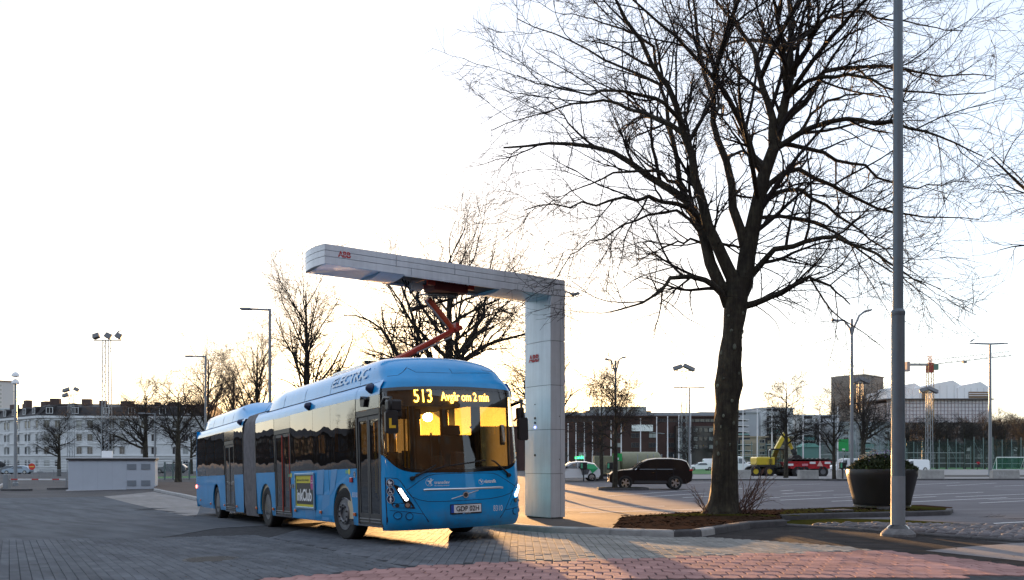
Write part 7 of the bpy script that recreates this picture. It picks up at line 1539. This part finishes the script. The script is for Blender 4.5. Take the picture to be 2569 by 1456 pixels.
# twigs on the asphalt at the right
for u, v_, lb_ in ((2515, 1303, 'fallen bare twig lying on the white parking line'), (2455, 1298, 'short fallen twig on the asphalt behind the cobbles')):
    p = gnd(u, v_, .02); S_ = np.array([[[0, 0, 0], [.2, .03, .01], [.45, -.02, .02], [.7, .05, .04]]]); q_, qr = sprout(S_, np.array([[.012, .010, .008, .005]]), 5, .2, 1, (.1, .35), (.4, .8), 4, rg, wob=.1, rmin=.004); v, f = merge([tubes(S_, np.array([[.012, .010, .008, .005]]), 5), tubes(q_, qr, 4)]); v[:, 2] = np.abs(v[:, 2])*.6; o = npobj('fallen_twig', v, f, mTwig); o.location = p; tag(o, lb_, 'twig')

# drain cover set in the bus bay and small litter
dp_ = gnd(531, 1404, .02); t = thing('drain_cover', 'iron drain cover with pale wet gleam in the bus bay paving', 'drain cover', dp_, YAW); mIron = mat('cast_iron', (.025, .025, .027), .6, metal=.3)
b = MB(); b.lathe([(.40, 0), (.40, .006), (.36, .008), (.36, .003), (0, .003)], 28); b.obj('frame', mIron, t)
for i in range(-4, 5): hw = math.sqrt(max(.01, .34**2-(i*.075)**2)); b = MB(); b.box((-hw, i*.075-.022, .002), (hw, i*.075+.022, .009)); b.obj('bar', mIron, t)
b = MB(); rl_ = random.Random(9)
for i in range(520):
    y = rl_.uniform(10.2, 26); x = rl_.uniform(-.58, .58)*y
    if -7 < st(x, y)[1] < 2.8 and st(x, y)[0] > 0: continue
    z = G(x, y)+.024+(.10 if inpoly((x, y), bedP) else 0); a = rl_.uniform(0, 6.28); s_ = rl_.uniform(.008, .03); c_, n2 = math.cos(a)*s_, math.sin(a)*s_
    b.add([(x-c_, y-n2, z), (x+n2*.6, y-c_*.6, z+s_*.3), (x+c_, y+n2, z+s_*.2), (x-n2*.6, y+c_*.6, z+s_*.1)], [(0, 1, 2, 3)])
o = b.obj('leaf_litter', mat('leaf_litter', (.05, .035, .025), .9, rnd=.6), normals=False); kind(o, 'stuff', 'scattered dry leaf crumbs and grit on the paving')
# ================================================================== buildings
mGlassW = mat('window_glass', (.03, .035, .045), .08, coat=.6); mGlassL = mat('window_pale', (.3, .32, .32), .15, coat=.5)
WM = {}
def winmesh(w, h, fm, pm, mull=1, key=None):
    k = (round(w, 2), round(h, 2), fm.name, pm.name, mull)
    if k in WM: return WM[k]
    f = MB(); t = .09; y = -.10
    for (x0, x1, z0, z1) in ((-w/2-t, w/2+t, -t, 0), (-w/2-t, w/2+t, h, h+t), (-w/2-t, -w/2, 0, h), (w/2, w/2+t, 0, h)): f.box((x0, y, z0), (x1, .02, z1))
    for i in range(mull): x = -w/2+w*(i+1)/(mull+1); f.box((x-.035, y*.5, 0), (x+.035, .0, h))
    p = MB(); p.box((-w/2, -.03, 0), (w/2, .01, h)); WM[k] = (f.mesh('window', fm), p.mesh('pane', pm)); return WM[k]
def window(root, M, x, z, w, h, fm, pm, mull=1):
    fme, pme = winmesh(w, h, fm, pm, mull); o = link('window', fme, root); o.matrix_local = M @ Matrix.Translation((x, 0, z)); p = link('pane', pme, o); return o
def FM(A, B):
    """frame on a facade running A->B (seen from the camera side): x along, y into the wall, z up"""
    d = (B-A); d.z = 0; d.normalize(); n = Vector((-d.y, d.x, 0)); M = Matrix((d, n, Vector((0, 0, 1)))).transposed().to_4x4(); M.translation = A; return M
def bld(name, label, A): return thing(name, label, 'building', A)
def wallbox(root, M, w, dpt, h, m, name='wall', z0=-3.0): b = MB(); b.box((0, 0, z0), (w, dpt, h), M); return b.obj(name, m, root)
def rel(root, M): N = M.copy(); N.translation = M.translation-root.location; return N
mStone = mat('pale_render', (.56, .57, .58), .85, noise=.12, nscale=.35); mTrim = mat('pale_trim', (.62, .63, .64), .8); mRoofB = mat('black_roof', (.018, .016, .018), .7, noise=.2, nscale=.5); mSash = mat('sash_grey', (.35, .36, .36), .6)
# --- white stone apartment building with mansard roof
YB = 185.0
pA = at(100, 1157, YB); pA.z = -2.0; pB = at(520, 1157, YB+4); pB.z = -2.0; pC_ = at(-40, 1157, YB+22); pC_.z = -2.0
wb = bld('apartment_building', 'white stone apartment building with black mansard roof behind the container hut', pA)
zE = at(100, 1042, YB).z+2.0; zR = at(100, 1017, YB).z+2.0; zv = lambda v: at(100, v, YB).z+2.0
def wing(A, B, cols, rows, first):
    M = rel(wb, FM(A, B)); w = (B-A).length; wallbox(wb, M, w, 14, zE, mStone)
    for v0, hh, pr in ((1046, .5, .55), (1049, .2, .3), (1083, .22, .2), (1112, .22, .2), (1143, .3, .25), (1150, .12, .12), (1157, .12, .12), (1164, .12, .12), (1171, .12, .12)):
        b = MB(); b.box((-pr*.5, -pr, zv(v0)-hh/2), (w+pr*.5, .0, zv(v0)+hh/2), M); b.obj('cornice', mTrim, wb)
    k = 0; x = first
    while x < w-1.2:
        for (v0, v1) in rows:
            z0, z1 = zv(v1), zv(v0); window(wb, M, x, z0, cols[1], z1-z0, mSash, mGlassW if (k*7+int(v0)) % 5 else mGlassL)
            b = MB(); b.box((x-cols[1]*.7, -.22, z0-.24), (x+cols[1]*.7, 0, z0-.08), M); b.obj('sill', mTrim, wb)
            if 1085 < v0 < 1095 or 1045 < v0 < 1062: b = MB(); b.box((x-cols[1]*.8, -.3, z1+.16), (x+cols[1]*.8, 0, z1+.42), M); b.obj('lintel', mTrim, wb)
            elif 1115 < v0 < 1130 and k % 2 == 0: b = MB(); b.prism([(x-.3, z1+.2), (x+cols[0]+.3, z1+.2), (x+cols[0]*.5, z1+1.1)], lambda a, c: M @ Vector((a, -.35, c)), lambda a, c: M @ Vector((a, 0, c))); b.obj('pediment', mTrim, wb)
        k += 1; x += cols[0] if k % 2 else cols[2]
    b = MB(); b.prism([(-.4, zE), (14.4, zE), (13.0, zR-.2), (7, zR+.8), (1.4, zR-.2)], lambda y, z: M @ Vector((-.3, y, z)), lambda y, z: M @ Vector((w+.3, y, z))); rf = b.obj('roof', mRoofB, wb)
    x = first+.6; k = 0
    while x < w-2:
        b = MB(); z0 = zE+.25
        if k % 3: b.prism([(x-.85, z0), (x+.85, z0), (x+.85, z0+1.45), (x+.5, z0+1.75), (x-.5, z0+1.75), (x-.85, z0+1.45)], lambda a, c: M @ Vector((a, -.05, c)), lambda a, c: M @ Vector((a, 2, c)))
        else: b.box((x-.85, -.05, z0), (x+.85, 2.0, z0+1.75), M)
        d_ = b.obj('dormer', mRoofB, wb); wn_ = link('dormer_window', winmesh(1.2, 1.2, mTrim, mGlassL, 1)[0], d_); wn_.matrix_local = M @ Matrix.Translation((x, -.09, z0+.2)); pn = link('pane', winmesh(1.2, 1.2, mTrim, mGlassL, 1)[1], d_); pn.matrix_local = wn_.matrix_local
        x += 6.4 if k % 2 else 5.2; k += 1
    for i in range(int(w/5)):
        x = 2+i*5+rn.uniform(-1, 1); b = MB(); hh = rn.uniform(.9, 2.0); ww = rn.uniform(.6, 1.5); y_ = rn.uniform(3, 6); b.box((x-ww, y_, zR-.6), (x+ww, y_+1.2, zR+hh), M); b.obj('chimney', mat('chimney_brick', (.07, .045, .04), .9, rnd=.3), wb)
ROWS = [(1056, 1073), (1090, 1106), (1122, 1139), (1155, 1170)]
wing(pA, pB, (2.2, .95, 4.4), ROWS, 1.4); wing(pC_, pA, (1.9, .9, 4.2), ROWS, 1.5)
# --- dark brick rows; the tenement behind the bus is added to block the low sun
mBrickD = mat('dark_brick', (.06, .03, .025), .9, noise=.25, nscale=.6, bump=.3, bscale=12); mBrick = mat('brown_brick', (.052, .025, .022), .88, noise=.22, nscale=.5, bump=.3, bscale=12); mGreyM = mat('grey_metal_cladding', (.22, .235, .26), .6, noise=.08, nscale=.4)
def block(name, label, u0, u1, Y0, Y1, vt, dpt, m, rows, cw, gap, fm=mSash, pm=mGlassW, band=None, roofm=None, skip=0, mull=1, base=-2.5):
    A = at(u0, 1157, Y0); B = at(u1, 1157, Y1); A.z = base; B.z = base; r = bld(name, label, A); M = rel(r, FM(A, B)); w = (B-A).length; H = at((u0+u1)/2, vt, (Y0+Y1)/2).z-base; wallbox(r, M, w, dpt, H, m)
    zq = lambda v: at((u0+u1)/2, v, (Y0+Y1)/2).z-base; n = 0
    x = gap*.7+cw/2
    while x < w-cw*.6 and n < 290:
        for (v0, v1) in rows: window(r, M, x, zq(v1), cw, zq(v0)-zq(v1), fm, pm if (n*5) % 7 else mGlassL, mull); n += 1
        x += cw+gap
    b = MB(); b.box((-.3, -.3, H), (w+.3, dpt+.3, H+.35), M); b.obj('parapet', roofm or m, r)
    return r, M, w, H, zq
block('sun_block_tenement', 'dark brick tenement row behind the bus added to block the low sun', 500, 1005, 190, 188, 1050, 14, mBrickD, [(1062, 1076), (1090, 1104), (1118, 1132)], 1.2, 1.5)
r, M, w, H, zq = block('brick_office', 'brown brick office building with grey top floor behind the flagpoles', 1300, 1852, 190, 192, 1047, 22, mBrick, [(1088, 1098), (1112, 1122), (1135, 1146), (1155, 1165)], 1.6, 2.3, mat('dark_sash', (.06, .055, .055), .6))
b = MB(); b.box((w*.0, 1.0, H+.3), (w, 20, H+1.1), M); b.obj('attic', mGreyM, r)
xa = (1470-1300)/552*w; xb = (1637-1300)/552*w; hp_ = zq(1030); b = MB(); b.box((xa, 2.0, H+1.0), (xb, 16, hp_), M); b.obj('penthouse', mat('penthouse_panel', (.16, .12, .09), .7), r)
for i in range(9): x = xa+1.6+i*(xb-xa-2)/9; fm_, pm_ = winmesh(1.25, 1.1, mSash, mGlassL, 2); o = link('window', fm_, r); o.matrix_local = M @ Matrix.Translation((x, 1.95, H+1.25)); p = link('pane', pm_, o)
xg0 = (1690-1300)/552*w; xg1 = (1800-1300)/552*w; b = MB(); b.box((xg0, -2.0, -2), (xg1, .0, zq(1070)), M); dk = b.obj('glazed_bay', mat('dark_cladding', (.03, .028, .03), .35, coat=.4), r)
for (v0, v1) in ((1075, 1084), (1096, 1106), (1116, 1126)):
    for i in range(8): o = link('window', winmesh(.9, .8, mPostD, mGlassL if i % 3 == 0 else mGlassW, 0)[0], r); o.matrix_local = M @ Matrix.Translation((xg0+.8+i*1.15, -2.02, zq(v1))); link('pane', winmesh(.9, .8, mPostD, mGlassL if i % 3 == 0 else mGlassW, 0)[1], o)
bx0 = (1583-1300)/552*w; bx1 = (1636-1300)/552*w; b = MB(); b.box((bx0, -.25, zq(1082)), (bx1, -.11, zq(1066)), M); b.obj('banner', mWhite, r)
lt = M @ Vector(((1452-1300)/552*w, -.4, zq(1148))); o = lettering('hotel_sign', 'scandic', lambda a, c: M @ Vector(((1452-1300)/552*w+a, -.4, zq(1148)+c)), emis('sign_green_light', (.05, .8, .25), 1.2), r, .7, .02, width=2.0)
for i in range(40):
    x = 1.0+i*(w-2)/40
    if abs(x-(bx0+bx1)/2) < 4: continue
    o = link('window', winmesh(1.3, .55, mPostD, mGlassW, 1)[0], r); o.matrix_local = M @ Matrix.Translation((x, 0, zq(1058))); link('pane', winmesh(1.3, .55, mPostD, mGlassW, 1)[1], o)
block('sun_block_wing', 'unseen low brick wing added to keep the sun off the parking lot', 1182, 1299, 191, 190, 1074, 16, mBrick, [(1112, 1122), (1135, 1146)], 1.6, 2.3, mat('dark_sash', (.06, .055, .055), .6))  # unseen wing added, cut low so it shades the lot but not the planter
# --- stepped apartment blocks
mFlatW = mat('white_flats', (.55, .56, .58), .8, noise=.08, nscale=.3); mFlatG = mat('grey_flats', (.32, .34, .37), .8, noise=.08, nscale=.3); mFlatB = mat('beige_flats', (.36, .29, .22), .85, noise=.08, nscale=.3)
def flats(label, u0, u1, Y, vt, m, balc, steps=(), storeys=5):
    rows = [(vt+6+i*15, vt+13+i*15) for i in range(int((1165-vt)/15))]; r, M, w, H, zq = block('apartment_block', label, u0, u1, Y, Y+2, vt, 14, m, rows, 1.3, 2.6)
    for bx in balc:
        for i in range(len(rows)-1):
            x = w*bx; z = zq(rows[i][1]+4); b = MB(); b.box((x-1.6, -1.5, z-.15), (x+1.6, 0, z), M); ba = b.obj('balcony', mTrim, r); b = MB(); b.box((x-1.6, -1.52, z), (x+1.6, -1.45, z+1.0), M); b.obj('balcony_front', mat('balcony_glass', (.12, .25, .25), .2, coat=.5) if i > 2 else m, ba); b = MB(); b.box((x-1.5, -.02, z+.02), (x+1.5, .01-.02, z+2.3), M); b.obj('balcony_recess', mPostD, ba)
    for (f0, f1, dv) in steps: b = MB(); b.box((w*f0, 2, H), (w*f1, 10, zq(vt-dv)), M); b.obj('roof_house', m, r)
    return r
flats('low white apartment block over the brick building roof', 1638, 1760, 255, 1040, mFlatW, (.3,), ((.35, .5, 3), (.6, .75, 2))); flats('white apartment block beside the big tree trunk', 1760, 1850, 250, 1037, mFlatW, (.5,), ((.2, .4, 3),)); flats('grey apartment block right of the big tree trunk', 1850, 1905, 230, 1036, mFlatG, (.15,), ((.2, .5, 4),)); flats('tall white apartment block with balconies above the excavator', 1908, 1990, 235, 1026, mFlatW, (.35,), ((.15, .4, 4), (.6, .8, 2)))
flats('long pale apartment block behind the arching tree', 1990, 2105, 240, 1044, mFlatW, (.3, .7), ((.2, .3, 2), (.5, .6, 3))); flats('beige low apartment block behind the flagpoles', 1850, 1990, 215, 1098, mFlatB, (.12, .6)); flats('pale apartment block behind the plant pot', 2100, 2240, 230, 1062, mFlatG, (.5,), ((.4, .6, 3),))
# --- office tower, wrapped building, crane, left tower
mTow = mat('tower_concrete', (.20, .185, .165), .8, noise=.08, nscale=.2); r, M, w, H, zq = block('office_tower', 'grey office tower with glazed right side behind the bare tree', 2098, 2168, 330, 322, 944, 16, mTow, [(955+i*14, 963+i*14) for i in range(7)], 1.4, 1.5, mTow)
A2 = at(2168, 1157, 322); B2 = at(2215, 1157, 345); A2.z = B2.z = -2.5; M2 = rel(r, FM(A2, B2)); w2 = (B2-A2).length; mGl2 = mat('tower_glass', (.22, .24, .22), .2, coat=.5)
b = MB(); b.box((0, .01, 0), (w2, 12, H), M2); b.obj('glazed_wing', mTow, r)
for i in range(9):
    for j in range(9): fm_, pm_ = winmesh(w2/9*.8, 1.9, mTow, mGl2, 0); o = link('window', fm_, r); o.matrix_local = M2 @ Matrix.Translation((w2*(i+.5)/9, 0, H-2.6-j*2.3)); link('pane', pm_, o)
for x, hh in ((w*.3, 2.2), (w*.8, 3.0)): b = MB(); b.tube([M @ Vector((x, 4, H)), M @ Vector((x, 4, H+hh))], .12, 5); b.obj('antenna', mPostD, r)
# wrapped building
mTarp = mat('white_tarpaulin', (.8, .81, .83), .55, noise=.06, nscale=.2); mScaf = netmat('scaffold_wrap', (.78, .76, .78), .85); pW = at(2225, 1157, 300); pW.z = -2.5; ww = bld('wrapped_building', 'building under scaffolding with white tarpaulin roofs beneath the crane', pW)
W8 = lambda u, v, Y=300: at(u, v, Y)-pW
def wbox(name, u0, u1, v0, v1, y0, y1, m): a, c = W8(u0, v0), W8(u1, v1); b = MB(); b.box((a.x, y0, c.z), (c.x, y1, a.z)); return b.obj(name, m, ww)
wbox('wall', 2225, 2480, 1010, 1130, 2, 20, mat('old_facade', (.42, .38, .37), .8, noise=.2, nscale=.2)); wbox('wrap', 2224, 2482, 1004, 1060, -.4, -.3, mScaf); wbox('deck', 2215, 2486, 1001, 1004, -2, 18, mat('deck_timber', (.10, .09, .085), .9))
def tent(u0, u1, ve, vr, name='tarpaulin_roof', y0=-1, y1=16, cut=0): a, c = W8(u0, ve), W8(u1, ve); zr = W8(u0, vr).z; zb = W8(u0, 1001).z; b = MB(); b.prism([(a.x, zb), (c.x, zb), (c.x, c.z), (c.x-(c.x-a.x)*.30, zr), (a.x+(c.x-a.x)*.1, a.z+(zr-a.z)*.35), (a.x, a.z)], lambda x, z: Vector((x, y0, z)), lambda x, z: Vector((x, y1, z))); o = b.obj(name, mTarp, ww); n_ = int((c.x-a.x)/2.2); [MB().box((a.x+(c.x-a.x)*i/n_-.05, y0-.12, zb), (a.x+(c.x-a.x)*i/n_+.05, y0+.01, a.z)).obj('tarpaulin_seam', mTrim, o) for i in range(1, n_)]; return o
tent(2222, 2246, 982, 978); tent(2250, 2308, 972, 962); tent(2286, 2334, 978, 969, y0=-1.4); tent(2336, 2408, 968, 955); tent(2398, 2478, 974, 959, y0=-1.5); wbox('open_gable', 2424, 2476, 984, 1000, -1.7, -1.55, mat('timber_inside', (.22, .15, .10), .9)); [wbox('timber_rail', 2424, 2476, v, v+1.5, -1.8, -1.7, mWhite) for v in (988, 993)]; wbox('open_gable', 2308, 2322, 980, 1000, -1.7, -1.5, mat('timber_inside', (.22, .15, .10), .9))
for i in range(30):
    u = 2228+i*8.7; a, c = W8(u, 1004), W8(u, 1062); b = MB(); b.tube([Vector((a.x, -.6, a.z)), Vector((a.x, -.6, c.z))], .11, 4); b.obj('scaffold_pole', mat('scaffold_steel', (.3, .25, .27), .5), ww)
for v in (1013, 1022, 1031, 1040, 1050): a, c = W8(2226, v), W8(2482, v); b = MB(); b.tube([Vector((a.x, -.6, a.z)), Vector((c.x, -.6, a.z))], .10, 4); b.obj('scaffold_ledger', mat('scaffold_steel', (.3, .25, .27), .5), ww)
# crane
YC = 285; pc_ = at(2333, 1157, YC); pc_.z = -2.5; cr_ = thing('tower_crane', 'red and yellow tower crane with long lattice jib above the wrapped building', 'crane', pc_); C8 = lambda u, v: at(u, v, YC)-pc_; mCrR = mat('crane_red', (.30, .04, .03), .6); mCrY = mat('crane_yellow', (.42, .26, .10), .6); mCrG = mat('crane_grey', (.3, .29, .28), .6)
def lattice(P, Q, w_, n, m, name, t=.09, tri=False):
    b = MB(); d = Q-P; up_ = Vector((0, 1, 0)); sx = d.cross(up_).normalized()*w_/2; sy = up_*w_/2; cs = [sx+sy, sx-sy, -sx-sy, -sx+sy] if not tri else [sx*1.4, -sx*.6+sy, -sx*.6-sy]
    for c in cs: b.tube([P+c, Q+c], t, 4)
    for i in range(n):
        for k in range(len(cs)): a_, b2_ = cs[k], cs[(k+1) % len(cs)]; b.tube([P+d*(i/n)+(a_ if i % 2 else b2_), P+d*((i+1)/n)+(b2_ if i % 2 else a_)], t*.55, 3)
    return b.obj(name, m, cr_)
top = C8(2333, 912); lattice(Vector((0, 0, 0)), Vector((0, 0, top.z)), 1.7, 26, mCrY, 'mast', .12); b = MB(); b.box((-.8, -.8, top.z-3.0), (.8, .8, top.z+.1)); b.obj('slewing_unit', mCrR, cr_); j0 = Vector((0, 0, top.z)); j1 = C8(2538, 889); j1.y = 0; lattice(j0, j1, 1.5, 28, mCrG, 'jib', .10, True); k1 = C8(2276, 914); k1.y = 0; b = MB(); b.box((k1.x, -.6, k1.z-.5), (0, .6, k1.z+.2)); b.obj('counter_jib', mCrG, cr_); b = MB(); b.box((k1.x-.4, -.8, k1.z-2.4), (k1.x+.6, .8, k1.z+.8)); b.obj('counterweight', mat('crane_weight', (.35, .28, .26), .8), cr_)
b = MB(); b.box((.8, -1.0, top.z-2.2), (2.4, .4, top.z-.4)); b.obj('cab', mat('crane_cab', (.08, .16, .12), .4), cr_); a = C8(2333, 897); lattice(j0, Vector((0, 0, a.z+.6)), .9, 4, mCrR, 'apex', .1); b = MB(); b.tube([Vector((0, 0, a.z+.6)), Vector((k1.x*.7, 0, k1.z+.2))], .06, 4); b.tube([Vector((0, 0, a.z+.6)), j1*.35+j0*.65+Vector((0, 0, .9))], .06, 4); b.obj('tie', mCrG, cr_); q_ = j0+(j1-j0)*.42; b = MB(); b.box((q_.x-.6, -.6, q_.z-1.2), (q_.x+.6, .6, q_.z-.4)); b.tube([q_, q_-Vector((0, 0, 3))], .05, 4); b.obj('trolley', mCrG, cr_)
# tower block left edge
block('tower_block', 'tall pale tower block with bands of windows beyond the white building', -60, 35, 262, 268, 957, 16, mat('tower_pale', (.42, .44, .46), .8), [(964+i*10.5, 970+i*10.5) for i in range(9)], 2.6, .9, mTrim, mGlassL, roofm=mat('tower_cap', (.2, .14, .1), .8)); block('pale_annex', 'pale blue low building beside the tower block', -40, 60, 240, 240, 1028, 10, mat('annex_blue', (.38, .45, .5), .7), [(1036, 1044)], 2.0, 2.0)
# pavilion with green roof behind the trailer
pv = at(2032, 1157, 168); pv.z = G(pv.x, pv.y); t = thing('pavilion', 'small green roofed glazed pavilion behind the red trailer', 'pavilion', pv); w_ = 22/FU*168; h_ = at(2032, 1122, 168).z-pv.z; b = MB(); b.box((-w_, 0, 0), (w_, 2.4, h_)); b.obj('wall', mat('pavilion_green', (.07, .17, .15), .5), t); b = MB(); b.prism([(-w_*1.15, h_), (w_*1.15, h_), (w_*.5, h_+.7), (-w_*.5, h_+.7)], lambda x, z: Vector((x, -.3, z)), lambda x, z: Vector((x, 2.7, z))); b.obj('roof', mat('copper_roof', (.10, .26, .22), .6), t)
for i in range(4): o = link('window', winmesh(.45, 1.6, mat('pavilion_green', (.07, .17, .15), .5), mGlassL, 0)[0], t); o.location = (-w_+.35+i*(2*w_-.7)/3, 0, .7); link('pane', winmesh(.45, 1.6, mat('pavilion_green', (.07, .17, .15), .5), mGlassL, 0)[1], o)
# houses low on the slope behind the fence, wooded hill
for i, (u0, u1, v_) in enumerate(((2190, 2290, 1118), (2300, 2400, 1112), (2410, 2520, 1116), (2530, 2640, 1112))): block('row_house', ('dark row house left of the thick lamp post', 'dark row house behind the tall ball fence', 'dark row house behind the running person', 'dark row house behind the soccer goal')[i], u0, u1, 235, 237, v_, 9, mat('row_house_dark', (.05, .04, .04), .85), [(1124, 1131), (1142, 1150)], 1.1, 2.4, roofm=mRoofB)
b = MB(); rows = []
for j in range(9):
    Y = 246+j*22; rows.append([])
    for i in range(41):
        u = 2240+i*26; e = sstep(2240, 2330, u); v_ = 1112-e*(6+j*6.5+4*math.sin(i*.7+j)+3*math.sin(i*1.9)); v_ = max(v_, 1066+3*math.sin(i*.8)); p = at(u, v_, Y); rows[-1].append((p.x, p.y, p.z))
rows.insert(0, [(x, y-6, -3) for x, y, z in rows[0]]); b.grid(rows); kind(b.obj('hill', mat('wooded_hill', (.045, .035, .03), .98, noise=.5, nscale=.25, bump=1.0, bscale=1.5), smooth=True), 'structure', 'dark wooded slope behind the sports fence')
rw_ = np.random.default_rng(8); PTS = []; 
for i in range(1500):
    u = rw_.uniform(2250, 2900); j = rw_.uniform(0, 6); Y = 246+j*22; e = sstep(2240, 2330, u); v_ = max(1112-e*(6+j*6.5), 1066); p = at(u, v_, Y); h_ = rw_.uniform(2.5, 5); q_ = p.copy(); pts = [tuple(p)]; d = np.array([rw_.normal()*.25, rw_.normal()*.25, 1.0])
    for k in range(4): d = d+rw_.normal(size=3)*.15; d /= np.linalg.norm(d); q_ = q_+Vector(d*h_/4); pts.append(tuple(q_))
    PTS.append(pts)
PTS = np.array(PTS); PR = np.tile(np.linspace(.09, .03, 5), (len(PTS), 1)); c2_, r2_ = sprout(PTS, PR, 6, .25, 1, (.8, 2.2), (.4, 1.0), 4, rw_, up=.03, wob=.18, rr=.7, r1=.5, rmin=.03); c3_, r3_ = sprout(c2_, r2_, 3, .25, 1, (.4, 1.0), (.4, 1.0), 3, rw_, up=.02, wob=.18, rr=.7, r1=.6, rmin=.022)
v, f = merge([tubes(PTS, PR, 3), tubes(c2_, r2_, 3), tubes(c3_, r3_, 3)]); wd = npobj('far_wood', v, f, mTwig); wd['kind'] = 'stuff'; wd['label'] = 'leafless brown wood covering the far slope'
# --- the rest of the square that the bus panels and glass reflect: brick fronts behind and left of the viewpoint
mSashD = mat('dark_sash', (.06, .055, .055), .6); mBrickX = mat('shaded_brick', (.022, .015, .013), .9, noise=.25, nscale=.5)  # brick colour darkened to stand in for shade on the reflected fronts
def sideblock(name, label, A, B, H, m, storeys=4, cw=1.4, gap=2.0):
    A = Vector((*A, -2.0)); B = Vector((*B, -2.0)); r = bld(name, label, A); M = rel(r, FM(A, B)); w = (B-A).length; wallbox(r, M, w, 12, H+2, m); x = 2.0; n = 0
    while x < w-1 and n < 280:
        for k in range(storeys): window(r, M, x, 3.2+k*(H-1.5)/storeys, cw, 1.7, mSashD, mGlassW, 1); n += 1
        x += cw+gap
    b = MB(); b.prism([(-.4, H+2), (12.4, H+2), (6, H+5)], lambda y, z: M @ Vector((-.3, y, z)), lambda y, z: M @ Vector((w+.3, y, z))); b.obj('roof', mRoofB, r)
sideblock('brick_terrace', 'brown brick terrace closing the left side of the square outside the view', (-255, 165), (-190, 300), 9.5, mBrickX, 3); sideblock('brick_terrace', 'dark brick terrace along the street left of the square outside the view', (-200, 20), (-252, 150), 8.5, mBrickX, 3)
sideblock('brick_terrace', 'tall brown brick terrace behind the viewpoint', (70, -24), (-40, -30), 27, mBrickX, 7); sideblock('brick_terrace', 'dark brick terrace right of the square outside the view', (66, 62), (72, -22), 22, mBrickX, 6); sideblock('brick_terrace', 'dark brick terrace left behind the viewpoint', (-44, -33), (-104, 10), 13, mBrickX, 4)
dup(T2, Vector((7, -9, 0)), .5, 'bare tree behind the viewpoint mirrored in the windscreen', scale=.9); dup(T3, Vector((-5, -12, 0)), 1.5, 'slim bare tree behind the viewpoint mirrored in the windscreen', scale=.95); dup(T2, Vector((-62, 48, -1)), 1.1, 'bare tree left of the square mirrored in the side windows', scale=.7); dup(T3, Vector((-100, 60, -1)), 2.1, 'slim bare tree left of the square beyond the view', scale=.8); dup(T2, Vector((-120, 95, -1)), 5.1, 'broad bare tree left of the square beyond the view', scale=.7); dup(T2, Vector((-82, 80, -1)), 3.1, 'bare tree left of the square beyond the view', scale=.75)
# ================================================================== the sun itself, seen through the bus glass
sm = bpy.data.materials.new('sun_glow'); sm.use_nodes = True; n_ = sm.node_tree.nodes; n_.remove(n_['Principled BSDF']); em_ = n_.new('ShaderNodeEmission'); em_.inputs[0].default_value = (1, .72, .35, 1); em_.inputs[1].default_value = 220; tr_ = n_.new('ShaderNodeBsdfTransparent'); ad_ = n_.new('ShaderNodeAddShader'); l_ = sm.node_tree.links; l_.new(em_.outputs[0], ad_.inputs[0]); l_.new(tr_.outputs[0], ad_.inputs[1]); l_.new(ad_.outputs[0], n_['Material Output'].inputs[0])
bm = bmesh.new(); bmesh.ops.create_uvsphere(bm, u_segments=24, v_segments=16, radius=1.0); me = bpy.data.meshes.new('sun_disc'); bm.to_mesh(me); bm.free(); me.materials.append(sm); so = bpy.data.objects.new('sun_disc', me); COL.objects.link(so); so.location = Vector((0, 0, CAM_H))+sd*3200; so.scale = (17, 17, 17); kind(so, 'structure', 'low evening sun')
